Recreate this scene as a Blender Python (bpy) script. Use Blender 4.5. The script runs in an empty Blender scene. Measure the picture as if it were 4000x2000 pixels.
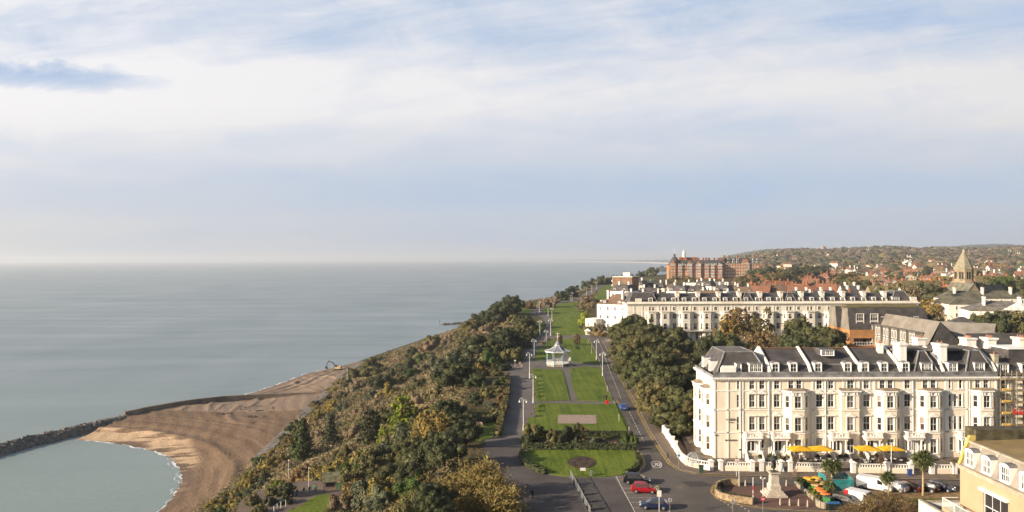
import bpy, bmesh, math, random
import numpy as np
from mathutils import Vector, Matrix
from mathutils.geometry import tessellate_polygon
R = math.radians
scene = bpy.context.scene
col = scene.collection
# ------------------------------------------------------------------ camera
F = 3040.0; V0 = 1010.0; H = 38.0; ROLL = R(0.2)
cr, sr = math.cos(ROLL), math.sin(ROLL)
cam_d = bpy.data.cameras.new("camera"); cam = bpy.data.objects.new("camera", cam_d); col.objects.link(cam)
cam_d.sensor_width = 36; cam_d.lens = F/4000*36; cam_d.clip_start = 1.0; cam_d.clip_end = 80000
cam_d.shift_y = (V0-1000)/4000.0
cam.matrix_world = Matrix(((cr, sr, 0, 0), (0, 0, -1, 0), (-sr, cr, 0, H), (0, 0, 0, 1)))
scene.camera = cam
# ------------------------------------------------------------------ world, sun, exposure
SUN_EL, SUN_TRAVEL = R(18.5), R(20.0)      # light travels towards +x, a little towards +y
w = bpy.data.worlds.new("World"); scene.world = w; w.use_nodes = True
def world_nodes():
    nt = w.node_tree; N = nt.nodes; L = nt.links; N.clear()
    out = N.new('ShaderNodeOutputWorld'); bg = N.new('ShaderNodeBackground'); L.new(bg.outputs[0], out.inputs[0])
    bg.inputs[1].default_value = 0.072
    sky = N.new('ShaderNodeTexSky'); sky.sky_type = 'NISHITA'; sky.sun_disc = False
    sky.sun_elevation = SUN_EL; sky.sun_rotation = R(270) - SUN_TRAVEL + 0.0
    sky.altitude = 60; sky.air_density = 1.0; sky.dust_density = 1.5; sky.ozone_density = 1.2
    tc = N.new('ShaderNodeTexCoord'); sep = N.new('ShaderNodeSeparateXYZ'); L.new(tc.outputs['Generated'], sep.inputs[0])
    def M(op, a, b=None, c=None, clamp=False):
        m = N.new('ShaderNodeMath'); m.operation = op; m.use_clamp = clamp
        for i, v in enumerate((a, b, c)):
            if v is None: continue
            if isinstance(v, (int, float)): m.inputs[i].default_value = v
            else: L.new(v, m.inputs[i])
        return m.outputs[0]
    X, Y, Z = sep.outputs
    yy = M('MAXIMUM', Y, 0.05)
    A = M('DIVIDE', X, yy); E = M('DIVIDE', Z, yy)      # tangent coordinates of the seaward view
    A = M('MINIMUM', M('MAXIMUM', A, -3), 3); E = M('MINIMUM', E, 3)
    def noise(sx, sz, off, scale, det, rough=.55, dist=0.0):
        c = N.new('ShaderNodeCombineXYZ'); L.new(M('MULTIPLY', A, sx), c.inputs[0]); L.new(M('MULTIPLY', E, sz), c.inputs[1])
        c.inputs[2].default_value = off
        n = N.new('ShaderNodeTexNoise'); n.inputs['Scale'].default_value = scale; n.inputs['Detail'].default_value = det
        n.inputs['Roughness'].default_value = rough; n.inputs['Distortion'].default_value = dist
        L.new(c.outputs[0], n.inputs['Vector']); return n.outputs[0]
    n1 = noise(1.0, 4.5, 3.1, 2.2, 7, .55, .4)         # broad streaks
    n2 = noise(1.6, 3.0, 7.7, 6.0, 8, .62, .8)         # wisps
    n3 = noise(0.6, 1.2, 12.0, 1.6, 2)                 # large warp
    Ew = M('ADD', E, M('MULTIPLY', M('SUBTRACT', n3, .5), .05))
    Ew = M('ADD', Ew, M('MULTIPLY', M('SUBTRACT', n1, .5), .03))
    Ew = M('SUBTRACT', Ew, M('MULTIPLY', A, .010))
    # cover of the high cloud sheet by elevation (tangent): banded as the sheet lies
    rp = N.new('ShaderNodeValToRGB'); L.new(M('MULTIPLY', Ew, 2.6), rp.inputs[0])
    cr_ = rp.color_ramp; cr_.interpolation = 'B_SPLINE'
    stops = [(0, .52), (.06, .50), (.10, .44), (.135, .52), (.17, .30), (.235, .24), (.30, .46), (.36, .60), (.41, .62), (.46, .86), (.54, .96), (.62, .88), (.70, .55), (.78, .40), (.9, .38), (1, .45)]
    cr_.elements[0].position = 0; cr_.elements[0].color = (stops[0][1],)*3 + (1,)
    cr_.elements[1].position = 1; cr_.elements[1].color = (stops[-1][1],)*3 + (1,)
    for p, v in stops[1:-1]:
        e = cr_.elements.new(p); e.color = (v, v, v, 1)
    hi = M('MULTIPLY', M('SUBTRACT', E, .07), 4.5, clamp=True)
    amp2 = M('ADD', .14, M('MULTIPLY', hi, .75))
    dens = M('ADD', rp.outputs[0], M('MULTIPLY', M('SUBTRACT', n1, .5), .95))
    dens = M('ADD', dens, M('MULTIPLY', M('SUBTRACT', n2, .5), amp2))
    c4 = N.new('ShaderNodeCombineXYZ'); L.new(M('ADD', M('MULTIPLY', A, 1.3), M('MULTIPLY', E, 2.2)), c4.inputs[0]); L.new(M('SUBTRACT', M('MULTIPLY', E, 11.0), M('MULTIPLY', A, 1.6)), c4.inputs[1])
    n4 = N.new('ShaderNodeTexNoise'); n4.inputs['Scale'].default_value = 2.6; n4.inputs['Detail'].default_value = 10; n4.inputs['Roughness'].default_value = .6; n4.inputs['Distortion'].default_value = .5; L.new(c4.outputs[0], n4.inputs['Vector'])
    dens = M('ADD', dens, M('MULTIPLY', M('SUBTRACT', n4.outputs[0], .5), M('MULTIPLY', hi, 1.35)))
    left = M('MULTIPLY', M('SUBTRACT', -0.05, A), 0.55, clamp=True)
    dens = M('ADD', dens, M('MULTIPLY', left, .9))
    # clear blue hole low on the left
    hx = M('DIVIDE', M('SUBTRACT', A, -0.62), .20); hz = M('DIVIDE', M('SUBTRACT', M('ADD', E, M('MULTIPLY', M('SUBTRACT', n2, .5), .05)), .238), .022)
    hz = M('ADD', hz, M('MULTIPLY', hx, .5))
    hole = M('SUBTRACT', 1.0, M('ADD', M('MULTIPLY', hx, hx), M('MULTIPLY', hz, hz)), clamp=True)
    hx2 = M('DIVIDE', M('SUBTRACT', A, -0.33), .22); hz2 = M('DIVIDE', M('SUBTRACT', E, .285), .05)
    hole2 = M('MULTIPLY', M('SUBTRACT', 1.0, M('ADD', M('MULTIPLY', hx2, hx2), M('MULTIPLY', hz2, hz2)), clamp=True), .45)
    dens = M('SUBTRACT', dens, M('ADD', M('MULTIPLY', hole, 1.0), M('MULTIPLY', hole2, .35)))
    dens = M('MULTIPLY', dens, 1.0, clamp=True)
    # brightness of the sheet grows towards the sun on the left
    br = M('ADD', 6.7, M('MULTIPLY', A, -.7))
    lowf = M('SUBTRACT', 1.0, M('MULTIPLY', E, 5.0), clamp=True)
    br = M('SUBTRACT', br, M('MULTIPLY', lowf, 2.0))
    cc = N.new('ShaderNodeCombineColor'); 
    L.new(M('MULTIPLY', br, 1.0), cc.inputs[0]); L.new(M('MULTIPLY', br, .985), cc.inputs[1]); L.new(M('MULTIPLY', br, M('SUBTRACT', 1.0, M('MULTIPLY', lowf, .04))), cc.inputs[2])
    # clear air behind: the physical sky, lifted by thin veil
    veil = N.new('ShaderNodeMix'); veil.data_type = 'RGBA'; veil.inputs[0].default_value = .90
    L.new(sky.outputs[0], veil.inputs['A']); veil.inputs['B'].default_value = (3.3, 4.35, 6.1, 1)
    mx = N.new('ShaderNodeMix'); mx.data_type = 'RGBA'; L.new(dens, mx.inputs[0]); L.new(veil.outputs['Result'], mx.inputs['A']); L.new(cc.outputs[0], mx.inputs['B'])
    # overhead and behind the viewer the unseen sky is darkened to cut ambient light
    up = M('ADD', M('MULTIPLY', M('SUBTRACT', Z, .40), 5.0, clamp=True), M('MULTIPLY', M('SUBTRACT', .25, Y), 4.0, clamp=True), clamp=True)
    cl = N.new('ShaderNodeMix'); cl.data_type = 'RGBA'; cl.inputs[0].default_value = .10; L.new(sky.outputs[0], cl.inputs['A']); cl.inputs['B'].default_value = (3.2, 3.4, 3.8, 1)
    m2 = N.new('ShaderNodeMix'); m2.data_type = 'RGBA'; L.new(up, m2.inputs[0]); L.new(mx.outputs['Result'], m2.inputs['A']); L.new(cl.outputs['Result'], m2.inputs['B'])
    L.new(m2.outputs['Result'], bg.inputs[0])
world_nodes()
sd = bpy.data.lights.new("sun", 'SUN'); sd.energy = 5.0; sd.angle = R(0.5); sd.color = (1.0, .85, .66)
sun = bpy.data.objects.new("sun", sd); col.objects.link(sun)
dv = Vector((math.cos(SUN_TRAVEL)*math.cos(SUN_EL), math.sin(SUN_TRAVEL)*math.cos(SUN_EL), -math.sin(SUN_EL)))
sun.rotation_euler = dv.to_track_quat('-Z', 'Y').to_euler(); sun.location = (-200, -40, 150)
scene.view_settings.view_transform = 'Standard'; scene.view_settings.look = 'None'
scene.view_settings.exposure = 0.85; scene.view_settings.gamma = 1
scene.render.engine = 'CYCLES'; scene.cycles.use_denoising = True
scene.cycles.max_bounces = 5; scene.cycles.diffuse_bounces = 2; scene.cycles.glossy_bounces = 2; scene.cycles.transmission_bounces = 3
scene.cycles.transparent_max_bounces = 6; scene.cycles.volume_bounces = 0; scene.cycles.caustics_reflective = False; scene.cycles.caustics_refractive = False
scene.cycles.use_adaptive_sampling = True; scene.cycles.adaptive_threshold = 0.02
scene.render.use_persistent_data = False
rnd = random.Random(7)
# ------------------------------------------------------------------ pixel <-> world
XT = np.array([(0,-14),(120,-13),(170,-12),(220,-13),(285,-12),(330,-6),(400,4),(480,4),(550,0),(600,3),(645,20),(700,46),(830,84),(1000,110),(1200,178),(1500,290),(2000,420),(3000,700),(9000,2200)], float)
XF = np.array([(0,-92),(240,-93),(300,-96),(431,-104),(504,-110),(560,-106),(641,-92),(780,-66),(912,-34),(1100,34),(1300,130),(1500,230),(2000,380),(3000,650),(9000,2100)], float)
VR = np.array([(2500,1040),(2700,1036),(2800,1026),(2850,1012),(2880,1002),(2930,990),(2990,978),(3070,970),(3215,970),(3350,968),(3450,963),(3520,964),(3580,970),(3680,966),(3760,970),(3850,972),(4000,968),(4400,966),(5500,966)], float)
def Pbase(x, y):
    x = np.asarray(x, float); y = np.asarray(y, float)
    return 0.011*np.clip(y-352, 0, 950)
def sstep(a, b, t):
    t = np.clip((t-a)/(b-a), 0, 1); return t*t*(3-2*t)
def terr(x, y):
    x = np.asarray(x, float); y = np.asarray(y, float)
    xt = np.interp(y, XT[:,0], XT[:,1]); xf = np.interp(y, XF[:,0], XF[:,1])
    P = Pbase(x, y)
    u = 2000 + F*x/np.maximum(y, 1)
    vr = np.interp(u, VR[:,0], VR[:,1])
    Hr = H + (V0+6-vr)/F*2900 - 24
    und = 4*np.sin(x*.004+1)*np.sin(y*.0031) + 2.5*np.sin(x*.011)*np.cos(y*.009)
    k = sstep(1150, 2900, y)*sstep(2400, 2800, u)
    P = P*(1-k) + Hr*k + und*sstep(1000, 1500, y)*(1-sstep(2500,2900,y)) - sstep(3000, 5200, y)*70
    s = np.clip((xt-x)/(xt-xf), 0, 1)
    S = 1-(1-s)**1.45*(1+.25*s)
    wob = (1.6*np.sin(x*.13+y*.045)+1.2*np.sin(x*.07-y*.11))*np.sin(np.pi*np.clip(s,0,1))
    h = P*(1-S) - 36.6*S + wob*.8
    # terrace with the small lawn on the slope
    d = np.sqrt(((x+42)/15)**2 + ((y-152)/20)**2)
    kk = 1-sstep(.75, 1.3, d); h = h*(1-kk) + (-11.6)*kk
    d = xf-x
    return np.where(d > 0, -38.3 - np.clip(.10*d, 0, 14), h)
def ray(u, v):
    a = (u-2000)/F; b = (V0-v)/F
    return a*cr + b*sr, -a*sr + b*cr     # dx, dz per unit y
def G(u, v, z=0.0):
    dx, dz = ray(u, v); D = (z-H)/dz
    return Vector((dx*D, D, z))
def GT(u, v):
    dx, dz = ray(u, v)
    lo = 40.0; D = lo
    while D < 8000:
        D2 = D*1.01
        if H+dz*D2 < float(terr(dx*D2, D2)): break
        D = D2
    a, b = D, D*1.01
    for _ in range(18):
        m = (a+b)/2
        if H+dz*m < float(terr(dx*m, m)): b = m
        else: a = m
    return Vector((dx*a, a, float(terr(dx*a, a))))
def UD(u, D):        # x of image column u at distance D
    return ray(u, V0)[0]*D
def VZ(u, v, D):     # height seen at (u,v) at distance D
    return H + ray(u, v)[1]*D
def PX(p):
    a = p[0]/p[1]; b = (p[2]-H)/p[1]
    aa = a*cr - b*sr; bb = a*sr + b*cr
    return 2000+F*aa, V0-F*bb
# ------------------------------------------------------------------ tagging
def tag(o, label=None, cat=None, group=None, kind=None):
    if label: o['label'] = label
    if cat: o['category'] = cat
    if group: o['group'] = group
    if kind: o['kind'] = kind
    return o
def empty(name, loc=(0,0,0), rz=0.0, label=None, cat=None, group=None):
    o = bpy.data.objects.new(name, None); col.objects.link(o); o.location = loc; o.rotation_euler = (0,0,rz)
    o.empty_display_size = .3
    return tag(o, label, cat, group)
CH = {}
def reg(o, p):
    o.parent = p; CH.setdefault(p.name, []).append(o)
def copy_tree(o, parent=None):
    c = o.copy(); col.objects.link(c)
    if parent is not None: reg(c, parent)
    for ch in CH.get(o.name, []): copy_tree(ch, c)
    return c
# ------------------------------------------------------------------ materials
MATS = {}
def mat(name, c, rough=.8, var=.12, scale=1.0, metal=0.0, bump=0.0, orand=0.0, spec=.3, c2=None, det=4, hrand=0.0, coords='Object', sc3=None):
    if name in MATS: return MATS[name]
    m = bpy.data.materials.new(name); m.use_nodes = True; nt = m.node_tree; N = nt.nodes; L = nt.links
    b = N['Principled BSDF']; b.inputs['Roughness'].default_value = rough; b.inputs['Metallic'].default_value = metal
    b.inputs['Specular IOR Level'].default_value = spec
    c = tuple(c); c2 = c2 or tuple(x*(1-var*2.2) for x in c)
    hi = tuple(min(1, x*(1+var)) for x in c)
    tc = N.new('ShaderNodeTexCoord'); n = N.new('ShaderNodeTexNoise'); n.inputs['Scale'].default_value = scale; n.inputs['Detail'].default_value = det
    if sc3:
        mpp = N.new('ShaderNodeMapping'); mpp.inputs['Scale'].default_value = sc3; L.new(tc.outputs[coords], mpp.inputs[0]); L.new(mpp.outputs[0], n.inputs['Vector'])
    else: L.new(tc.outputs[coords], n.inputs['Vector'])
    rp = N.new('ShaderNodeValToRGB'); rp.color_ramp.elements[0].position = .3; rp.color_ramp.elements[1].position = .7
    rp.color_ramp.elements[0].color = c2 + (1,); rp.color_ramp.elements[1].color = hi + (1,)
    L.new(n.outputs[0], rp.inputs[0]); o = rp.outputs[0]
    if orand or hrand:
        oi = N.new('ShaderNodeObjectInfo'); hs = N.new('ShaderNodeHueSaturation'); L.new(o, hs.inputs['Color'])
        mr = N.new('ShaderNodeMapRange'); mr.inputs[3].default_value = 1-orand; mr.inputs[4].default_value = 1+orand
        L.new(oi.outputs['Random'], mr.inputs[0]); L.new(mr.outputs[0], hs.inputs['Value'])
        if hrand:
            m2 = N.new('ShaderNodeMath'); m2.operation = 'MULTIPLY'; m2.inputs[1].default_value = 7.31; L.new(oi.outputs['Random'], m2.inputs[0])
            m3 = N.new('ShaderNodeMath'); m3.operation = 'FRACT'; L.new(m2.outputs[0], m3.inputs[0])
            mh = N.new('ShaderNodeMapRange'); mh.inputs[3].default_value = .5-hrand; mh.inputs[4].default_value = .5+hrand*.6
            L.new(m3.outputs[0], mh.inputs[0]); L.new(mh.outputs[0], hs.inputs['Hue'])
        o = hs.outputs[0]
    L.new(o, b.inputs['Base Color'])
    if bump:
        bp = N.new('ShaderNodeBump'); bp.inputs['Strength'].default_value = .8; bp.inputs['Distance'].default_value = bump
        n2 = N.new('ShaderNodeTexNoise'); n2.inputs['Scale'].default_value = scale*3; n2.inputs['Detail'].default_value = 4
        L.new(tc.outputs[coords], n2.inputs['Vector']); L.new(n2.outputs[0], bp.inputs['Height']); L.new(bp.outputs[0], b.inputs['Normal'])
    MATS[name] = m; return m
# ------------------------------------------------------------------ mesh builder
class MB:
    def __init__(s): s.v = []; s.f = []; s.m = []
    def quad(s, a, b, c, d, m=0):
        i = len(s.v); s.v += [tuple(a), tuple(b), tuple(c), tuple(d)]; s.f.append((i,i+1,i+2,i+3)); s.m.append(m)
    def tri(s, a, b, c, m=0):
        i = len(s.v); s.v += [tuple(a), tuple(b), tuple(c)]; s.f.append((i,i+1,i+2)); s.m.append(m)
    def ngon(s, pts, m=0):
        i = len(s.v); s.v += [tuple(p) for p in pts]; s.f.append(tuple(range(i, i+len(pts)))); s.m.append(m)
    def hexa(s, b, t, m=0):     # b,t: four points each, ccw seen from above
        i = len(s.v); s.v += [tuple(p) for p in b] + [tuple(p) for p in t]
        for f in ((3,2,1,0),(4,5,6,7),(0,1,5,4),(1,2,6,5),(2,3,7,6),(3,0,4,7)): s.f.append(tuple(i+k for k in f)); s.m.append(m)
    def box(s, x0, y0, z0, x1, y1, z1, m=0):
        s.hexa([(x0,y0,z0),(x1,y0,z0),(x1,y1,z0),(x0,y1,z0)], [(x0,y0,z1),(x1,y0,z1),(x1,y1,z1),(x0,y1,z1)], m)
    def rbox(s, cx, cy, z0, lx, ly, hz, ang, m=0):
        c, n = math.cos(ang), math.sin(ang)
        P = [(cx+c*a-n*b, cy+n*a+c*b) for a, b in ((-lx/2,-ly/2),(lx/2,-ly/2),(lx/2,ly/2),(-lx/2,ly/2))]
        s.hexa([(p[0],p[1],z0) for p in P], [(p[0],p[1],z0+hz) for p in P], m)
    def prism(s, poly, z0, z1, m=0, top=True, bot=False):
        n = len(poly); i = len(s.v)
        s.v += [(p[0],p[1],z0) for p in poly] + [(p[0],p[1],z1) for p in poly]
        for k in range(n): j = (k+1) % n; s.f.append((i+k,i+j,i+n+j,i+n+k)); s.m.append(m)
        if top: s.f.append(tuple(range(i+n, i+2*n))); s.m.append(m)
        if bot: s.f.append(tuple(range(i+n-1, i-1, -1))); s.m.append(m)
    def frust(s, cx, cy, z0, r0, z1, r1, n=8, m=0, cap=True, rot=0.0, sy=1.0):
        i = len(s.v)
        for z, r in ((z0, r0), (z1, r1)):
            for k in range(n):
                a = rot+2*math.pi*k/n; s.v.append((cx+r*math.cos(a), cy+sy*r*math.sin(a), z))
        for k in range(n): j = (k+1) % n; s.f.append((i+k,i+j,i+n+j,i+n+k)); s.m.append(m)
        if cap:
            s.f.append(tuple(range(i+n, i+2*n))); s.m.append(m); s.f.append(tuple(range(i+n-1, i-1, -1))); s.m.append(m)
    def lathe(s, cx, cy, prof, n=8, m=0, rot=0.0):
        for k in range(len(prof)-1):
            s.frust(cx, cy, prof[k][1], prof[k][0], prof[k+1][1], prof[k+1][0], n, m, cap=False, rot=rot)
    def tube(s, pts, r0, r1=None, n=5, m=0):
        r1 = r0 if r1 is None else r1; pts = [Vector(p) for p in pts]; rings = []
        for k, p in enumerate(pts):
            d = (pts[min(k+1, len(pts)-1)] - pts[max(k-1, 0)]).normalized()
            u = d.cross(Vector((0,0,1)));
            if u.length < .05: u = d.cross(Vector((0,1,0)))
            u.normalize(); w_ = d.cross(u); r = r0+(r1-r0)*k/max(1, len(pts)-1); i = len(s.v)
            for j in range(n):
                a = 2*math.pi*j/n; s.v.append(tuple(p+u*(r*math.cos(a))+w_*(r*math.sin(a))))
            rings.append(i)
        for k in range(len(rings)-1):
            for j in range(n):
                a, b = rings[k], rings[k+1]; j2 = (j+1) % n; s.f.append((a+j, a+j2, b+j2, b+j)); s.m.append(m)
        s.f.append(tuple(rings[-1]+j for j in range(n))); s.m.append(m)
        s.f.append(tuple(rings[0]+j for j in range(n-1, -1, -1))); s.m.append(m)
    def sphere(s, c, r, n=8, k=5, m=0, sz=1.0):
        c = Vector(c)
        prof = [(r*math.sin(math.pi*i/k), c.z - sz*r*math.cos(math.pi*i/k)) for i in range(k+1)]
        s.lathe(c.x, c.y, prof, n, m)
    def build(s, name, mats, parent=None, smooth=False, loc=None):
        me = bpy.data.meshes.new(name); me.from_pydata(s.v, [], s.f)
        if not isinstance(mats, (list, tuple)): mats = [mats]
        for m in mats: me.materials.append(m)
        if len(mats) > 1: me.polygons.foreach_set('material_index', s.m)
        if smooth: me.polygons.foreach_set('use_smooth', [True]*len(s.f))
        me.update()
        o = bpy.data.objects.new(name, me); col.objects.link(o)
        if parent is not None: reg(o, parent)
        if loc is not None: o.location = loc
        return o
def grid_mesh(name, X, Y, Z, mats, attrs=None, smooth=True):
    ny, nx = X.shape; v = np.stack([X, Y, Z], -1).reshape(-1, 3)
    i = np.arange(ny*nx).reshape(ny, nx)
    f = np.stack([i[:-1,:-1], i[:-1,1:], i[1:,1:], i[1:,:-1]], -1).reshape(-1, 4)
    me = bpy.data.meshes.new(name); me.vertices.add(len(v)); me.vertices.foreach_set('co', v.ravel())
    me.loops.add(f.size); me.loops.foreach_set('vertex_index', f.ravel()); me.polygons.add(len(f))
    me.polygons.foreach_set('loop_start', np.arange(len(f))*4); me.polygons.foreach_set('loop_total', np.full(len(f), 4))
    me.update(); me.validate()
    if smooth: me.polygons.foreach_set('use_smooth', [True]*len(me.polygons))
    for k, a in (attrs or {}).items():
        at = me.attributes.new(k, 'FLOAT', 'POINT'); at.data.foreach_set('value', a.ravel().astype(np.float32))
    me.materials.append(mats)
    o = bpy.data.objects.new(name, me); col.objects.link(o); return o
# ------------------------------------------------------------------ terrain
def ground_mat():
    m = bpy.data.materials.new('ground_soil'); m.use_nodes = True; nt = m.node_tree; N = nt.nodes; L = nt.links; b = N['Principled BSDF']
    b.inputs['Roughness'].default_value = .95; b.inputs['Specular IOR Level'].default_value = .1
    tc = N.new('ShaderNodeTexCoord')
    n = N.new('ShaderNodeTexNoise'); n.inputs['Scale'].default_value = .06; n.inputs['Detail'].default_value = 8; L.new(tc.outputs['Object'], n.inputs['Vector'])
    r = N.new('ShaderNodeValToRGB'); e = r.color_ramp.elements; e[0].position = .35; e[0].color = (.045,.05,.018,1); e[1].position = .65; e[1].color = (.13,.095,.055,1)
    x = r.color_ramp.elements.new(.5); x.color = (.085,.07,.03,1)
    L.new(n.outputs[0], r.inputs[0]); L.new(r.outputs[0], b.inputs['Base Color'])
    n2 = N.new('ShaderNodeTexNoise'); n2.inputs['Scale'].default_value = .8; n2.inputs['Detail'].default_value = 6; L.new(tc.outputs['Object'], n2.inputs['Vector'])
    bp = N.new('ShaderNodeBump'); bp.inputs['Distance'].default_value = .6; L.new(n2.outputs[0], bp.inputs['Height']); L.new(bp.outputs[0], b.inputs['Normal'])
    return m
ts = np.linspace(-1.05, 1.3, 430); ys = np.concatenate([[8], np.geomspace(16, 350, 190), [352], np.geomspace(356, 9000, 260)])
TX, YY = np.meshgrid(ts, ys); XX = TX*YY
tag(grid_mesh('ground', XX, YY, terr(XX, YY), ground_mat()), kind='structure')
# far shore across the bay and far hills
def coast():
    prof = [(1250,29500),(1500,28500),(2000,24500),(2150,22000),(2300,18500),(2450,14500),(2560,11800),(2640,9800),(2720,8200),(2900,6500)]
    us = np.linspace(1250, 2900, 220); d0 = np.interp(us, [p[0] for p in prof], [p[1] for p in prof])
    rows = [(0,-41),(30,-36),(200,-29),(400,-27),(1200,-18),(2600,-8),(2700,-45)]
    rg = np.random.RandomState(3); X = []; Y = []; Z = []
    for k, (dd, z) in enumerate(rows):
        D = d0+dd; X.append((us-2000)/F*D); Y.append(D)
        zz = np.full_like(us, z)
        if k >= 3 and k < 6: zz = zz + (rg.rand(len(us))*9 + 5*np.sin(us*.02))*(k-2)/2*np.interp(us, [1250, 2300, 2900], [.35, .8, 1.4])
        if k < 6: zz = np.maximum(zz, -41)
        Z.append(zz)
    m = mat('far_shore_land', (.10,.10,.075), .95, .3, .004, c2=(.055,.06,.05))
    o = grid_mesh('far_coast', np.array(X), np.array(Y), np.array(Z), m, smooth=False)
    s = mat('far_shore_shingle', (.78,.62,.5), .95, .1, .01); o.data.materials.append(s)
    mi = np.zeros((len(rows)-1, len(us)-1), int); mi[:2] = 1; o.data.polygons.foreach_set('material_index', mi.ravel())
    tag(o, kind='structure')
    us = np.linspace(2800, 4500, 240)
    vr = np.interp(us, [2640,2700,2810,2900,2990,3200,3500,3700,3800,3900,4000,4500], [1040,1030,1008,988,974,974,974,966,957,953,958,962])
    X = []; Y = []; Z = []
    for D, k in ((4000,-.9),(4400,.0),(4900,.55),(5400,.9),(5700,1),(6300,.5)):
        top = H + (V0+ (us-2000)/F*sr*F*-1 - vr)/F*5700
        X.append((us-2000)/F*D); Y.append(np.full_like(us, D)); Z.append(np.where(k > 0, top*k + rg.rand(len(us))*5*k, -40*(-k if k else 0)-5))
    tag(grid_mesh('hills', np.array(X), np.array(Y), np.array(Z), mat('hill_downland', (.09,.085,.045), .95, .3, .006, c2=(.05,.05,.03)), smooth=False), kind='structure')
coast()
# ------------------------------------------------------------------ sea
def sea_mat():
    m = bpy.data.materials.new('sea_water'); m.use_nodes = True; nt = m.node_tree; N = nt.nodes; L = nt.links; b = N['Principled BSDF']
    b.inputs['Roughness'].default_value = .32; b.inputs['IOR'].default_value = 1.33; b.inputs['Specular IOR Level'].default_value = .5
    tc = N.new('ShaderNodeTexCoord'); mp = N.new('ShaderNodeMapping'); mp.inputs['Scale'].default_value = (.010,.0035,1); L.new(tc.outputs['Object'], mp.inputs[0])
    n = N.new('ShaderNodeTexNoise'); n.inputs['Scale'].default_value = 1; n.inputs['Detail'].default_value = 9; n.inputs['Roughness'].default_value = .68; L.new(mp.outputs[0], n.inputs['Vector'])
    r = N.new('ShaderNodeValToRGB'); e = r.color_ramp.elements; e[0].position = .38; e[0].color = (.145,.20,.222,1); e[1].position = .62; e[1].color = (.205,.252,.27,1)
    L.new(n.outputs[0], r.inputs[0])
    # shallow turbid water inside the bay is paler and greener
    sx = N.new('ShaderNodeSeparateXYZ'); L.new(tc.outputs['Object'], sx.inputs[0])
    mr = N.new('ShaderNodeMapRange'); mr.inputs[1].default_value = 520; mr.inputs[2].default_value = 250; L.new(sx.outputs[1], mr.inputs[0])
    mx = N.new('ShaderNodeMix'); mx.data_type = 'RGBA'; L.new(mr.outputs[0], mx.inputs[0]); L.new(r.outputs[0], mx.inputs['A']); mx.inputs['B'].default_value = (.20,.258,.245,1)
    L.new(mx.outputs['Result'], b.inputs['Base Color'])
    mp2 = N.new('ShaderNodeMapping'); mp2.inputs['Scale'].default_value = (.16,.45,1); mp2.inputs['Rotation'].default_value = (0,0,R(12)); L.new(tc.outputs['Object'], mp2.inputs[0])
    n2 = N.new('ShaderNodeTexNoise'); n2.inputs['Scale'].default_value = 1; n2.inputs['Detail'].default_value = 5; L.new(mp2.outputs[0], n2.inputs['Vector'])
    bp = N.new('ShaderNodeBump'); bp.inputs['Distance'].default_value = .22; bp.inputs['Strength'].default_value = .7; L.new(n2.outputs[0], bp.inputs['Height']); L.new(bp.outputs[0], b.inputs['Normal'])
    # wind lanes change the gloss
    mp3 = N.new('ShaderNodeMapping'); mp3.inputs['Scale'].default_value = (.0035,.018,1); mp3.inputs['Rotation'].default_value = (0,0,R(7)); L.new(tc.outputs['Object'], mp3.inputs[0])
    n3 = N.new('ShaderNodeTexNoise'); n3.inputs['Scale'].default_value = 1; n3.inputs['Detail'].default_value = 6; n3.inputs['Distortion'].default_value = .6; L.new(mp3.outputs[0], n3.inputs['Vector'])
    m3 = N.new('ShaderNodeMapRange'); m3.inputs[1].default_value = .35; m3.inputs[2].default_value = .68; m3.inputs[3].default_value = .34; m3.inputs[4].default_value = .46; L.new(n3.outputs[0], m3.inputs[0]); L.new(m3.outputs[0], b.inputs['Roughness'])
    return m
mb = MB(); mb.quad((-31500,-400,-40),(31500,-400,-40),(31500,31500,-40),(-31500,31500,-40)); tag(mb.build('sea', sea_mat()), kind='structure')
# ------------------------------------------------------------------ beach
SH_IN = [(295,1719),(388,1725),(466,1735),(543,1750),(606,1764),(640,1777),(672,1795),(699,1830),(712,1855),(714,1880),(695,1919),(672,1958),(621,2000),(540,2050),(420,2120),(200,2230)]
SH_OUT = [(912,1553),(1000,1530),(1070,1507),(1136,1483),(1199,1459),(1280,1441),(1328,1431),(1419,1411),(1507,1392),(1590,1371),(1650,1352)]
WALL = [(484,1636),(560,1618),(640,1602),(720,1588),(800,1577),(870,1569),(935,1564),(1010,1560),(1090,1556),(1180,1552),(1236,1550)]
def seg_dist(px, py, line):
    d = np.full(px.shape, 1e9)
    for (x0, y0), (x1, y1) in zip(line[:-1], line[1:]):
        dx, dy = x1-x0, y1-y0; t = np.clip(((px-x0)*dx+(py-y0)*dy)/(dx*dx+dy*dy+1e-9), 0, 1)
        d = np.minimum(d, np.hypot(px-x0-t*dx, py-y0-t*dy))
    return d
def inside(px, py, poly):
    c = np.zeros(px.shape, bool); n = len(poly); j = n-1
    for i in range(n):
        xi, yi = poly[i]; xj, yj = poly[j]
        c ^= ((yi > py) != (yj > py)) & (px < (xj-xi)*(py-yi)/(yj-yi+1e-12)+xi); j = i
    return c
sin_ = [tuple(G(u, v, -40)[:2]) for u, v in SH_IN]; sout = [tuple(G(u, v, -40)[:2]) for u, v in SH_OUT]
wall_pts = [G(u, v, -38.3) for u, v in WALL]
sout = sout + [(-78,760),(-60,830),(-40,900),(0,1000)]
land = sin_[::-1] + [tuple(wall_pts[0][:2])] + [tuple(p[:2]) for p in wall_pts[1:6]] + sout + [(60,1000),(60,60)]
bx, by = np.meshgrid(np.arange(-230, -30, 1.0), np.concatenate([np.arange(100, 620, 1.0), np.arange(620, 960, 3.0)]))
ins = inside(bx, by, land)
din = seg_dist(bx, by, sin_); dout = seg_dist(bx, by, sout); dsh = np.minimum(din, dout)
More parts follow.
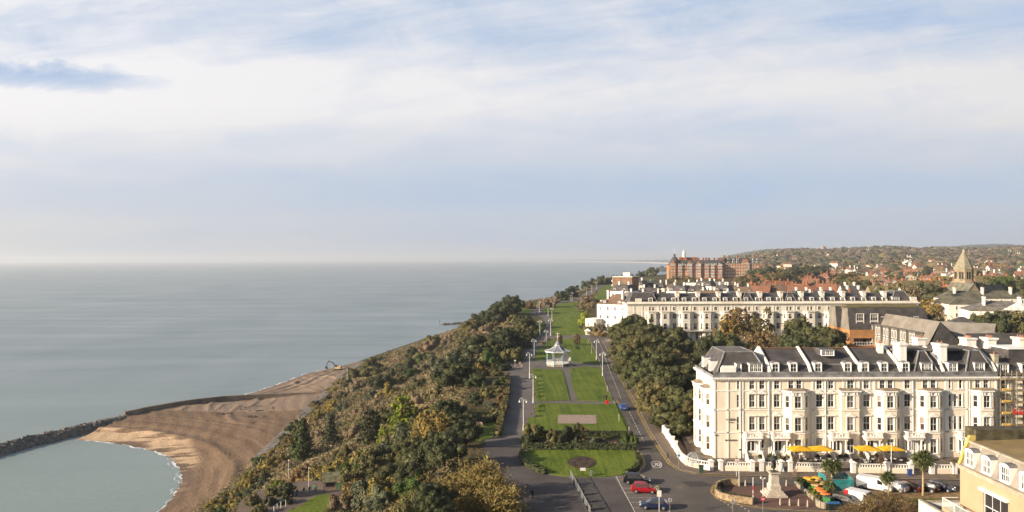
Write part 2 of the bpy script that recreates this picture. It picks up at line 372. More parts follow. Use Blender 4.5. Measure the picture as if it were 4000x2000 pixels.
sgn = np.where(ins, 1, -1)
dwall = seg_dist(bx, by, [tuple(p[:2]) for p in wall_pts])
nearw = np.where(ins, np.minimum(dsh, 60), -dsh)
bz = -40 + np.where(nearw > 0, np.minimum(nearw*.065, 2.6), np.maximum(nearw*.05, -5)) 
xfl = np.interp(by, XF[:,0], XF[:,1]); foot = sstep(30, 0, xfl-bx)
bz = np.where(ins, bz + .9*foot + .3*sstep(0, 40, nearw), bz)
# outside the wall the shingle is higher and furrowed by machines; inside, combed in arcs round the bay
outer = (dout < din)
nz = .12*np.sin(bx*.9+by*.35+np.sin(by*.1)*2)+.10*np.sin(by*.7-bx*.4)
ridge = np.where(outer, 0.7*np.clip(np.sin(dout*.75+1.2*np.sin(by*.09)), 0, 1)*sstep(7, 11, dout)*sstep(34, 22, dout), .22*np.clip(np.sin(din*.55+1.0*np.sin(by*.05)),0,1)*sstep(16,22,din)*sstep(60,45,din))
berm = np.where(outer, 0, .7*np.exp(-((din-17)/2.2)**2))
rg = np.random.RandomState(5)
rough_ = rg.rand(*bx.shape)*.16*sstep(5, 12, nearw)
tr = np.zeros_like(bx)
for (cx, cy, rr) in ((-118,468,14),(-125,452,22),(-112,486,10),(-132,440,30),(-120,505,18),(-138,405,12),(-150,398,16),(-120,400,20)):
    dd = np.abs(np.hypot(bx-cx, (by-cy)*.45)-rr); tr += .45*np.exp(-(dd/.9)**2)*(np.sin(np.arctan2(by-cy, bx-cx)*1.5+cx) > -.2)
bz = np.where(ins, bz + (ridge + berm + rough_ + tr + nz*.6)*sstep(1.5, 6, nearw), bz)
LP = [tuple(G(u, v, -39)[:2]) for u, v in [(300,1705),(340,1690),(430,1672),(560,1676),(640,1700),(730,1722),(770,1775),(768,1810),(700,1838),(716,1880),(720,1920),(708,1905),(704,1830),(680,1795),(645,1775),(606,1760),(540,1740),(600,1740),(560,1722),(420,1715),(380,1722)]]
lp = inside(bx, by, LP).astype(float); lp = np.maximum(lp, 0)
def beach_mat():
    m = bpy.data.materials.new('beach_shingle'); m.use_nodes = True; nt = m.node_tree; N = nt.nodes; L = nt.links; b = N['Principled BSDF']
    b.inputs['Specular IOR Level'].default_value = .25
    tc = N.new('ShaderNodeTexCoord')
    def noi(s, d=5, sc=(1,1,1)):
        mp = N.new('ShaderNodeMapping'); mp.inputs['Scale'].default_value = sc; L.new(tc.outputs['Object'], mp.inputs[0])
        n = N.new('ShaderNodeTexNoise'); n.inputs['Scale'].default_value = s; n.inputs['Detail'].default_value = d; L.new(mp.outputs[0], n.inputs['Vector']); return n.outputs[0]
    def att(nm):
        a = N.new('ShaderNodeAttribute'); a.attribute_name = nm; return a.outputs['Fac']
    def ramp(i, st):
        r = N.new('ShaderNodeValToRGB'); e = r.color_ramp.elements
        e[0].position, e[0].color = st[0][0], tuple(st[0][1])+(1,); e[1].position, e[1].color = st[-1][0], tuple(st[-1][1])+(1,)
        for p, c in st[1:-1]: x = e.new(p); x.color = tuple(c)+(1,)
        L.new(i, r.inputs[0]); return r.outputs[0]
    def mixc(f, a, c):
        x = N.new('ShaderNodeMix'); x.data_type = 'RGBA'; L.new(f, x.inputs[0])
        for s_, v in (('A', a), ('B', c)):
            if isinstance(v, tuple): x.inputs[s_].default_value = v+(1,)
            else: L.new(v, x.inputs[s_])
        return x.outputs['Result']
    def MM(op, a, c, clamp=False):
        x = N.new('ShaderNodeMath'); x.operation = op; x.use_clamp = clamp
        for i, v in enumerate((a, c)):
            if isinstance(v, (int, float)): x.inputs[i].default_value = v
            else: L.new(v, x.inputs[i])
        return x.outputs[0]
    base = ramp(noi(.07, 8, (1, .35, 1)), [(.25,(.145,.090,.050)),(.5,(.215,.138,.080)),(.75,(.285,.19,.115))])
    fine = noi(1.3, 6)
    tcm = N.new('ShaderNodeCombineXYZ'); L.new(MM('MULTIPLY', att('shore'), .55), tcm.inputs[0]); sy_ = N.new('ShaderNodeSeparateXYZ'); L.new(tc.outputs['Object'], sy_.inputs[0]); L.new(MM('MULTIPLY', sy_.outputs[1], .012), tcm.inputs[1])
    tn = N.new('ShaderNodeTexNoise'); tn.inputs['Scale'].default_value = 1.0; tn.inputs['Detail'].default_value = 7; tn.inputs['Roughness'].default_value = .7; L.new(tcm.outputs[0], tn.inputs['Vector'])
    base = mixc(ramp(tn.outputs[0], [(.50,(0,0,0)),(.62,(.75,.75,.75))]), base, (.13,.082,.05))
    base = mixc(ramp(tn.outputs[0], [(.34,(.5,.5,.5)),(.44,(0,0,0))]), base, (.36,.25,.16))
    base = mixc(MM('MULTIPLY', fine, .6), base, (.115,.072,.045))
    dist = att('shore')
    # dark weathered line left along the berm, and wet strip by the water
    wet = MM('SUBTRACT', 1.0, MM('DIVIDE', MM('ADD', dist, MM('MULTIPLY', MM('SUBTRACT', noi(.12, 4), .5), 9.0)), 7.0), True)
    sandy = MM('MULTIPLY', att('pale'), ramp(noi(.09, 4, (.6,2.2,1)), [(.44,(0,0,0)),(.5,(1,1,1))]))
    base = mixc(MM('MULTIPLY', wet, .75), base, (.105,.062,.036))
    base = mixc(sandy, base, (.52,.36,.22))
    out = att('outer'); base = mixc(MM('MULTIPLY', out, .45), base, (.33,.25,.185))
    base = mixc(MM('MULTIPLY', MM('MULTIPLY', out, wet), .9), base, (.14,.085,.055))
    L.new(base, b.inputs['Base Color'])
    rr = MM('SUBTRACT', .95, MM('MULTIPLY', wet, .35)); L.new(rr, b.inputs['Roughness'])
    bp = N.new('ShaderNodeBump'); bp.inputs['Distance'].default_value = .35; L.new(noi(.9, 8), bp.inputs['Height']); L.new(bp.outputs[0], b.inputs['Normal'])
    return m
pale = np.where(ins, lp, 0)
for _ in range(4):
    pale = (pale + np.roll(pale,1,0)+np.roll(pale,-1,0)+np.roll(pale,1,1)+np.roll(pale,-1,1))/5
tag(grid_mesh('beach', bx, by, bz, beach_mat(), {'shore': np.where(ins, dsh, -dsh), 'pale': pale, 'outer': np.where(ins & outer, sstep(2, 9, dwall), 0.)}), kind='structure')
def beach_z(x, y):
    i = int(np.clip(round(x+230), 0, 199)); j = int(np.clip(round(y-100), 0, 519)); return float(bz[j, i])
# surf: thin broken foam lines lying on the water along both shores
def foam():
    mb = MB(); r = random.Random(3)
    for line, wd in ((sin_[:14], 1.4), (sout[:10], 1.5)):
        P = [Vector((a, b, 0)) for a, b in line]; pts = []
        for a, b in zip(P[:-1], P[1:]):
            n = max(2, int((b-a).length/2)); pts += [a.lerp(b, k/n) for k in range(n)]
        for off, thick in ((0.2, wd*.7), (-1.6, .3)):
            prev = None
            for k, p in enumerate(pts):
                q = pts[min(k+1, len(pts)-1)]-pts[max(k-1, 0)]; nrm = Vector((q.y, -q.x, 0)).normalized()
                if line is sout[:10] or wd == 1.5: nrm = -nrm
                o = off + .8*math.sin(k*.7)+.5*math.sin(k*1.9+off) + r.uniform(-.4,.4)
                t = thick*(r.uniform(.5, 1.3)); a = p+nrm*(-o-t/2); b = p+nrm*(-o+t/2); cur = (Vector((a.x,a.y,-39.965)), Vector((b.x,b.y,-39.965)))
                vis = off > 0 or (r.random() < .45 and wd == 1.4 and k > len(pts)*.45)
                if prev and vis: mb.quad(prev[0], prev[1], cur[1], cur[0])
                prev = cur
        # detached flecks where the waves break on the east side of the bay
        if wd == 1.4:
            for _ in range(900):
                k = int(len(pts)*r.uniform(.5, .98)); p = pts[k]; q = pts[min(k+1, len(pts)-1)]-pts[max(k-1, 0)]; nrm = Vector((q.y, -q.x, 0)).normalized(); tg = q.normalized()
                c = p+nrm*(17*r.random()**1.5)*(1 if True else 1)*-1; a = tg*r.uniform(.25, 1.1); b2 = nrm*r.uniform(.05,.16)
                c.z = -39.96; mb.quad(c-a-b2, c+a-b2*.3, c+a*.8+b2, c-a*.9+b2*.6)
    tag(mb.build('foam', mat('sea_foam', (.8,.8,.78), .6, .1, .8)), kind='structure')
foam()
# ------------------------------------------------------------------ surfaces laid on the plateau
def sheet(name, pts, off, m, px=True, kind='structure', edge=0.0, cuts=None):
    P = [(GT(*p) if px else Vector((p[0], p[1], 0))) for p in pts]
    P2 = [Vector((p.x, p.y, 0)) for p in P]
    tri = tessellate_polygon([P2]); bm = bmesh.new(); vs = [bm.verts.new(p) for p in P2]
    for t in tri:
        try: bm.faces.new([vs[i] for i in t])
        except ValueError: pass
    y0 = min(p.y for p in P2); y1 = max(p.y for p in P2)
    ycuts = [352] if y0 < 352 < y1 else []
    for y in ycuts + [y for y in range(400, 1400, 60) if y0 < y < y1]:
        bmesh.ops.bisect_plane(bm, geom=bm.verts[:]+bm.edges[:]+bm.faces[:], plane_co=(0,y,0), plane_no=(0,1,0))
    bmesh.ops.recalc_face_normals(bm, faces=bm.faces)
    for f in bm.faces:
        if f.normal.z < 0: f.normal_flip()
    for v in bm.verts: v.co.z = float(Pbase(v.co.x, v.co.y)) + off
    if edge:
        es = [e for e in bm.edges if e.is_boundary]; r = bmesh.ops.extrude_edge_only(bm, edges=es)
        for v in r['geom']:
            if isinstance(v, bmesh.types.BMVert): v.co.z -= edge
    me = bpy.data.meshes.new(name); bm.to_mesh(me); bm.free(); me.materials.append(m)
    o = bpy.data.objects.new(name, me); col.objects.link(o)
    if kind: o['kind'] = kind
    return o
def asphalt(name, c, patch, crack=.25):
    m = bpy.data.materials.new(name); m.use_nodes = True; nt = m.node_tree; N = nt.nodes; L = nt.links; b = N['Principled BSDF']
    b.inputs['Roughness'].default_value = .9; b.inputs['Specular IOR Level'].default_value = .2
    tc = N.new('ShaderNodeTexCoord')
    n = N.new('ShaderNodeTexNoise'); n.inputs['Scale'].default_value = .09; n.inputs['Detail'].default_value = 9; n.inputs['Roughness'].default_value = .65; L.new(tc.outputs['Object'], n.inputs['Vector'])
    r = N.new('ShaderNodeValToRGB'); e = r.color_ramp.elements; e[0].position = .32; e[0].color = tuple(x*(1-patch) for x in c)+(1,); e[1].position = .68; e[1].color = tuple(x*(1+patch) for x in c)+(1,)
    L.new(n.outputs[0], r.inputs[0])
    v = N.new('ShaderNodeTexVoronoi'); v.feature = 'DISTANCE_TO_EDGE'; v.inputs['Scale'].default_value = .11; 
    n3 = N.new('ShaderNodeTexNoise'); n3.inputs['Scale'].default_value = .5; L.new(tc.outputs['Object'], n3.inputs['Vector'])
    ad = N.new('ShaderNodeVectorMath'); ad.operation = 'ADD'; L.new(tc.outputs['Object'], ad.inputs[0]); L.new(n3.outputs['Color'], ad.inputs[1]); L.new(ad.outputs[0], v.inputs['Vector'])
    mr = N.new('ShaderNodeMapRange'); mr.inputs[1].default_value = 0; mr.inputs[2].default_value = .012; mr.inputs[3].default_value = crack; mr.inputs[4].default_value = 0; L.new(v.outputs['Distance'], mr.inputs[0])
    mx = N.new('ShaderNodeMix'); mx.data_type = 'RGBA'; L.new(mr.outputs[0], mx.inputs[0]); L.new(r.outputs[0], mx.inputs['A']); mx.inputs['B'].default_value = tuple(x*.4 for x in c)+(1,)
    n4 = N.new('ShaderNodeTexNoise'); n4.inputs['Scale'].default_value = 3.0; n4.inputs['Detail'].default_value = 4; L.new(tc.outputs['Object'], n4.inputs['Vector'])
    m4 = N.new('ShaderNodeMapRange'); m4.inputs[3].default_value = .78; m4.inputs[4].default_value = 1.22; L.new(n4.outputs[0], m4.inputs[0])
    mu = N.new('ShaderNodeVectorMath'); mu.operation = 'SCALE'; L.new(mx.outputs['Result'], mu.inputs[0]); L.new(m4.outputs[0], mu.inputs['Scale'])
    L.new(mu.outputs[0], b.inputs['Base Color']); return m
def grass(name, c1, c2, stripe=True):
    m = bpy.data.materials.new(name); m.use_nodes = True; nt = m.node_tree; N = nt.nodes; L = nt.links; b = N['Principled BSDF']
    b.inputs['Roughness'].default_value = .9; b.inputs['Specular IOR Level'].default_value = .15
    tc = N.new('ShaderNodeTexCoord')
    def noi(s, d, sc):
        mp = N.new('ShaderNodeMapping'); mp.inputs['Scale'].default_value = sc; mp.inputs['Rotation'].default_value = (0,0,R(2)); L.new(tc.outputs['Object'], mp.inputs[0])
        n = N.new('ShaderNodeTexNoise'); n.inputs['Scale'].default_value = s; n.inputs['Detail'].default_value = d; n.inputs['Roughness'].default_value = .65; L.new(mp.outputs[0], n.inputs['Vector']); return n.outputs[0]
    a = noi(.14, 8, (1,.6,1)); st = noi(.9, 3, (1,.03,1)) if stripe else noi(.3, 3, (1,1,1)); f = noi(2.2, 4, (1,.6,1))
    s1 = N.new('ShaderNodeMath'); s1.operation = 'ADD'; L.new(a, s1.inputs[0]); L.new(st, s1.inputs[1])
    s2 = N.new('ShaderNodeMath'); s2.operation = 'ADD'; L.new(s1.outputs[0], s2.inputs[0]); L.new(f, s2.inputs[1])
    r = N.new('ShaderNodeValToRGB'); e = r.color_ramp.elements; e[0].position = 1.25/3; e[0].color = c1+(1,); e[1].position = 1.75/3; e[1].color = c2+(1,)
    d = N.new('ShaderNodeMath'); d.operation = 'DIVIDE'; d.inputs[1].default_value = 3; L.new(s2.outputs[0], d.inputs[0]); L.new(d.outputs[0], r.inputs[0]); L.new(r.outputs[0], b.inputs['Base Color'])
    bp = N.new('ShaderNodeBump'); bp.inputs['Distance'].default_value = .25; bp.inputs['Strength'].default_value = .9; L.new(noi(1.6, 6, (1,1,1)), bp.inputs['Height']); L.new(bp.outputs[0], b.inputs['Normal'])
    return m
A_path = asphalt('asphalt_promenade', (.135,.118,.108), .22)
A_road = asphalt('asphalt_road', (.105,.092,.083), .28)
A_pave = asphalt('asphalt_pavement', (.15,.115,.09), .25)
A_pale = asphalt('paving_pale', (.25,.19,.15), .18)
A_brick = asphalt('paving_brown', (.13,.075,.06), .2, .1)
GR = grass('lawn_grass', (.062,.100,.008), (.150,.185,.022)); GR2 = grass('rough_grass', (.05,.08,.012), (.14,.15,.035), False)
kerb_m = mat('kerb_stone', (.34,.28,.21), .9, .2, 1.5); white_l = mat('road_paint_white', (.62,.58,.52), .7, .25, 2.0); yel_l = mat('road_paint_yellow', (.55,.36,.09), .7, .25, 2.0)
soil = mat('bed_soil', (.07,.042,.028), .95, .4, 1.0, bump=.1); gravel_m = mat('gravel_pink', (.36,.27,.215), .95, .22, 4.0, bump=.05)
# one asphalt apron: promenade, forecourt and streets
sheet('forecourt', [(1890,1700),(1952,1648),(1975,1560),(1985,1500),(1952,1430),(1990,1412),(2035,1345),(2085,1312),(2112,1290),(2125,1262),(2118,1240),(2100,1232),(2072,1226),(2076,1212),(2104,1196),(2140,1188),(2190,1176),(2260,1163),(2292,1140),(2325,1122),(2350,1112),(2362,1113),(2350,1122),(2300,1158),(2282,1172),(2200,1186),(2150,1196),(2117,1216),(2152,1236),(2157,1312),(2266,1309),(2300,1302),(2400,1297),(2470,1300),(2480,1330),(2420,1345),(2400,1348),(2440,1450),(2560,1640),(2720,1790),(4400,1800),(4400,2300),(1700,2300),(1880,1990),(1900,1760)], .05, A_path)
sheet('forecourt_shade', [(1885,1744),(2039,1744),(2036,1795),(2052,1822),(2085,1842),(2150,1860),(2230,1869),(2400,1869),(2478,2000),(2560,2200),(1700,2200),(1880,1990),(1900,1800)], .058, asphalt('asphalt_shade', (.088,.075,.070), .3))  # darker asphalt below the crisp edge, dappled tree shade put into its tone
# road proper
sheet('road', [(2300,1322),(2310,1312),(2470,1308),(2400,1322),(2352,1332),(2384,1400),(2435,1490),(2478,1570),(2532,1680),(2582,1760),(2618,1812),(2655,1838),(2720,1853),(2900,1863),(3740,1879),(4400,1895),(4400,2300),(2600,2300),(2570,1990),(2500,1862),(2470,1868),(2497,1848),(2505,1812),(2488,1760),(2452,1682),(2425,1625),(2408,1585),(2392,1562),(2365,1500),(2340,1410)], .08, A_road)
for q_ in ([(2491,1726),(2567,1726),(2584,1769),(2500,1769)], [(2372,1432),(2398,1432),(2406,1449),(2377,1449)], [(2460,1640),(2490,1640),(2498,1658),(2466,1658)], [(2700,1905),(2790,1900),(2740,1880),(2660,1884)]): sheet('road_patch', q_, .086, asphalt('asphalt_patch', (.062,.055,.052), .2) if 'apm' not in globals() else apm)  # dark repairs; first quad also carries the road's shade band in its colour
for q_ in ([(1960,1600),(2010,1598),(2014,1612),(1958,1614)], [(1990,1480),(2030,1480),(2030,1488),(1988,1488)], [(2640,1900),(2670,1898),(2675,1912),(2645,1915)]): sheet('road_patch', q_, .087, A_pave)
# pavements with real kerbs
sheet('pavement', [(2352,1330),(2400,1318),(2420,1340),(2405,1360),(2445,1440),(2500,1530),(2560,1600),(2640,1700),(2700,1790),(2800,1800),(4400,1800),(4400,1893),(3740,1877),(2900,1861),(2720,1851),(2657,1836),(2620,1810),(2585,1758),(2535,1678),(2481,1568),(2438,1488),(2387,1398)], .20, A_pave, edge=.15)
sheet('pavement', [(2360,1331),(2400,1320),(2416,1338),(2400,1350)], .206, A_pale)
sheet('pavement', [(2495,1540),(2512,1535),(2560,1600),(2600,1650),(2580,1660),(2540,1600)], .206, A_pale)
# lawns (slightly raised turf)
sheet('lawn', [(2042,1768),(2070,1761),(2110,1758),(2300,1757),(2480,1762),(2490,1785),(2494,1815),(2470,1845),(2420,1860),(2360,1865),(2300,1866),(2200,1862),(2120,1850),(2070,1831),(2048,1812),(2040,1792)], .16, GR, edge=.12)
sheet('lawn', [(2092,1577),(2409,1580),(2425,1610),(2452,1670),(2462,1703),(2456,1752),(2042,1752),(2046,1703),(2058,1670),(2066,1634),(2091,1631)], .16, GR, edge=.12)
sheet('lawn', [(2077,1440),(2193,1446),(2201,1462),(2214,1510),(2226,1565),(2092,1568)], .16, GR, edge=.12)
sheet('lawn', [(2227,1443),(2250,1437),(2285,1434),(2345,1437),(2362,1493),(2378,1534),(2398,1569),(2257,1566),(2235,1509)], .16, GR, edge=.12)
sheet('lawn', [(2086,1410),(2086,1396),(2098,1370),(2130,1345),(2157,1324),(2300,1322),(2313,1348),(2340,1423),(2300,1420),(2232,1412),(2232,1396),(2215,1390),(2215,1375),(2192,1375),(2192,1390),(2130,1398),(2130,1408)], .16, GR, edge=.12)
sheet('lawn', [(2157,1312),(2157,1249),(2153,1230),(2114,1214),(2145,1197),(2192,1186),(2230,1180),(2266,1174),(2290,1180),(2285,1225),(2300,1240),(2320,1280),(2400,1282),(2380,1300),(2266,1309)], .16, GR, edge=.1)
sheet('lawn', [(2033,1204),(2089,1193),(2103,1197),(2080,1208),(2072,1224),(2036,1224),(2020,1215)], .14, GR, edge=.08)
sheet('lawn', [(2300,1170),(2316,1158),(2332,1140),(2356,1119),(2380,1112),(2400,1110),(2400,1170),(2380,1180)], .14, GR, edge=.08)
sheet('lawn', [(2282,1146),(2318,1124),(2345,1113),(2380,1107),(2440,1100),(2560,1088),(2560,1093),(2440,1108),(2352,1118),(2320,1132),(2290,1152),(2262,1166),(2240,1172)], .03, GR2, edge=.02)
sheet('lawn', [(1845,1722),(1850,1665),(1880,1655),(1935,1648),(1950,1660),(1940,1690),(1925,1712),(1880,1722)], .14, GR, edge=.1)
sheet('lawn', [(1950,1410),(1975,1395),(2010,1392),(2000,1412),(1965,1418)], .15, GR2, edge=.1)
# grass verge between pavement and the evergreen belt
sheet('grass_verge', [(2515,1536),(2540,1536),(2640,1620),(2690,1700),(2670,1710),(2640,1690),(2590,1640),(2560,1600)], .30, GR2, edge=.2)
# flower bed and gravel
el = [(2272+54*math.cos(a), 1810+23*math.sin(a)) for a in [k*math.pi/14 for k in range(28)]]
sheet('flower_bed', el, .24, soil, edge=.1); sheet('planting_bed', [(2046,1755),(2046,1720),(2052,1712),(2470,1712),(2480,1758)], .20, soil, edge=.1)
sheet('gravel_bed', [(2182,1623),(2328,1624),(2331,1658),(2178,1656)], .185, gravel_m, edge=.05)
# island round the monument, central verge of the car park
sheet('monument_paving', [(2790,1925),(2794,1905),(2815,1893),(2850,1887),(2890,1890),(2900,1903),(3112,1901),(3150,1930),(3190,1960),(3222,1990),(2966,1982),(2900,1966),(2845,1956),(2810,1945)], .19, A_brick, edge=.14)
sheet('verge', [(3200,1922),(3330,1920),(3760,1926),(3900,1930),(3900,1958),(3500,1948),(3330,1943),(3200,1938)], .2, mat('leaf_litter', (.20,.125,.06), .95, .35, 1.6, c2=(.09,.07,.03), bump=.12), edge=.1)
sheet('verge', [(3500,1949),(3760,1958),(3900,1962),(3900,2040),(3620,2040),(3560,1990)], .2, GR2, edge=.1)
# kerb lines and yellow lines as thin strips
def strip(name, pts, w_, off, m, dash=None, kind='structure', mb=None, h=0.0):
    P = [GT(*p) for p in pts]; own = mb is None; mb = mb or MB()
    Q = []
    for a, b in zip(P[:-1], P[1:]):
        n = max(1, int((b-a).length/1.0)); Q += [a.lerp(b, k/n) for k in range(n)]
    Q.append(P[-1]); L_ = [];
    for k, p in enumerate(Q):
        q = Q[min(k+1, len(Q)-1)]-Q[max(k-1, 0)]; n = Vector((q.y, -q.x, 0)).normalized(); z = float(Pbase(p.x, p.y))+off
        L_.append((Vector((p.x,p.y,z))-n*w_/2, Vector((p.x,p.y,z))+n*w_/2))
    for k in range(len(L_)-1):
        if dash and (k % (dash[0]+dash[1])) >= dash[0]: continue
        if h:
            a, b = L_[k]; c, d = L_[k+1]; dn = Vector((0,0,-h)); mb.hexa([a+dn,b+dn,d+dn,c+dn], [a,b,d,c])
        else: mb.quad(L_[k][0], L_[k][1], L_[k+1][1], L_[k+1][0])
    return tag(mb.build(name, m), kind=kind) if own else None
KR = [(2352,1331),(2386,1399),(2437,1489),(2480,1569),(2534,1679),(2584,1759),(2619,1811),(2656,1837),(2720,1852),(2900,1862),(3740,1878),(4300,1892)]
KL = [(2302,1322),(2342,1410),(2366,1500),(2393,1562),(2409,1585),(2426,1625),(2453,1682),(2489,1760),(2503,1790),(2507,1812),(2499,1846),(2472,1867)]
strip('kerb', KR, .28, .206, kerb_m); strip('kerb', KL, .22, .16, kerb_m, h=.1)
def sh(p, du): return [(u+du, v) for u, v in p]
mb = MB()
RY = sh(KR[1:10], -6); strip('', RY, .13, .092, yel_l, mb=mb)
strip('', sh(KR[1:8], -11)+[(2716,1856),(2900,1866)], .13, .092, yel_l, mb=mb); strip('', [(2900,1865.5),(3300,1872)], .13, .0925, yel_l, mb=mb)
YL = [(2403,1561),(2416,1580),(2424,1604)]; strip('', YL, .13, .092, yel_l, mb=mb); strip('', sh(YL, 5), .13, .092, yel_l, mb=mb)
Y2 = [(2494,1770),(2510,1792),(2517,1812),(2508,1832),(2490,1845),(2460,1853)]; strip('', Y2, .13, .092, yel_l, mb=mb); strip('', sh(Y2, 5), .13, .092, yel_l, mb=mb)
IS = [(2895,1884),(2850,1882),(2812,1888),(2786,1903),(2780,1925),(2800,1945),(2842,1962),(2900,1974),(2966,1984),(3100,1993),(3240,1998)]
strip('', IS, .12, .092, yel_l, mb=mb); strip('', [(u-4 if u < 2850 else u, v+3 if v > 1930 else v-1.5) for u, v in IS], .12, .092, yel_l, mb=mb)
tag(mb.build('yellow_lines', yel_l), kind='structure')
mb = MB()
strip('', [(2338,1330),(2351,1362),(2375,1430),(2384,1456)], .12, .094, white_l, mb=mb); strip('', [(2384,1456),(2402,1497),(2426,1560)], .14, .094, white_l, (2,1), mb=mb)
strip('', [(2458,1610),(2487,1669),(2515,1727)], .14, .094, white_l, (2,1), mb=mb)
# parking bays
strip('', [(2406,1862),(2478,1998),(2500,2040)], .14, .094, white_l, mb=mb); strip('', [(2406,1862),(2516,1861)], .12, .0945, white_l, mb=mb)
strip('', [(2516,1861),(2560,1920),(2620,2010)], .12, .094, white_l, mb=mb)
for k, v in enumerate((1877,1909,1927,1946,1965,1986)):
    u0 = 2406+(v-1862)*.53; strip('', [(u0+1, v),(u0+110, v+.5)], .11, .0943, white_l, mb=mb)
for c in ((2905,1958),(2985,1982)):
    for k in range(5): strip('', [(c[0]-105+k*14, c[1]+8+k*9-20),(c[0]-100+k*14, c[1]+11+k*9-20)], .25, .094, white_l, mb=mb)
# 20 roundel painted on the road
def seg(a, b, w_=.16): strip('', [a, b], w_, .096, white_l, mb=mb)
C = (2564, 1817)
oct_ = [(-20,-9),(-12,-13),(8,-13),(17,-8),(20,5),(14,12),(-6,12),(-15,6)]
for i in range(8):
    a = oct_[i]; b = oct_[(i+1) % 8]; seg((C[0]+a[0], C[1]+a[1]), (C[0]+b[0], C[1]+b[1]), .22)
for ch in ([(-11,-5),(-6,-7),(-1,-5),(-1,-1),(-9,5),(1,5)], [(6,-7),(11,-5),(13,2),(9,6),(5,4),(3,-3),(6,-7)]):
    for a, b in zip(ch[:-1], ch[1:]): seg((C[0]+a[0], C[1]+a[1]), (C[0]+b[0], C[1]+b[1]), .2)
tag(mb.build('road_markings', white_l), kind='structure')
# faint lettering in the bays (worn, not readable in the view)
# terraced lawn on the slope with its path
def disc(name, cx, cy, rx, ry, z, m, n=40, wob=.08, rot=0):
    mb = MB(); P = []
    for k in range(n):
        a = 2*math.pi*k/n; r_ = 1+wob*math.sin(3*a+1)+wob*.6*math.sin(5*a); x, y = rx*r_*math.cos(a), ry*r_*math.sin(a)
        P.append((cx+x*math.cos(rot)-y*math.sin(rot), cy+x*math.sin(rot)+y*math.cos(rot)))
    mb.prism(P, z-.6, z, 0); return tag(mb.build(name, m), kind='structure')
disc('path', -41.5, 154, 13.5, 19, -11.2, A_pave, rot=.1); mb = MB(); mb.prism([tuple(G(u, v, -11)[:2]) for u, v in reversed([(1265,1928),(1300,1932),(1312,1948),(1300,1975),(1285,2010),(1270,2050),(1110,2050),(1105,2003),(1140,1988),(1180,1972),(1210,1950),(1235,1936)])], -11.5, -11.04); tag(mb.build('lawn', GR), kind='structure')
# walkway along the foot of the slope
mb = MB(); prev = None
for y in range(285, 570, 5):
    xf = float(np.interp(y, XF[:,0], XF[:,1])); x0 = xf-.8; x1 = xf+3.2; cur = (x0, x1, y)
    if prev: mb.hexa([(prev[0],prev[2],-39),(prev[1],prev[2],-39),(x1,y,-39),(x0,y,-39)], [(prev[0],prev[2],-35.4),(prev[1],prev[2],-35.4),(x1,y,-35.4),(x0,y,-35.4)])
    prev = cur
tag(mb.build('promenade', mat('concrete_walk', (.24,.21,.18), .9, .2, .6)), kind='structure')
# sunken walk in the cliff garden with its curved retaining wall
CW = [(1968,1560),(1940,1530),(1915,1500),(1898,1475),(1890,1450),(1893,1435),(1905,1425),(1925,1421)]
mb = MB(); pr = None
for u, v in CW:
    p = G(u, v, -2.2); c = (p.x-1.6, p.x+1.6, p.y)
    if pr: mb.hexa([(pr[0],pr[2],-5),(pr[1],pr[2],-5),(c[1],c[2],-5),(c[0],c[2],-5)], [(pr[0],pr[2],-1.4),(pr[1],pr[2],-1.4),(c[1],c[2],-1.4),(c[0],c[2],-1.4)])
    pr = c
tag(mb.build('footpath', A_path), kind='structure')
# ------------------------------------------------------------------ vegetation kit
AUTO = []          # (object, look, category) labelled at the end by where it stands
def auto(o, look, cat, pt=None, group=None): AUTO.append([o, look, cat, pt, group])
def rs(seed): return np.random.RandomState(seed)
def leafmesh(name, C, Nn, S, asp=1.0, seed=0, extra=None):
    r = rs(seed); n = len(C); t = r.randn(n, 3); t -= Nn*np.sum(t*Nn, 1)[:,None]; t /= np.linalg.norm(t, axis=1)[:,None]+1e-9
    b = np.cross(Nn, t); s = S[:,None]
    q = np.stack([C-t*s*asp-b*s*.55, C+t*s*asp*.2-b*s*.8, C+t*s*asp+b*s*.4, C-t*s*asp*.3+b*s*.8], 1).reshape(-1, 3)
    f = np.arange(4*n).reshape(n, 4)
    v = q; ff = [f.ravel()]; st = [np.arange(n)*4]; tot = [np.full(n, 4)]
    if extra is not None:
        ev, ef = extra; ef = np.asarray(ef); k = ef.shape[1]; base = len(v); v = np.concatenate([v, ev]); ff.append((ef+base).ravel()); st.append(4*n+np.arange(len(ef))*k); tot.append(np.full(len(ef), k))
    me = bpy.data.meshes.new(name); me.vertices.add(len(v)); me.vertices.foreach_set('co', v.astype(np.float32).ravel())
    fl = np.concatenate(ff); me.loops.add(len(fl)); me.loops.foreach_set('vertex_index', fl); st = np.concatenate(st); me.polygons.add(len(st))
    me.polygons.foreach_set('loop_start', st); me.polygons.foreach_set('loop_total', np.concatenate(tot)); me.update(); me.validate(); return me
def ico(sub=2):
    bm = bmesh.new(); bmesh.ops.create_icosphere(bm, subdivisions=sub, radius=1); v = np.array([x.co[:] for x in bm.verts]); f = np.array([[q.index for q in p.verts] for p in bm.faces]); bm.free(); return v, f
IV, IF = ico(2)
def lump(d, seed, a=.22):
    r = rs(seed+77); o = np.ones(len(d))
    for _ in range(9):
        k = r.randn(3); k /= np.linalg.norm(k); o += a*np.exp(-((1-d@k)/.18)**2)*r.uniform(.5, 1.2)
    return o
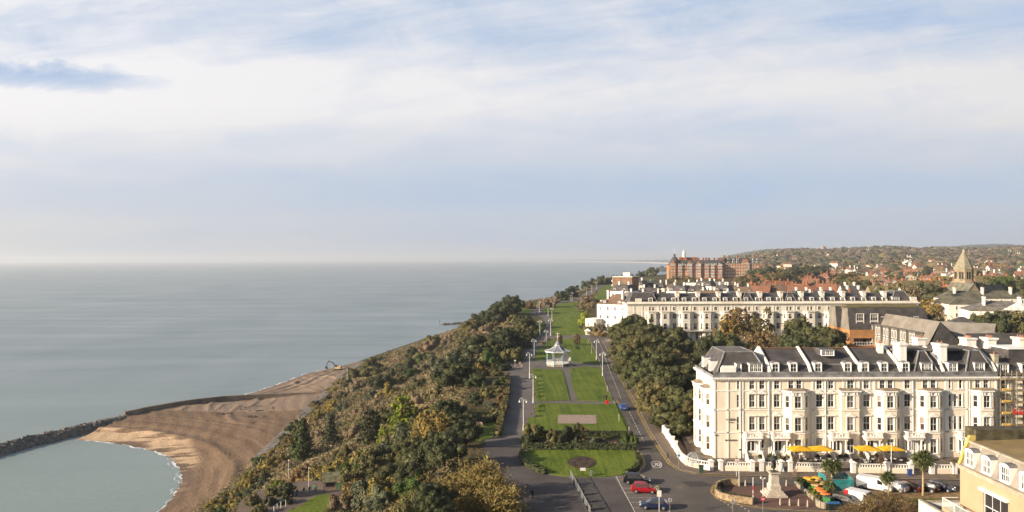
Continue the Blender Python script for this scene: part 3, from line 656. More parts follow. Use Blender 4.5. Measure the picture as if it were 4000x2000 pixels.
def crown(seed, n=2600, nc=34, hgt=1.0, fill=.75, leaf=.055, jit=.55, under=-.25, clump=.30, asp=1.2, dome=True, core=True, irreg=.2):
    """unit crown, radius 1, centred at z=hgt*.5 ; leaves gathered in clumps over a lumpy dome"""
    r = rs(seed); d = r.randn(nc, 3); d[:,2] = np.abs(d[:,2])*1.0 + under*r.rand(nc); d /= np.linalg.norm(d, axis=1)[:,None]
    rad = (fill + (1-fill)*r.rand(nc)**.5)*(1+irreg*r.randn(nc)).clip(.6, 1.35); cc = d*rad[:,None]*(1-clump*.7)
    cs = clump*r.uniform(.7, 1.3, nc)
    k = r.choice(nc, n, p=cs**2/np.sum(cs**2)); dd = r.randn(n, 3); dd[:,2] += .35; dd /= np.linalg.norm(dd, axis=1)[:,None]
    out = cc[k]/np.linalg.norm(cc[k], axis=1)[:,None]; dd = dd+out*.5; dd /= np.linalg.norm(dd, axis=1)[:,None]
    P = cc[k]+dd*cs[k][:,None]*r.uniform(.75, 1.08, n)[:,None]
    Nn = dd*.9+r.randn(n, 3)*jit; Nn /= np.linalg.norm(Nn, axis=1)[:,None]
    S = leaf*r.uniform(.6, 1.5, n)
    sc = np.array([1, 1, hgt]); P = P*sc; ex = None
    if core:
        vs = []; fs = []
        vs.append(IV*np.array([.55,.55,.5*hgt])*lump(IV, seed)[:,None]+np.array([0,0,.08*hgt])); fs.append(IF)
        for j in range(nc):
            vs.append((IV*cs[j]*.70+cc[j])*sc); fs.append(IF+len(IV)*(j+1))
        ex = (np.concatenate(vs), np.concatenate(fs))
    return leafmesh('crown', P, Nn, S, asp, seed, ex)
def twigmesh(seed, stems=9, depth=5, spread=.5, thick=.012, up=.5, leaves=600, leaf=.03, L0=.55, kids=(2,4), lname='crown', lean=.25, minth=.0035):
    """unit bare crown of real branches (height about 1.6, radius about 1) with sparse leaves; returns crown mesh"""
    r = random.Random(seed); V = []; Fc = []; LP = []
    def br(p, d, L, th, dep):
        q = p + d*L; u = d.cross(Vector((.3,.2,1))).normalized(); w_ = d.cross(u)
        i = len(V); t2 = max(th*.7, minth)
        for (c, t) in ((p, th), (q, t2)):
            for k in range(3): a = k*2.094; V.append(c+u*(t*math.cos(a))+w_*(t*math.sin(a)))
        for k in range(3): j = (k+1) % 3; Fc.append((i+k, i+j, i+3+j, i+3+k))
        if dep <= 2: LP.append(q)
        if dep == 0: return
        for _ in range(r.randint(*kids)):
            nd = (d + Vector((r.gauss(0, spread), r.gauss(0, spread), r.gauss(0, spread)*.6+up*.35))).normalized()
            br(p+d*L*r.uniform(.55, 1), nd, L*r.uniform(.55, .85), t2, dep-1)
    for s in range(stems):
        a = 2*math.pi*s/stems+r.random(); d = Vector((math.cos(a)*lean*r.uniform(.4,1.6), math.sin(a)*lean*r.uniform(.4,1.6), 1)).normalized()
        br(Vector((math.cos(a)*.06, math.sin(a)*.06, 0)), d, L0*r.uniform(.7, 1.1), thick, depth)
    rr = rs(seed); idx = rr.randint(0, len(LP), leaves); C = np.array([LP[i][:] for i in idx])+rr.randn(leaves, 3)*.05
    Nn = rr.randn(leaves, 3); Nn[:,2] += .5; Nn /= np.linalg.norm(Nn, axis=1)[:,None]
    me = leafmesh(lname, C, Nn, leaf*rr.uniform(.6, 1.4, leaves), 1.2, seed, (np.array([v[:] for v in V]), np.array(Fc)))
    mi = np.zeros(len(me.polygons), int); mi[leaves:] = 1; return me, mi
def pinemesh(seed, layers=7, n=2200, h=2.4, taper=.75, leaf=.06, flat=.16):
    r = rs(seed); C = []; Nn = []
    for k in range(layers):
        t = k/(layers-1); z = .35+t*(h-.45); R0 = (1-t*taper)*r.uniform(.75, 1.05); m = int(n/layers*(1.3-t*.6)); nb = r.randint(4, 7); off = r.rand()*6
        a = (r.randint(0, nb, m)+r.randn(m)*.16)*2*np.pi/nb+off; q = R0*np.sqrt(r.rand(m)); c = np.stack([np.cos(a)*q, np.sin(a)*q, z+r.randn(m)*flat*.5+.12*(R0-q)], 1)
        nn = np.stack([np.cos(a)*.4, np.sin(a)*.4, np.ones(m)], 1)+r.randn(m, 3)*.5; C.append(c); Nn.append(nn)
    C = np.concatenate(C); Nn = np.concatenate(Nn); Nn /= np.linalg.norm(Nn, axis=1)[:,None]
    return leafmesh('crown', C, Nn, leaf*r.uniform(.6, 1.4, len(C)), 1.6, seed)
def trunkmesh(seed, h=1.0, r0=.07, limbs=4, lean=.1, spread=.55):
    r = random.Random(seed); mb = MB(); top = Vector((r.uniform(-lean, lean), r.uniform(-lean, lean), h))
    mb.tube([(0,0,-.25), top*.35+Vector((r.uniform(-.03,.03),0,0)), top*.7, top], r0, r0*.45, 6)
    for k in range(limbs):
        a = 2*math.pi*k/limbs+r.random(); s = top*r.uniform(.45, .8); mb.tube([s, s+Vector((math.cos(a)*spread*.5, math.sin(a)*spread*.5, .25*h)), s+Vector((math.cos(a)*spread, math.sin(a)*spread, .5*h))], r0*.5, r0*.18, 5)
    return mb
BARK = mat('bark', (.16,.12,.085), .95, .3, 3.0); BARKP = mat('bark_pine', (.30,.19,.12), .95, .3, 3.0)
def LM(n, c, c2=None, orand=.22, hrand=.012, sc=2.6): return mat('leaf_'+n, c, .75, .25, sc, c2=c2, orand=orand, hrand=hrand, spec=.25)
LEAF = dict(
  holm=LM('evergreen_dark', (.092,.092,.034), (.042,.047,.018)), dark=LM('evergreen_black', (.062,.068,.028), (.030,.036,.015)),
  grey=LM('grey_green', (.115,.120,.070), (.055,.062,.034)), olive=LM('olive', (.145,.125,.045), (.070,.066,.024)),
  gold=LM('gold', (.26,.19,.042), (.13,.10,.026)), autumn=LM('autumn', (.26,.175,.045), (.13,.085,.028)), rust=LM('rust', (.19,.12,.05), (.10,.07,.035)),
  brown=LM('brown_twig', (.24,.18,.105), (.14,.108,.062)), lime=LM('lime', (.21,.23,.022), (.08,.105,.016)), green=LM('green', (.075,.105,.022), (.034,.052,.014)),
  palm=LM('palm', (.11,.125,.045), (.05,.06,.022)), far=LM('far_wood', (.125,.105,.055), (.062,.058,.034), .3, .02))
MESH = {}
for k in range(4):
    MESH['round', k] = crown(10+k, 7500, 56, .95, .62, .031, .45, clump=.26, irreg=.30, under=-1.0)
    MESH['shrub', k] = crown(30+k, 4600, 34, .78, .50, .036, .5, clump=.27, irreg=.34)
    MESH['loose', k] = crown(50+k, 2600, 34, 1.1, .55, .045, .9, clump=.22, core=False, irreg=.3)
    MESH['small', k] = crown(70+k, 700, 16, .95, .75, .085, .55, clump=.36)
for k in range(3): MESH['pine', k] = pinemesh(90+k); MESH['cedar', k] = pinemesh(95+k, 6, 2600, 2.0, .45, .055, .12)
TW = {}
for k in range(3): TW[k] = twigmesh(110+k, 8, 4, .55, .016, .4, 500, .035, .5, (2,4))
TRK = [trunkmesh(k, 1.0, .075, 4) for k in range(3)]
TRKM = []
for t in TRK:
    o = t.build('trunk', BARK); TRKM.append(o.data); bpy.data.objects.remove(o)
for me in list(MESH.values()): me.materials.append(LEAF['holm'])
for k in TW:
    me, mi = TW[k]; me.materials.append(LEAF['brown']); me.materials.append(BARK); me.polygons.foreach_set('material_index', mi)
def mobj(name, me, parent, m=None):
    o = bpy.data.objects.new(name, me); col.objects.link(o)
    if m is not None and me.materials and m != me.materials[0]:
        o.material_slots[0].link = 'OBJECT'; o.material_slots[0].material = m
    if parent is not None: reg(o, parent)
    return o
LOOK = dict(holm='dark evergreen', dark='nearly black evergreen', grey='grey-green', olive='olive green', gold='golden', autumn='yellow-leaved autumn', rust='rust brown', brown='bare brown', lime='bright yellow-green', green='fresh green', palm='green', far='brownish')
KN = dict(round='tree', shrub='shrub', loose='tree', small='tree', pine='pine', cedar='cedar', twig='tree')
cnt = [0]
def plant(x, y, r, shape='round', leaf='holm', h=None, z=None, trunk=None, sq=1.0, look=None, group=None):
    """r crown radius, h total height"""
    cnt[0] += 1; s = rnd.randint(0, 99)
    z = float(terr(x, y)) if z is None else z
    shrub = shape == 'shrub'
    if h is None: h = r*1.15 if shrub else r*1.7
    nm = {'shrub':'shrub','pine':'pine_tree','cedar':'cedar_tree'}.get(shape, 'tree')
    t = empty(nm, (x, y, z), rnd.uniform(0, 6.28))
    if shape in ('round','shrub','loose','small'):
        me = MESH[shape, s % 4]; hh = {'round':.95,'shrub':.85,'loose':1.1,'small':.95}[shape]
        rz = (h if shrub else h*.62)/(1.25*hh)/ (1.0 if shrub else 1.0); c = mobj('crown', me, t, LEAF[leaf]); c.scale = (r, r*rnd.uniform(.9,1.1)*sq, rz); c.location = (0, 0, h-rz*hh*1.02 if not shrub else h*.12)
        th = (h-rz*.7) if not shrub else h*.4
    elif shape in ('pine','cedar'):
        c = mobj('crown', MESH[shape, s % 3], t, LEAF[leaf]); hh = 2.4 if shape == 'pine' else 2.0; c.scale = (r, r, h/hh); th = h*.93
    else:
        me = TW[s % 3][0]; c = mobj('crown', me, t, LEAF[leaf]); c.scale = (r*.95, r*.95, h/1.65); th = h*.4
    if trunk is None: trunk = not shrub and shape != 'twig'
    if trunk or shape == 'twig':
        k = mobj('trunk', TRKM[s % 3], t, BARKP if shape in ('pine','cedar') else None); k.scale = (th*.9 if shape not in('pine','cedar') else h*.45, th*.9 if shape not in('pine','cedar') else h*.45, th)
    auto(t, look or (LOOK[leaf]+' '+KN[shape]), 'shrub' if shrub else 'tree', None, group or ('shrubs and trees on the slope' if x < 0 else None))
    return t
def plantpx(u, v, wpx, shape='shrub', leaf='holm', hk=1.0, drop=.35, **k):
    p = GT(u, v+wpx*drop); r = wpx/2/F*p.y*1.05
    h = {'shrub':1.35,'round':1.65,'loose':1.9,'small':1.9,'pine':2.6,'cedar':2.3,'twig':1.9}[shape]*r*hk
    return plant(p.x, p.y, r, shape, leaf, h=h, **k)
SL = '''1175 1704 58 round dark|1182 1765 118 pine green|1293 1712 80 pine dark|1451 1704 116 cedar dark|1573 1662 130 cedar lime|1620 1640 60 cedar lime|1500 1716 60 cedar lime|1524 1640 90 round holm|1751 1628 120 round dark|1681 1668 150 shrub grey|1594 1712 150 shrub grey|1690 1712 160 loose autumn|1740 1682 90 loose autumn|1734 1774 160 round dark|1821 1705 120 round dark|1785 1660 90 round dark|1454 1800 160 shrub olive|1349 1823 130 shrub gold|1507 1777 130 shrub grey|1611 1777 130 round holm|1454 1920 170 shrub grey|1384 1864 110 shrub olive|1524 1895 160 round holm|1611 1882 140 round holm|1332 1969 110 shrub brown|1402 1955 120 loose autumn|1489 1960 120 round grey|1594 1987 130 shrub olive|1699 1969 150 round dark|1640 1830 100 round dark|1182 1850 100 shrub rust|1215 1835 70 shrub rust|1087 1795 80 shrub gold|1045 1815 75 shrub gold|1028 1864 70 shrub olive|1094 1895 66 shrub lime|1063 1920 60 shrub olive|1115 1920 70 round dark|1052 1959 56 shrub grey|1115 1950 60 shrub dark|940 1925 80 shrub gold|975 1885 80 shrub gold|985 1950 70 shrub olive|915 1965 70 shrub gold|868 1990 60 shrub green|1000 1850 60 shrub gold|1010 1990 60 shrub olive|1454 1434 104 shrub olive|1615 1374 58 shrub dark|1671 1354 74 shrub brown|1695 1335 84 shrub olive|1594 1424 84 shrub dark|1608 1452 64 shrub green|1643 1396 52 shrub green|1699 1410 84 shrub grey|1800 1370 70 shrub dark|1867 1368 116 round dark|1786 1437 120 round grey|1769 1484 150 round dark|1849 1447 62 shrub olive|1451 1539 64 shrub grey|1524 1521 74 shrub gold|1489 1490 84 shrub dark|1395 1507 70 shrub brown|1363 1497 48 shrub dark|1297 1584 70 shrub gold|1252 1618 56 shrub gold|1335 1591 56 shrub grey|1290 1632 50 shrub grey|1384 1452 70 shrub olive|1769 1612 90 round dark|1990 1206 96 round dark|2018 1196 60 round dark|1955 1235 60 round dark|1925 1240 90 round dark|1880 1262 80 round dark|1965 1225 90 round holm|1845 1290 80 round olive|1900 1300 90 shrub brown|1835 1330 90 shrub olive|1897 1222 40 shrub dark|1940 1205 30 loose dark|2052 1263 62 round dark|2011 1248 60 shrub olive|2067 1192 40 shrub rust|1890 1290 56 shrub dark|1925 1270 60 shrub olive|1974 1320 130 shrub dark|1950 1355 100 round dark|2005 1379 84 shrub olive|1912 1395 80 shrub green|2042 1336 60 shrub olive|2222 1138 60 shrub dark|2191 1154 56 shrub dark|2244 1126 46 shrub dark|2170 1168 40 shrub brown|2291 1112 46 shrub dark|2343 1094 50 shrub holm|2310 1102 44 shrub dark|2461 1080 34 shrub dark|2498 1069 34 shrub dark|2545 1060 50 shrub holm|2585 1053 44 shrub dark|2520 1065 34 shrub holm|2400 1090 44 shrub dark|2375 1096 40 shrub olive|2430 1084 36 shrub dark|2145 1180 60 shrub brown|2118 1186 40 shrub brown|1835 1265 50 shrub dark|1860 1245 50 shrub olive|1810 1300 60 shrub olive|1850 1310 70 shrub brown|1750 1330 60 shrub brown|1880 1440 66 shrub gold|1860 1500 80 round dark|1895 1530 60 shrub olive|1860 1570 70 round dark|1930 1395 60 shrub green|1830 1640 60 round dark|1560 1590 70 shrub brown|1500 1620 80 shrub brown|1420 1600 80 shrub brown|1640 1560 90 shrub brown|1700 1540 80 shrub olive|1250 1690 60 shrub brown|1380 1680 80 shrub brown|1340 1760 70 shrub olive|1260 1760 60 shrub brown|1480 1560 70 shrub brown|1990 1300 64 shrub dark|2012 1290 54 shrub olive|2032 1302 44 round holm|2068 1290 54 shrub olive|2086 1270 40 shrub green|2060 1312 50 shrub dark|2040 1275 46 shrub olive|2020 1320 60 shrub holm|1985 1345 60 shrub olive|1560 1480 60 shrub olive|1640 1500 70 shrub holm|1580 1540 70 shrub olive|1720 1460 70 shrub grey|1540 1450 60 shrub holm|1440 1490 50 shrub olive|1340 1545 50 shrub olive|1660 1620 70 shrub olive|1420 1660 60 shrub olive|1330 1660 50 shrub grey'''
for e in SL.split('|'):
    a = e.split(); plantpx(float(a[0]), float(a[1]), float(a[2]), a[3], a[4])
# further shrubs spread over the slope
r_ = random.Random(21); N_ = 0; placed = []
while N_ < 125:
    y = 165*math.exp(r_.random()*1.55); xt = float(np.interp(y, XT[:,0], XT[:,1])); xf = float(np.interp(y, XF[:,0], XF[:,1])); s = r_.uniform(.03, .95); x = xt+(xf-xt)*s
    if ((x+42)/17)**2+((y-152)/22)**2 < 1 or (x > -14 and 195 < y < 285): continue
    if any((x-a)**2+(y-b)**2 < 14 for a, b in placed): continue
    placed.append((x, y)); q = r_.random(); gz_ = math.sin(x*.09+y*.04)+math.sin(y*.033-x*.07+1); q = q*.55 if gz_ < .1 else .35+q*.65
    lf = ('brown' if q < .60 else 'olive' if q < .80 else 'holm' if q < .88 else 'grey' if q < .94 else 'gold') if s < .75 else ('gold' if q < .35 else 'olive' if q < .6 else 'dark')
    plant(x, y, r_.uniform(1.6, 3.4)*(1+y/1500), 'shrub', lf, h=r_.uniform(1.4, 2.8)); N_ += 1
for k in range(96):   # closed canopy near the forecourt, golden fringe along the foot
    if k < 46: y = r_.uniform(122, 196); x = r_.uniform(-38 if y < 140 else -44, -14) - (y-122)*.06; lf = r_.choice(['olive','grey','holm','olive','green','grey','holm','gold']); 
    else: y = 205*math.exp(r_.random()*1.02); x = float(np.interp(y, XF[:,0], XF[:,1]))+r_.uniform(1.5, 11); lf = r_.choice(['gold','olive','gold','green','dark'])
    if k < 46 and ((x+42)/17)**2+((y-152)/22)**2 < 1: continue
    plant(x, y, r_.uniform(2.8, 4.6) if k < 46 else r_.uniform(2.2, 3.6), 'shrub', lf, h=r_.uniform(3.5, 5.5) if k < 46 else r_.uniform(2.2, 3.6))
# bare scrub ground cover (uncountable)
def scrub():
    r = rs(4); n = 34000; y = 120*np.exp(r.rand(n)*1.95); s = r.rand(n)*1.02-.01
    x = np.interp(y, XT[:,0], XT[:,1])*(1-s)+np.interp(y, XF[:,0], XF[:,1])*s
    k = (((x+42)/15)**2+((y-152)/20)**2 > 1)&~((x > -13)&(y > 195)&(y < 285)); x, y = x[k], y[k]
    z = terr(x, y); m = 9; X = np.repeat(x, m)+r.randn(len(x)*m)*.7; Y = np.repeat(y, m)+r.randn(len(x)*m)*.7; Z = np.repeat(z, m)+r.rand(len(x)*m)**1.2*(1.1+np.sin(X*.2)*np.cos(Y*.13)*.5)
    Nn = r.randn(len(X), 3); Nn[:,:2] *= .55; Nn[:,2] = Nn[:,2]*.3+1.0; Nn[:,0] -= .35; Nn /= np.linalg.norm(Nn, axis=1)[:,None]
    me = leafmesh('scrub', np.stack([X,Y,Z],1), Nn, .13*(.6+Y/260)*r.uniform(.6,1.4,len(X)), 2.0, 5)
    me.materials.append(mat('scrub_twigs', (.24,.18,.10), .9, .25, .05, c2=(.14,.115,.052))); o = bpy.data.objects.new('scrub', me); col.objects.link(o); tag(o, kind='stuff')
scrub()
def under():
    r = rs(14); n = 3600; y = 150*np.exp(r.rand(n)*1.75); s = r.rand(n); x = np.interp(y, XT[:,0], XT[:,1])*(1-s)+np.interp(y, XF[:,0], XF[:,1])*s
    g = np.sin(x*.09+y*.04)+np.sin(y*.033-x*.07+1)+r.randn(n)*.5; k = (g > .2)&(((x+42)/17)**2+((y-152)/22)**2 > 1)&~((x > -14)&(y > 195)&(y < 290)); x, y = x[k], y[k]; n = len(x); z = terr(x, y); rad = r.uniform(1.0, 2.4, n)*(1+y/1400); m = 60
    d = r.randn(n*m, 3); d[:,2] = np.abs(d[:,2]); d /= np.linalg.norm(d, axis=1)[:,None]; rr = np.repeat(rad, m)[:,None]; C = np.stack([np.repeat(x, m), np.repeat(y, m), np.repeat(z, m)], 1)+d*rr*np.array([1,1,.8])*(1+.25*r.randn(n*m,1)); Nn = d+r.randn(n*m,3)*.5; Nn /= np.linalg.norm(Nn, axis=1)[:,None]
    me = leafmesh('undergrowth', C, Nn, .11*(.7+np.repeat(y, m)/330)*r.uniform(.6,1.4,n*m), 1.2, 6); me.materials.append(mat('undergrowth_leaves', (.15,.125,.052), .9, .3, .045, c2=(.065,.066,.028))); o = bpy.data.objects.new('undergrowth', me); col.objects.link(o); tag(o, kind='stuff')
under()
# big half-bare tree at the edge of the forecourt
bigm, mi = twigmesh(301, 14, 6, .40, .022, .45, 12000, .0085, .42, (2,3), lean=.5, minth=.0048)
bigm.materials.append(LEAF['gold']); bigm.materials.append(mat('twig_olive', (.34,.27,.10), .9, .3, 3)); bigm.polygons.foreach_set('material_index', mi)
bigm2, mi = twigmesh(302, 10, 5, .45, .02, .45, 1600, .02, .42, (2,4), lean=.5, minth=.003)
bigm2.materials.append(LEAF['gold']); bigm2.materials.append(MATS['twig_olive']); bigm2.polygons.foreach_set('material_index', mi)
def bigtree(u, v, D, r, h, me, label, leaf=None, z=None, cat='tree'):
    x = UD(u, D); z = VZ(u, v, D) if z is None else z; t = empty('tree', (x, D, z), rnd.uniform(0, 6)); tag(t, label, cat)
    c = mobj('crown', me, t, LEAF[leaf] if leaf else None); c.scale = (r, r, h/1.6); k = mobj('trunk', TRKM[1], t); k.scale = (h*.5, h*.5, h*.35); return t
bigtree(1850, 2060, 122, 14.5, 15.5, bigm, 'large half-bare tree with olive twigs and yellow leaves beside the dark forecourt', z=-5.5)
bigtree(1640, 2110, 116, 6.5, 8.0, bigm2, 'twiggy yellow-leaved tree at the bottom edge, left of the large half-bare tree', z=-9)
bigtree(1990, 2090, 108, 4.0, 5.5, bigm2, 'twiggy tree cut by the bottom edge beside the forecourt corner', z=-2.5)
# evergreen belt between the road and the hotel
EV = '''2483 1258 100|2430 1285 80|2540 1300 110|2500 1345 120|2600 1350 110|2440 1345 90|2560 1400 130|2650 1400 110|2480 1400 110|2690 1360 90|2640 1300 80|2725 1420 90|2530 1500 90|2570 1450 110|2460 1300 90|2740 1470 70|2500 1450 100|2600 1470 130|2700 1450 110|2560 1530 120|2650 1540 120|2730 1500 80|2610 1600 100|2690 1600 110|2730 1560 90|2745 1630 60|2660 1650 70'''
for i, e in enumerate(EV.split('|')):
    u, v, w_ = map(float, e.split()); D = 38*F/(v+.62*w_*1.35-1006); D = min(D, 345); x = UD(u, D); r = w_/2/F*D*1.38; top = VZ(u, v-w_*.27, D)
    plant(x, D, r, 'round', ['holm','holm','holm','olive'][i % 4], h=max(5, top), z=0, group='evergreen trees between the road and the white hotel')
# trees round the middle distance: (u, vtop, vbase_guess D, radius m, kind, leaf)
MT = '''2880 1205 318 6 loose rust 12|2925 1215 312 5 twig autumn 12|2960 1225 306 5.5 loose olive 11|2845 1230 305 5 loose autumn 12|3000 1245 300 5 twig brown 11|3040 1260 296 5 twig rust 9|2900 1270 290 5.5 twig brown 10|3070 1275 292 4.5 twig rust 8|2970 1280 286 5 loose rust 9|2815 1300 262 7.5 round holm 12|2770 1315 255 5 round dark 10|2860 1310 258 5.5 round holm 11|3135 1240 322 8 round holm 13|3160 1290 275 8 round holm 12|3225 1280 268 7.5 round holm 13|3262 1310 262 4.5 round holm 10|3105 1310 262 6 round dark 10|2310 1262 400 4.5 shrub olive 6|2284 1255 410 3 shrub holm 5|2281 1215 430 3.5 shrub lime 6|2290 1175 470 7 loose brown 8|2300 1150 520 9 loose brown 9|2335 1285 378 4 shrub rust 5|2345 1262 388 3 loose brown 7|2660 1078 900 14 loose olive 14|2690 1082 860 10 loose olive 12|3520 1110 480 8 loose olive 14|3560 1120 470 9 loose brown 14|3600 1105 520 9 round holm 14|3640 1112 500 9 round holm 13|3590 1160 420 9 loose olive 15|3630 1175 400 9 loose autumn 14|3560 1170 430 7 loose olive 12|3625 1230 370 6 round dark 9|3660 1245 350 5 round dark 8|3720 1205 330 9 twig autumn 15|3770 1215 320 8 twig gold 14|3700 1235 325 7 twig autumn 12|3800 1230 315 5 round holm 9|3860 1235 310 8 round dark 13|3900 1225 305 8 round dark 13|3950 1215 310 9 round dark 14|3990 1220 300 7 loose olive 12|3830 1090 560 10 loose olive 14|3870 1080 580 10 loose olive 15|3920 1085 560 11 round green 15|3960 1100 540 10 round holm 14|4010 1090 560 12 round green 15|3800 1105 540 8 round holm 12|2935 1070 820 13 loose olive 15|2960 1050 900 13 round holm 16|2995 1040 980 14 round dark 16|3020 1070 800 14 loose olive 15|3070 1055 850 14 loose olive 14|3110 1045 900 16 round dark 18|3160 1040 950 16 round dark 18|3200 1045 930 14 round dark 16|3270 1085 700 10 round holm 14|3310 1090 690 11 round holm 15|3350 1085 720 10 round olive 14|3380 1095 680 10 round holm 15|3290 1060 800 11 loose olive 14|3350 1060 850 11 loose olive 14|2775 1090 760 12 loose autumn 12|2950 1100 640 9 loose olive 12|3000 1105 610 8 loose gold 10|3440 1125 520 6 round holm 10'''
for e in MT.split('|'):
    a = e.split(); u, v, D, r = map(float, a[:4]); x = UD(u, D); top = VZ(u, v, D); h = float(a[6]); z = min(top-h, float(terr(x, D))+3); z = float(terr(x, D)) if top-float(terr(x, D)) < h*1.9 else z
    plant(x, D, r, a[4], a[5], h=max(3, top-z), z=z, group='trees among the buildings')
# ------------------------------------------------------------------ building kit
def glass_mat():
    m = bpy.data.materials.new('window_glass'); m.use_nodes = True; N = m.node_tree.nodes; L = m.node_tree.links; b = N['Principled BSDF']
    b.inputs['Roughness'].default_value = .12; b.inputs['Specular IOR Level'].default_value = .6
    oi = N.new('ShaderNodeObjectInfo'); r = N.new('ShaderNodeValToRGB'); e = r.color_ramp.elements
    e[0].color = (.012,.012,.014,1); e[1].color = (.07,.062,.055,1); L.new(oi.outputs['Random'], r.inputs[0]); L.new(r.outputs[0], b.inputs['Base Color']); return m
def blind_mat():
    m = bpy.data.materials.new('window_blind'); m.use_nodes = True; N = m.node_tree.nodes; L = m.node_tree.links; b = N['Principled BSDF']
    b.inputs['Roughness'].default_value = .3; oi = N.new('ShaderNodeObjectInfo'); r = N.new('ShaderNodeValToRGB'); e = r.color_ramp.elements
    e[0].position = .3; e[0].color = (.03,.028,.028,1); e[1].position = .75; e[1].color = (.30,.27,.23,1); L.new(oi.outputs['Random'], r.inputs[0]); L.new(r.outputs[0], b.inputs['Base Color']); return m
GLASS = glass_mat(); BLIND = blind_mat()
CREAM = mat('stucco_cream', (.83,.72,.57), .85, .02, 1.0, c2=(.74,.63,.49), sc3=(1.6,1.6,.14), det=6); WHITE = mat('stucco_white', (.84,.81,.76), .8, .02, 1.0, c2=(.74,.69,.61), sc3=(2,2,.2), det=6); PAINT = mat('paint_white', (.80,.79,.76), .5, .03, 1)
AGED = mat('stucco_aged', (.82,.77,.68), .88, .04, 1.0, c2=(.66,.58,.46), sc3=(.9,.9,.08), det=6); AGEDW = mat('stucco_aged_white', (.78,.73,.65), .85, .06, .2, c2=(.62,.56,.47))
LEADM = mat('lead_sheet', (.23,.225,.225), .6, .25, .8); SLATE = mat('slate', (.082,.072,.068), .7, .25, .5, c2=(.045,.042,.042), bump=.05, det=9); SLATE2 = mat('slate_pale', (.17,.155,.135), .8, .2, .4)
STONE = mat('coping_stone', (.45,.38,.29), .9, .15, 1.0); REDB = mat('brick_red', (.32,.13,.055), .9, .2, .12, c2=(.20,.07,.035)); ORB = mat('brick_orange', (.40,.20,.08), .9, .12, .3); BRB = mat('brick_brown', (.24,.145,.09), .9, .2, .3)
TILE = mat('tile_red', (.22,.105,.065), .9, .25, .15, c2=(.20,.085,.05)); MOSS = mat('roof_mossy', (.15,.125,.04), .95, .3, .35, c2=(.10,.075,.045)); TILEB = mat('tile_brown', (.19,.125,.085), .9, .2, .2)
POT = mat('chimney_pot', (.32,.15,.09), .9, .1, 1); RAIL = mat('metal_black', (.03,.03,.03), .5, .1, 1); BUFF = mat('stone_buff', (.35,.275,.175), .9, .18, .4, c2=(.22,.17,.11)); COPPER = mat('spire_stone', (.27,.245,.17), .9, .15, .5)
DARKW = mat('dark_window', (.03,.028,.03), .2, .1, 1)
def wallp(mb, p0, p1, z0, z1, holes=(), depth=.24, m=0):
    p0 = Vector((p0[0], p0[1], 0)); p1 = Vector((p1[0], p1[1], 0)); L_ = (p1-p0).length; d = (p1-p0)/L_; n = Vector((d.y, -d.x, 0))
    sc = sorted({0, L_} | {min(max(h[0], 0), L_) for h in holes} | {min(max(h[1], 0), L_) for h in holes}); zc = sorted({z0, z1} | {min(max(h[2], z0), z1) for h in holes} | {min(max(h[3], z0), z1) for h in holes})
    P = lambda s, z, o=0: tuple(p0+d*s-n*o+Vector((0,0,z)))
    for s0, s1 in zip(sc[:-1], sc[1:]):
        run = None
        for a, b in zip(zc[:-1], zc[1:]):
            cx, cz = (s0+s1)/2, (a+b)/2
            if any(h[0] < cx < h[1] and h[2] < cz < h[3] for h in holes):
                if run: mb.quad(P(s0,run[0]), P(s1,run[0]), P(s1,run[1]), P(s0,run[1]), m); run = None
            else: run = (run[0], b) if run else (a, b)
        if run: mb.quad(P(s0,run[0]), P(s1,run[0]), P(s1,run[1]), P(s0,run[1]), m)
    for h in holes:
        a, b, c, e = h[:4]
        mb.quad(P(a,c), P(a,c,depth), P(a,e,depth), P(a,e), m); mb.quad(P(b,c,depth), P(b,c), P(b,e), P(b,e,depth), m)
        mb.quad(P(a,c), P(b,c), P(b,c,depth), P(a,c,depth), m); mb.quad(P(a,e,depth), P(b,e,depth), P(b,e), P(a,e), m)
WM = {}
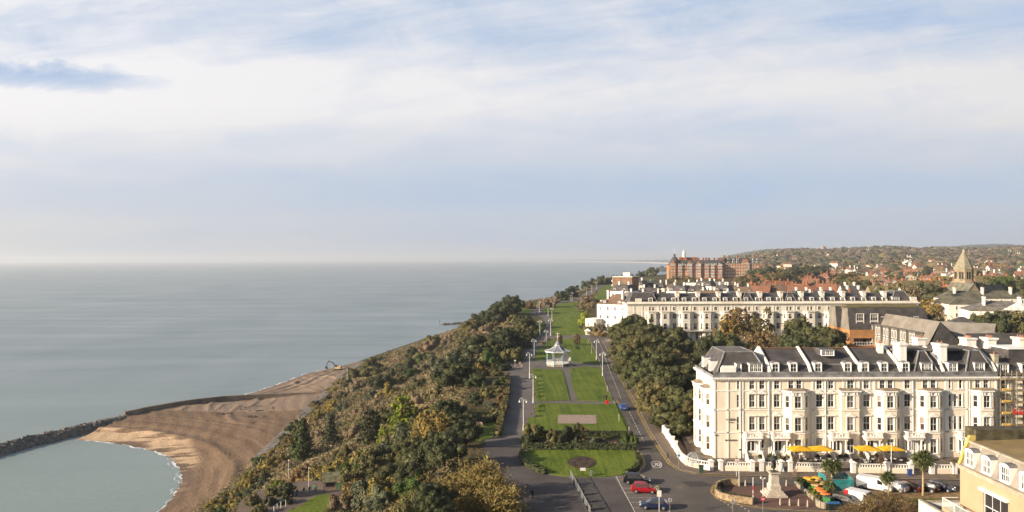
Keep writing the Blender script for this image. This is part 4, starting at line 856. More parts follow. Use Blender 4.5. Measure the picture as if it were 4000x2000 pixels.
def winmesh(w_, h, kind='plain', trim=WHITE, bars=1, arch=False):
    k = (round(w_, 2), round(h, 2), kind, trim.name, bars, arch)
    if k in WM: return WM[k]
    f = MB(); y = .10; t = .07
    f.box(-w_/2, y, 0, -w_/2+t, y+.06, h, 1); f.box(w_/2-t, y, 0, w_/2, y+.06, h, 1); f.box(-w_/2+t, y, 0, w_/2-t, y+.06, t, 1); f.box(-w_/2+t, y, h-t, w_/2-t, y+.06, h, 1); f.box(-w_/2+t, y-.01, h*.5-.04, w_/2-t, y+.05, h*.5+.04, 1)
    for b in range(bars):
        x = -w_/2+w_*(b+1)/(bars+1); f.box(x-.025, y+.01, t, x+.025, y+.05, h-t, 1)
    if kind != 'bare':
        s = .17
        f.box(-w_/2-s, -.07, -.02, -w_/2, .0, h+s, 0); f.box(w_/2, -.07, -.02, w_/2+s, .0, h+s, 0); f.box(-w_/2, -.07, h, w_/2, .0, h+s, 0); f.box(-w_/2-s-.05, -.16, -.15, w_/2+s+.05, .0, -.02, 0)
        if kind == 'hood': f.box(-w_/2-s-.1, -.28, h+s, w_/2+s+.1, 0, h+s+.16, 0)
        if kind == 'ped':
            f.box(-w_/2-s-.12, -.26, h+s, w_/2+s+.12, 0, h+s+.12, 0); z = h+s+.12; a = w_/2+s+.12
            i = len(f.v); f.v += [(-a,-.24,z),(a,-.24,z),(0,-.24,z+.48),(-a,0,z),(a,0,z),(0,0,z+.48)]
            for q in ((0,1,2),(0,2,5,3),(2,1,4,5)): f.f.append(tuple(i+c for c in q)); f.m.append(0)
    if arch:   # segmental head
        pts = [(-w_/2-.17, h-.02)]+[(w_/2*1.12*math.cos(math.pi-math.pi*q/6), h+.05+.28*math.sin(math.pi*q/6)) for q in range(7)]+[(w_/2+.17, h-.02)]
        for a, b in zip(pts[:-1], pts[1:]): f.quad((a[0],-.09,a[1]), (b[0],-.09,b[1]), (b[0]*1.05,-.09,b[1]+.14), (a[0]*1.05,-.09,a[1]+.14), 0); f.quad((a[0]*1.05,-.09,a[1]+.14), (b[0]*1.05,-.09,b[1]+.14), (b[0]*1.05,0,b[1]+.14), (a[0]*1.05,0,a[1]+.14), 0)
    o = f.build('window', [trim, PAINT]); p = MB(); yy = .19
    p.quad((-w_/2,yy,0), (w_/2,yy,0), (w_/2,yy,h*.52), (-w_/2,yy,h*.52), 0); p.quad((-w_/2,yy,h*.52), (w_/2,yy,h*.52), (w_/2,yy,h), (-w_/2,yy,h), 1)
    q = p.build('pane', [GLASS, BLIND]); WM[k] = (o.data, q.data); bpy.data.objects.remove(o); bpy.data.objects.remove(q); return WM[k]
def window(root, x, y, z, ang, w_, h, kind='plain', trim=WHITE, bars=1, arch=False, name='window', pane=True):
    a, b = winmesh(w_, h, kind, trim, bars, arch); o = mobj(name, a, root); o.location = (x, y, z); o.rotation_euler = (0,0,ang)
    if pane: p = mobj('pane', b, o)
    return o
def on(p0, p1, s):     # point at distance s along wall and its angle
    d = Vector((p1[0]-p0[0], p1[1]-p0[1])); a = math.atan2(d.y, d.x); d.normalize(); return p0[0]+d.x*s, p0[1]+d.y*s, a
def wall_wins(root, mb, p0, p1, z0, z1, ws, m=0, trim=WHITE, depth=.24):
    """ws: (s centre, sill, width, height, kind, bars, arch)"""
    wallp(mb, p0, p1, z0, z1, [(w[0]-w[2]/2, w[0]+w[2]/2, w[1], w[1]+w[3]) for w in ws], depth, m)
    for w in ws:
        x, y, a = on(p0, p1, w[0]); window(root, x, y, w[1], a, w[2], w[3], w[4], trim, w[5] if len(w) > 5 else 1, w[6] if len(w) > 6 else False)
def ledge(mb, pts, z, h, o, m=0, closed=False):      # moulding along an outline, projecting o outwards
    P = [Vector((p[0], p[1], 0)) for p in pts]; n = len(P); N_ = []
    for i in range(n):
        a = P[i-1] if i or closed else None; b = P[(i+1) % n] if i < n-1 or closed else None
        v = Vector((0,0,0)); k = 0
        for q0, q1 in ((a, P[i]), (P[i], b)):
            if q0 is None or q1 is None: continue
            d = (q1-q0).normalized(); nn = Vector((d.y, -d.x, 0)); v += nn; k += 1
        if k == 2: v = v/ (v.length_squared/2) 
        N_.append(v)
    up = Vector((0,0,z)); uh = Vector((0,0,z+h))
    for i in range(n if closed else n-1):
        j = (i+1) % n; a, b = P[i]-N_[i]*.02, P[j]-N_[j]*.02; c, d = P[j]+N_[j]*o, P[i]+N_[i]*o
        mb.hexa([d+up, c+up, b+up, a+up], [d+uh, c+uh, b+uh, a+uh], m)
def dormer(root, x, y, z, w_, h, dep=1.3, kind='arch', lights=1, trim=PAINT, ang=0):
    mb = MB(); f = .12
    mb.box(-w_/2-f, 0, 0, -w_/2, dep, h, 0); mb.box(w_/2, 0, 0, w_/2+f, dep, h, 0); mb.box(-w_/2, 0, h-f, w_/2, dep, h, 0); mb.box(-w_/2-f-.04, -.06, -.1, w_/2+f+.04, .1, 0, 0)
    if kind == 'arch':
        n = 6; P = [(-w_/2-f, h)]+[((w_/2+f)*math.cos(math.pi-math.pi*i/n), h+.32*math.sin(math.pi*i/n)) for i in range(1, n)]+[(w_/2+f, h)]
        mb.ngon([(p[0], -.02, p[1]) for p in P], 0)
        for a, b in zip(P[:-1], P[1:]): mb.quad((a[0],-.08,a[1]+.03), (b[0],-.08,b[1]+.03), (b[0],dep,b[1]+.03), (a[0],dep,a[1]+.03), 1)
    else: mb.box(-w_/2-f-.08, -.1, h, w_/2+f+.08, dep, h+.14, 1)
    o = mb.build('dormer', [trim, LEADM], root); o.location = (x, y, z); o.rotation_euler = (0,0,ang)
    ww = w_/lights
    for k in range(lights):
        a, b = winmesh(ww-.02, h-f, 'bare', PAINT, 1, False); q = mobj('window', a, o); q.location = (-w_/2+ww*(k+.5), 0, 0)
        p = MB.__new__(MB); pm = WM[(round(ww-.02,2), round(h-f,2), 'bare', PAINT.name, 1, False)][1]
        me = q
        pp = bpy.data.objects.new('pane', pm); col.objects.link(pp); pp.location = (-w_/2+ww*(k+.5), 0, 0); reg(pp, o)
    return o
def chimney(root, x, y, z0, lx, ly, h, m=WHITE, pots=3, cap=.22, ang=0, capm=None):
    mb = MB(); mb.box(-lx/2, -ly/2, 0, lx/2, ly/2, h*.84, 0); mb.hexa([(-lx/2,-ly/2,h*.84),(lx/2,-ly/2,h*.84),(lx/2,ly/2,h*.84),(-lx/2,ly/2,h*.84)], [(-lx/2-cap,-ly/2-cap,h*.93),(lx/2+cap,-ly/2-cap,h*.93),(lx/2+cap,ly/2+cap,h*.93),(-lx/2-cap,ly/2+cap,h*.93)], 1); mb.box(-lx/2-cap, -ly/2-cap, h*.931, lx/2+cap, ly/2+cap, h, 1)
    for k in range(pots):
        if ly > lx: px, py = 0, -ly/2+ly*(k+.5)/pots
        else: px, py = -lx/2+lx*(k+.5)/pots, 0
        mb.frust(px, py, h, .16, h+.5, .12, 6, 2)
    o = mb.build('chimney', [m, capm or m, POT], root); o.location = (x, y, z0); o.rotation_euler = (0,0,ang); return o
def balustrade(mb, p0, p1, z, h=.62, m=0, step=.42, th=.2, balus=True):
    p0, p1 = Vector(p0), Vector(p1); L_ = (p1-p0).length; n = max(1, int(L_/step)); a = math.atan2(p1.y-p0.y, p1.x-p0.x); c = (p0+p1)/2
    mb.rbox(c.x, c.y, z, L_, th+.06, .1, a, m); mb.rbox(c.x, c.y, z+h-.13, L_, th+.1, .13, a, m)
    for k in range(n):
        p = p0.lerp(p1, (k+.5)/n); mb.lathe(p.x, p.y, [(.06,z+.1),(.10,z+h*.4),(.05,z+h*.66),(.08,z+h-.13)], 5, m)
# ------------------------------------------------------------------ the white seafront hotel
HX, HY = UD(2787, 146.0), 146.0
def hx(u, D=146.0): return UD(u, D)-HX
def portico(root, x, y, z0, w_=2.9, dep=1.7, ztop=4.65, steps=4, door='french', panel=None):
    mb = MB()
    for sx in (-1, 1):
        for yy in (y-dep+.22, y-.2):
            px = x+sx*(w_/2-.25); mb.box(px-.24, yy-.24, z0, px+.24, yy+.24, z0+.45, 0); mb.lathe(px, yy, [(.19,z0+.45),(.16,ztop-.9),(.24,ztop-.75)], 8, 0); mb.box(px-.25, yy-.25, ztop-.75, px+.25, yy+.25, ztop-.6, 0)
    mb.box(x-w_/2-.05, y-dep-.05, ztop-.6, x+w_/2+.05, y-.01, ztop-.2, 0); mb.box(x-w_/2-.28, y-dep-.28, ztop-.199, x+w_/2+.28, y-.005, ztop, 0)
    balustrade(mb, (x-w_/2+.15, y-dep+.1, 0), (x+w_/2-.15, y-dep+.1, 0), ztop+.002, .85, 0, .45)
    for sx in (-1, 1): balustrade(mb, (x+sx*(w_/2-.02), y-dep+.3, 0), (x+sx*(w_/2-.02), y-.1, 0), ztop+.002, .85, 0, .5); mb.box(x+sx*w_/2-.2, y-dep-.1, ztop+.003, x+sx*w_/2+.2, y-dep+.3, ztop+1.0, 0)
    mb.build('portico', WHITE, root)
    st = MB()
    for k in range(steps): st.box(x-w_/2+.3-.0, y-dep-.32*(steps-k), .22, x+w_/2-.3, y-dep-.32*(steps-k)+.33, .22+(z0-.22)*(k+1)/steps-.002*k, 0)
    for sx in (-1, 1): st.hexa([(x+sx*(w_/2-.02)-.16,y-dep-.32*steps-.3,.2),(x+sx*(w_/2-.02)+.16,y-dep-.32*steps-.3,.2),(x+sx*(w_/2-.02)+.16,y-dep+.0,.2),(x+sx*(w_/2-.02)-.16,y-dep+.0,.2)], [(x+sx*(w_/2-.02)-.16,y-dep-.32*steps-.3,.9),(x+sx*(w_/2-.02)+.16,y-dep-.32*steps-.3,.9),(x+sx*(w_/2-.02)+.16,y-dep,z0+.9),(x+sx*(w_/2-.02)-.16,y-dep,z0+.9)], 1)
    st.build('steps', [STONE, WHITE], root)
    d = MB(); d.box(x-.85, y-.08, z0, x+.85, y-.01, z0+2.6, 0); dd = d.build('door', PAINT, root)
    g = MB(); g.box(x-.6, y-.1, z0+.5, x-.12, y-.085, z0+2.3, 0); g.box(x+.12, y-.1, z0+.5, x+.6, y-.085, z0+2.3, 0); g.build('pane', DARKW, dd)
    if panel == 'sign': s = MB(); s.box(x-.75, y-.2, z0+2.62, x+.75, y-.1, z0+3.15, 0); return s.build('sign_board', RAIL, root)
def bay(root, mb, trim, xc, y, fl, fw=2.35, lat=1.3, proj=1.15, ztop=13.1, cant=True, wk=('plain','ped','plain'), brackets=True):
    xs = [(xc-fw/2-lat, y), (xc-fw/2, y-proj), (xc+fw/2, y-proj), (xc+fw/2+lat, y)] if cant else [(xc-fw/2, y), (xc-fw/2, y-proj), (xc+fw/2, y-proj), (xc+fw/2, y)]
    for a, b in zip(xs[:-1], xs[1:]):
        L_ = math.hypot(b[0]-a[0], b[1]-a[1]); front = abs(a[1]-b[1]) < .01; ws = []
        for (z, wh, k) in fl:
            if front: ws.append((L_/2, z, 1.25, wh, k, 1))
            elif cant: ws.append((L_/2, z, .72, wh, 'bare', 0))
        wall_wins(root, mb, a, b, .2, ztop, ws, 0)
    for z, h, o in ((5.1,.22,.12),(9.35,.2,.12),(ztop-.95,.12,.1),(ztop-.2,.24,.34)): ledge(trim, xs, z, h, o)
    ledge(trim, xs, ztop-.8, .55, .03)
    if brackets:
        for a, b in zip(xs[:-1], xs[1:]):
            L_ = math.hypot(b[0]-a[0], b[1]-a[1])
            if L_ < 1.0: continue
            for q in (.12, .3, .7, .88) if L_ > 2 else (.2, .8):
                x, yy, an = on(a, b, L_*q); nx, ny = math.sin(an), -math.cos(an); trim.rbox(x+nx*.12, yy+ny*.12, ztop-.75, .16, .2, .5, an)
    r = MB(); top = Vector((xc, y, ztop+.45)); o = .34
    e = [(xs[0][0]-o*.6, xs[0][1]), (xs[1][0]-o*.5, xs[1][1]-o), (xs[2][0]+o*.5, xs[2][1]-o), (xs[3][0]+o*.6, xs[3][1])]
    T = [(xc-fw/2-.2, y, ztop+.42), (xc+fw/2+.2, y, ztop+.42)]
    z = ztop+.045
    r.quad((e[1][0],e[1][1],z), (e[2][0],e[2][1],z), T[1], T[0]); r.tri((e[0][0],e[0][1],z), (e[1][0],e[1][1],z), T[0]); r.tri((e[2][0],e[2][1],z), (e[3][0],e[3][1],z), T[1])
    r.build('bay_roof', LEADROOF, root)
LEADROOF = mat('bay_roof_lead', (.30,.24,.18), .8, .25, 1.2)
def mansard(rf, x0, x1, y0, y1, z0, zt, ins, m=0, mt=1, left=True, right=True, rib=None):
    a = ins if left else 0; b = ins if right else 0
    B = [(x0,y0,z0),(x1,y0,z0),(x1,y1,z0),(x0,y1,z0)]; T = [(x0+a,y0+ins,zt),(x1-b,y0+ins,zt),(x1-b,y1-ins,zt),(x0+a,y1-ins,zt)]
    for i in range(4): j = (i+1) % 4; rf.quad(B[i], B[j], T[j], T[i], m)
    rf.quad(*T, mt)
    if rib is not None:
        for i in (0, 1, 3):
            if (i in (0,3) and not left) or (i == 1 and not right): continue
            rib.tube([Vector(B[i])+Vector((0,0,.05)), Vector(T[i])+Vector((0,0,.06))], .16, .16, 5)
        for i in range(4): j = (i+1) % 4; rib.tube([T[i], T[j]], .13, .13, 5)
def build_hotel():
    root = empty('hotel_building', (HX, HY, 0)); tag(root, 'cream and white stuccoed hotel with bay windows and yellow parasols on its front terrace', 'hotel')
    L_ = hx(3893); Dp = 14.0; W = MB(); T = MB(); zc = 15.3
    F1, F2, F3, FG = 5.65, 9.95, 13.35, 1.45     # sills
    cols = [(2884,.75,'n'), (2936,1.15,'p'), (2975,1.15,'p'), (3033,1.2,'p'), (3199,1.25,'p'), (3244,1.2,'p'), (3383,1.25,'p'), (3543,1.25,'p')]
    ws = []
    for u, w_, k in cols:
        x = hx(u); nb = 1
        ws.append((x, F1, w_, 2.5, 'bare' if k == 'n' else 'ped' if u in (3033,) else 'hood', nb)); ws.append((x, F2, w_, 2.35, 'bare' if k == 'n' else 'ped', nb)); ws.append((x, F3, w_*.88, 1.65, 'plain', nb, True))
    for u in (3708, 3729, 3750):
        x = hx(u); ws += [(x, F1, .62, 2.5, 'plain', 0), (x, F2, .62, 2.35, 'plain', 0)]
    for u in (3706.5, 3750.6): ws.append((hx(u), F3, .6, 1.65, 'plain', 0, True))
    bays = [(3107, True, (3088.5, 3119.5)), (3465, True, (3445, 3476)), (3632, True, (3613, 3644)), (3839, True, (3818, 3850))]
    for u, c, pr in bays:
        for p in pr: ws.append((hx(p), F3, 1.0, 1.65, 'plain', 1, True))
    ws.append((hx(3321), F3, 1.3, 1.65, 'plain', 1, True))
    ws += [(hx(3199), FG, 1.4, 2.7, 'plain', 1, True), (hx(2977), FG+.8, .5, 1.7, 'plain', 0), (hx(3714), FG+.3, .7, 2.5, 'plain', 0, True)]
    wall_wins(root, W, (0,0), (L_,0), .2, zc, ws)
    for u, c, pr in bays: bay(root, W, T, hx(u), 0, [(FG, 2.7, 'plain'), (F1, 2.45, 'ped'), (F2, 2.3, 'plain')])
    bay(root, W, T, hx(3313), 0, [(FG, 2.7, 'plain'), (F1, 2.45, 'ped'), (F2, 2.35, 'plain')], fw=3.3, lat=0, proj=.75, cant=False)
    # left flank with its two bays, rear and right walls
    sw = []
    for s in (1.6,):
        sw += [(s+0, FG, .95, 2.5, 'plain', 1), (s, F1, .95, 2.4, 'plain', 1), (s, F2, .95, 2.2, 'plain', 1)]
    for s in (2.0, 4.6, 7.4, 10.0, 12.4): sw.append((s, F3, .8, 1.6, 'plain', 1, True))
    wall_wins(root, W, (0,Dp), (0,0), .2, zc, [w for w in sw if w[1] == F3])
    wallp(W, (L_,0), (L_,Dp), .2, zc); wallp(W, (L_,Dp), (0,Dp), .2, zc)
    for yc in (4.2, 10.2):
        xs = [(0, yc+2.4), (-1.15, yc+1.3), (-1.15, yc-1.3), (0, yc-2.4)]
        for a, b in zip(xs[:-1], xs[1:]):
            Lb = math.hypot(b[0]-a[0], b[1]-a[1]); k = abs(a[0]-b[0]) < .01
            wall_wins(root, W, a, b, .2, 13.1, [(Lb/2, z, 1.15 if k else .75, h, 'bare', 0) for z, h in ((FG,2.6),(F1,2.45),(F2,2.3))])
        for z, h, o in ((5.1,.22,.12),(9.35,.2,.12),(12.15,.12,.1),(12.9,.24,.34)): ledge(T, xs, z, h, o)
        for q in (-1.0,-.35,.35,1.0): T.box(-1.4, yc+q-.08, 12.3, -1.16, yc+q+.08, 12.85)
        r = MB(); r.quad((-1.5,yc-1.5,13.15), (-.2+.2,yc-2.8,13.15), (0,yc-1.2,13.6), (0,yc-1.2,13.6)); r.quad((-1.5,yc+1.5,13.15), (-1.5,yc-1.5,13.15), (0,yc-1.2,13.6), (0,yc+1.2,13.6)); r.tri((0,yc+2.8,13.15), (-1.5,yc+1.5,13.15), (0,yc+1.2,13.6)); r.build('bay_roof', LEADROOF, root)
    # trim: strings, pilasters, cornice, brackets
    out = [(0,Dp),(0,0),(L_,0),(L_,Dp)]
    for z, h, o in ((5.12,.24,.10),(9.37,.22,.10),(12.95,.2,.09),(15.0,.22,.25),(15.3,.28,.6)): ledge(T, out, z, h, o)
    for u in (2790, 2841, 2888.5, 2899, 3003, 3140+32, 3222, 3293, 3355, 3414, 3555, 3563, 3692, 3700, 3775, 3889):
        x = hx(u); T.box(x-.16, -.1, .2, x+.16, -.001, 15.0)
    n = 110
    for k in range(n): x = .2+(L_-.4)*k/(n-1); T.box(x-.09, -.5, 15.08, x+.09, -.26, 15.299)
    for k in range(26): y = .3+(Dp-.6)*k/25; T.box(-.5, y-.09, 15.08, -.26, y+.09, 15.299)
    G_ = MB(); G_.box(.0, -.25, 15.59, L_, .05, 16.55); G_.box(-.25, -.25, 15.59, -.001, Dp, 16.0); 
    for a, b in ((3006,3165),(3165,3360),(3360,3516),(3560,3690),(3693,3890)): G_.box(hx(a)+.1, -.33, 16.2, hx(b)-.1, -.252, 16.45)
    G_.build('parapet', LEADM, root)
    rf = MB(); rib = MB(); xa = hx(3006)
    mansard(rf, .6, xa-.1, .5, Dp-.4, 16.0, 20.0, 2.2, rib=rib)
    yr, zr, yb, zb = 6.6, 20.25, 1.5, 17.75
    secs = [3006, 3165, 3360, 3518, 3684, 3893]
    for a, b in zip(secs[:-1], secs[1:]):
        x0, x1 = hx(a)+.01, hx(b)-.01
        for (p, q) in (((.06,16.3),(yb,zb)), ((yb,zb),(yr,zr)), ((yr,zr),(Dp,16.2))): rf.quad((x0,p[0],p[1]), (x1,p[0],p[1]), (x1,q[0],q[1]), (x0,q[0],q[1]), 0)
        rib.box(x0+.2, yb-.15, zb-.06, x1-.2, yb+.1, zb+.1, 0)
        rf.box(x0+.1, yr-.15, zr, x1-.1, yr+.15, zr+.12, 2)
    for a, b in ((3572,3668),(3772,3885)): mansard(rf, hx(a), hx(b), .12, 9.5, 16.35, 20.15, 1.75, rib=rib)
    rf.box(hx(3530), 4.0, 19.9, hx(3880), 10.5, 20.32, 1)
    rf.box(hx(3228), 3.2, 19.25, hx(3282), 6.4, 20.45, 3)
    ro = rf.build('roof', [SLATE, SLATE2, TILE, SLATE], root); rib.build('roof_flashing', LEADM, root)
    for u in secs[:-1]+[3888]:
        pw = MB()
        x = hx(u); pts = [(-.1,16.0),(-.1,16.75),(yb-.3,zb+.36),(yr,zr+.4),(Dp,16.6),(Dp,16.0)]; i = len(pw.v)
        pw.v += [(x-.2,p[0],p[1]) for p in pts]+[(x+.2,p[0],p[1]) for p in pts]; k = len(pts)
        for j in range(k): q = (j+1) % k; pw.f.append((i+j,i+q,i+k+q,i+k+j)); pw.m.append(0)
        pw.f.append(tuple(i+j for j in range(k-1,-1,-1))); pw.m.append(0); pw.f.append(tuple(i+k+j for j in range(k))); pw.m.append(0); pw.build('party_wall', [WHITE], root)
    for u, lt, kd, w_ in ((2887,1,'flat',.75),(2953,3,'flat',2.2),(3030,1,'arch',1.15),(3101,1,'arch',1.15),(3197,1,'arch',1.15),(3313,1,'arch',1.15),(3381,1,'arch',1.15),(3456,1,'arch',1.15),(3540,1,'arch',1.15),(3622,3,'flat',1.9),(3725,2,'flat',1.5),(3829,2,'flat',1.7)):
        dormer(root, hx(u), .25, 16.55, w_, 1.55, 1.6, kd, lt)
    dormer(root, hx(3255), 2.6, 19.3, 2.2, 1.0, 2.5, 'flat', 3)
    for y in (4.3, 9.8): dormer(root, .3, y, 16.3, 1.3, 1.9, 1.8, 'flat', 1, ang=-math.pi/2)
    chimney(root, hx(3512, 149), 2.9, 17.2, 1.25, 2.8, 4.5, WHITE, 0, .2); chimney(root, hx(3668, 149), 2.9, 17.2, 1.25, 2.8, 4.3, WHITE, 2, .2)
    chimney(root, hx(3588, 157), 11.0, 18.5, 1.6, 2.2, 3.3, WHITE, 3, .2); chimney(root, hx(3775, 157), 10.6, 18.5, 1.9, 2.5, 3.3, WHITE, 4, .2)
    chimney(root, hx(3438, 151), 5.3, 18.6, .95, 1.0, 2.7, WHITE, 2, .08); chimney(root, hx(3882, 148), 2.0, 17.0, .8, 1.4, 2.5, STONE, 1, .1)
    c = MB(); c.box(hx(2815), -.2, 16.0, hx(2872), .35, 17.35); c.hexa([(hx(2815),-.2,17.351),(hx(2872),-.2,17.351),(hx(2872),.35,17.351),(hx(2815),.35,17.351)], [(hx(2822),-.15,17.75),(hx(2865),-.15,17.75),(hx(2865),.3,17.75),(hx(2822),.3,17.75)]); c.build('blocking_course', WHITE, root)
    W.build('wall', CREAM, root); T.build('cornice', WHITE, root)
    for u, pn in ((2930,None),(3036,None),(3264,'sign'),(3395,None),(3556,None),(3764,None)): portico(root, hx(u), 0, 1.35, panel=pn)
    # lettering and plates on the wall
    def plate(name, x0, z0, x1, z1, m, y=-.12): s = MB(); s.box(x0, y, z0, x1, y+.11, z1); return s.build(name, m, root)
    SG = mat('sign_grey', (.16,.14,.13), .5, .1, 2)
    sg = MB(); LT = {'V': [((0,1),(.5,0)),((.5,0),(1,1))], 'O': [((.15,0),(.85,0)),((.85,0),(1,.3)),((1,.3),(1,.7)),((1,.7),(.85,1)),((.85,1),(.15,1)),((.15,1),(0,.7)),((0,.7),(0,.3)),((0,.3),(.15,0))], 'C': [((1,.15),(.7,0)),((.7,0),(.2,0)),((.2,0),(0,.3)),((0,.3),(0,.7)),((0,.7),(.2,1)),((.2,1),(.7,1)),((.7,1),(1,.85))]}
    def word(mbx, txt, x, z, w_, h, y, t=.09, gap=.3):
        for ch in txt:
            for (a, b) in LT.get(ch, []): mbx.tube([(x+a[0]*w_, y, z+a[1]*h), (x+b[0]*w_, y, z+b[1]*h)], t, t, 4)
            x += w_*(1+gap)
    word(sg, 'VOCO', hx(2834), VZ(2850, 1642, 146), .33, .32, -.06, .075); sg.build('wall_lettering', SG, root)
    plate('wall_sign', hx(2840), VZ(2850, 1651, 146), hx(2862), VZ(2850, 1649, 146), SG)
    plate('wall_vent', hx(2829), VZ(2850, 1722, 146), hx(2875), VZ(2850, 1716.5, 146), SG); plate('name_plate', hx(2789), VZ(2795, 1702, 146), hx(2800), VZ(2795, 1698, 146), SG)
    s2 = MB(); s2.frust(0, 0, 0, .45, .08, .45, 16); s = s2.build('round_sign', mat('sign_maroon', (.18,.02,.04), .4, .1, 2), root); s.rotation_euler = (R(90), 0, 0); s.location = (hx(2930), -.25, 3.95)
    w2 = MB(); word(w2, 'VOCO', hx(3264)-.42, 4.12, .17, .2, -.24, .03, .3); w2.build('door_lettering', PAINT, root)
    pipe = MB()
    for u in (2889, 3001, 3222, 3353, 3563, 3783): pipe.tube([(hx(u),-.16,.3),(hx(u),-.16,14.9)], .06, .06, 5)
    pipe.build('drainpipe', WHITE, root)
build_hotel()
# hotel terrace paving and its boundary balustrade
sheet('terrace_paving', [(2660,1700),(2712,1690),(2790,1745),(3900,1790),(3900,1845),(3735,1842),(2905,1834),(2800,1831),(2730,1815),(2690,1790)], .42, mat('terrace_flags', (.17,.135,.105), .9, .25, .5), edge=.3)
def bal_run(pts, label, ht=.85, piers=(), open_=True, z=.2):
    root = empty('balustrade_wall', (0,0,0)); P = [G(u, v, z) for u, v in pts]; c = P[len(P)//2].copy(); root.location = (c.x, c.y, z); tag(root, label, 'wall', 'balustraded walls in front of the hotel terrace')
    base = MB(); b2 = MB()
    for a, b in zip(P[:-1], P[1:]):
        m_ = (a+b)/2-c; an = math.atan2(b.y-a.y, b.x-a.x); L_ = (b-a).length
        base.rbox(m_.x, m_.y, 0, L_, .34, ht, an); 
        if open_: balustrade(b2, (a-c).to_3d().to_2d().to_3d(), (b-c).to_2d().to_3d(), ht+.002, .72, 0, .44, .2)
        else: b2.rbox(m_.x, m_.y, ht+.001, L_, .42, .12, an)
    base.build('plinth', CREAM, root); b2.build('baluster_rail', WHITE, root)
    for i in piers:
        p = P[i]-c; q = MB(); q.box(p.x-.36, p.y-.36, 0, p.x+.36, p.y+.36, ht+.85); q.box(p.x-.48, p.y-.48, ht+.851, p.x+.48, p.y+.48, ht+1.0); q.frust(p.x, p.y, ht+1.0, .5, ht+1.2, .15, 4, rot=math.pi/4); q.build('pier', WHITE, root)
bal_run([(2652,1785),(2664,1802),(2682,1815),(2705,1824),(2735,1830),(2778,1837)], 'curved balustrade wall sweeping round the clear dome at the hotel corner', .8, (5,))
bal_run([(2815,1838),(2938,1840)], 'short straight balustrade wall behind the round speed sign', .85, (0,1))
bal_run([(2974,1839),(3052,1840)], 'shortest balustrade wall section right behind the statue', .85, (0,1))
bal_run([(3086,1841),(3262,1843)], 'longest balustrade wall below the two left yellow parasols', .85, (0,1))
bal_run([(3333,1846),(3465,1848)], 'balustrade wall below the third yellow parasol from the left', .85, (0,1))
bal_run([(3470,1848),(3558,1849)], 'balustrade wall below the rightmost yellow parasol', .85, (1,))
bal_run([(3640,1850),(3728,1850)], 'balustrade wall nearest the yellow apartment block', .85, (0,1))
def stepwall(pts, label):
    root = empty('boundary_wall', tuple(pts[0]), 0, label, 'wall'); mb = MB(); mb2 = MB(); o = Vector(pts[0])
    for k, (a, b) in enumerate(zip(pts[:-1], pts[1:])):
        a, b = Vector(a)-o, Vector(b)-o; an = math.atan2(b.y-a.y, b.x-a.x); L_ = (b-a).length; m_ = (a+b)/2; h = 1.5-.12*(k % 2)
        mb.rbox(m_.x, m_.y, 0, L_-.4, .3, h, an); mb2.rbox(m_.x, m_.y, h+.001, L_-.4, .42, .12, an); mb2.rbox(a.x, a.y, 0, .6, .6, h+.45, an); mb2.rbox(a.x, a.y, h+.451, .8, .8, .16, an)
    mb.build('wall', WHITE, root); mb2.build('pier', WHITE, root)
stepwall([G(2592,1690,.2), G(2607,1712,.2), G(2628,1745,.2), G(2640,1762,.2), G(2652,1785,.2)], 'stepped white boundary wall along the pavement left of the clear dome')
stepwall([G(2592,1690,.2), G(2640,1690,.2), G(2688,1690,.2), G(2712,1690,.2)], 'white rear courtyard wall meeting the hotel flank beneath the evergreens')
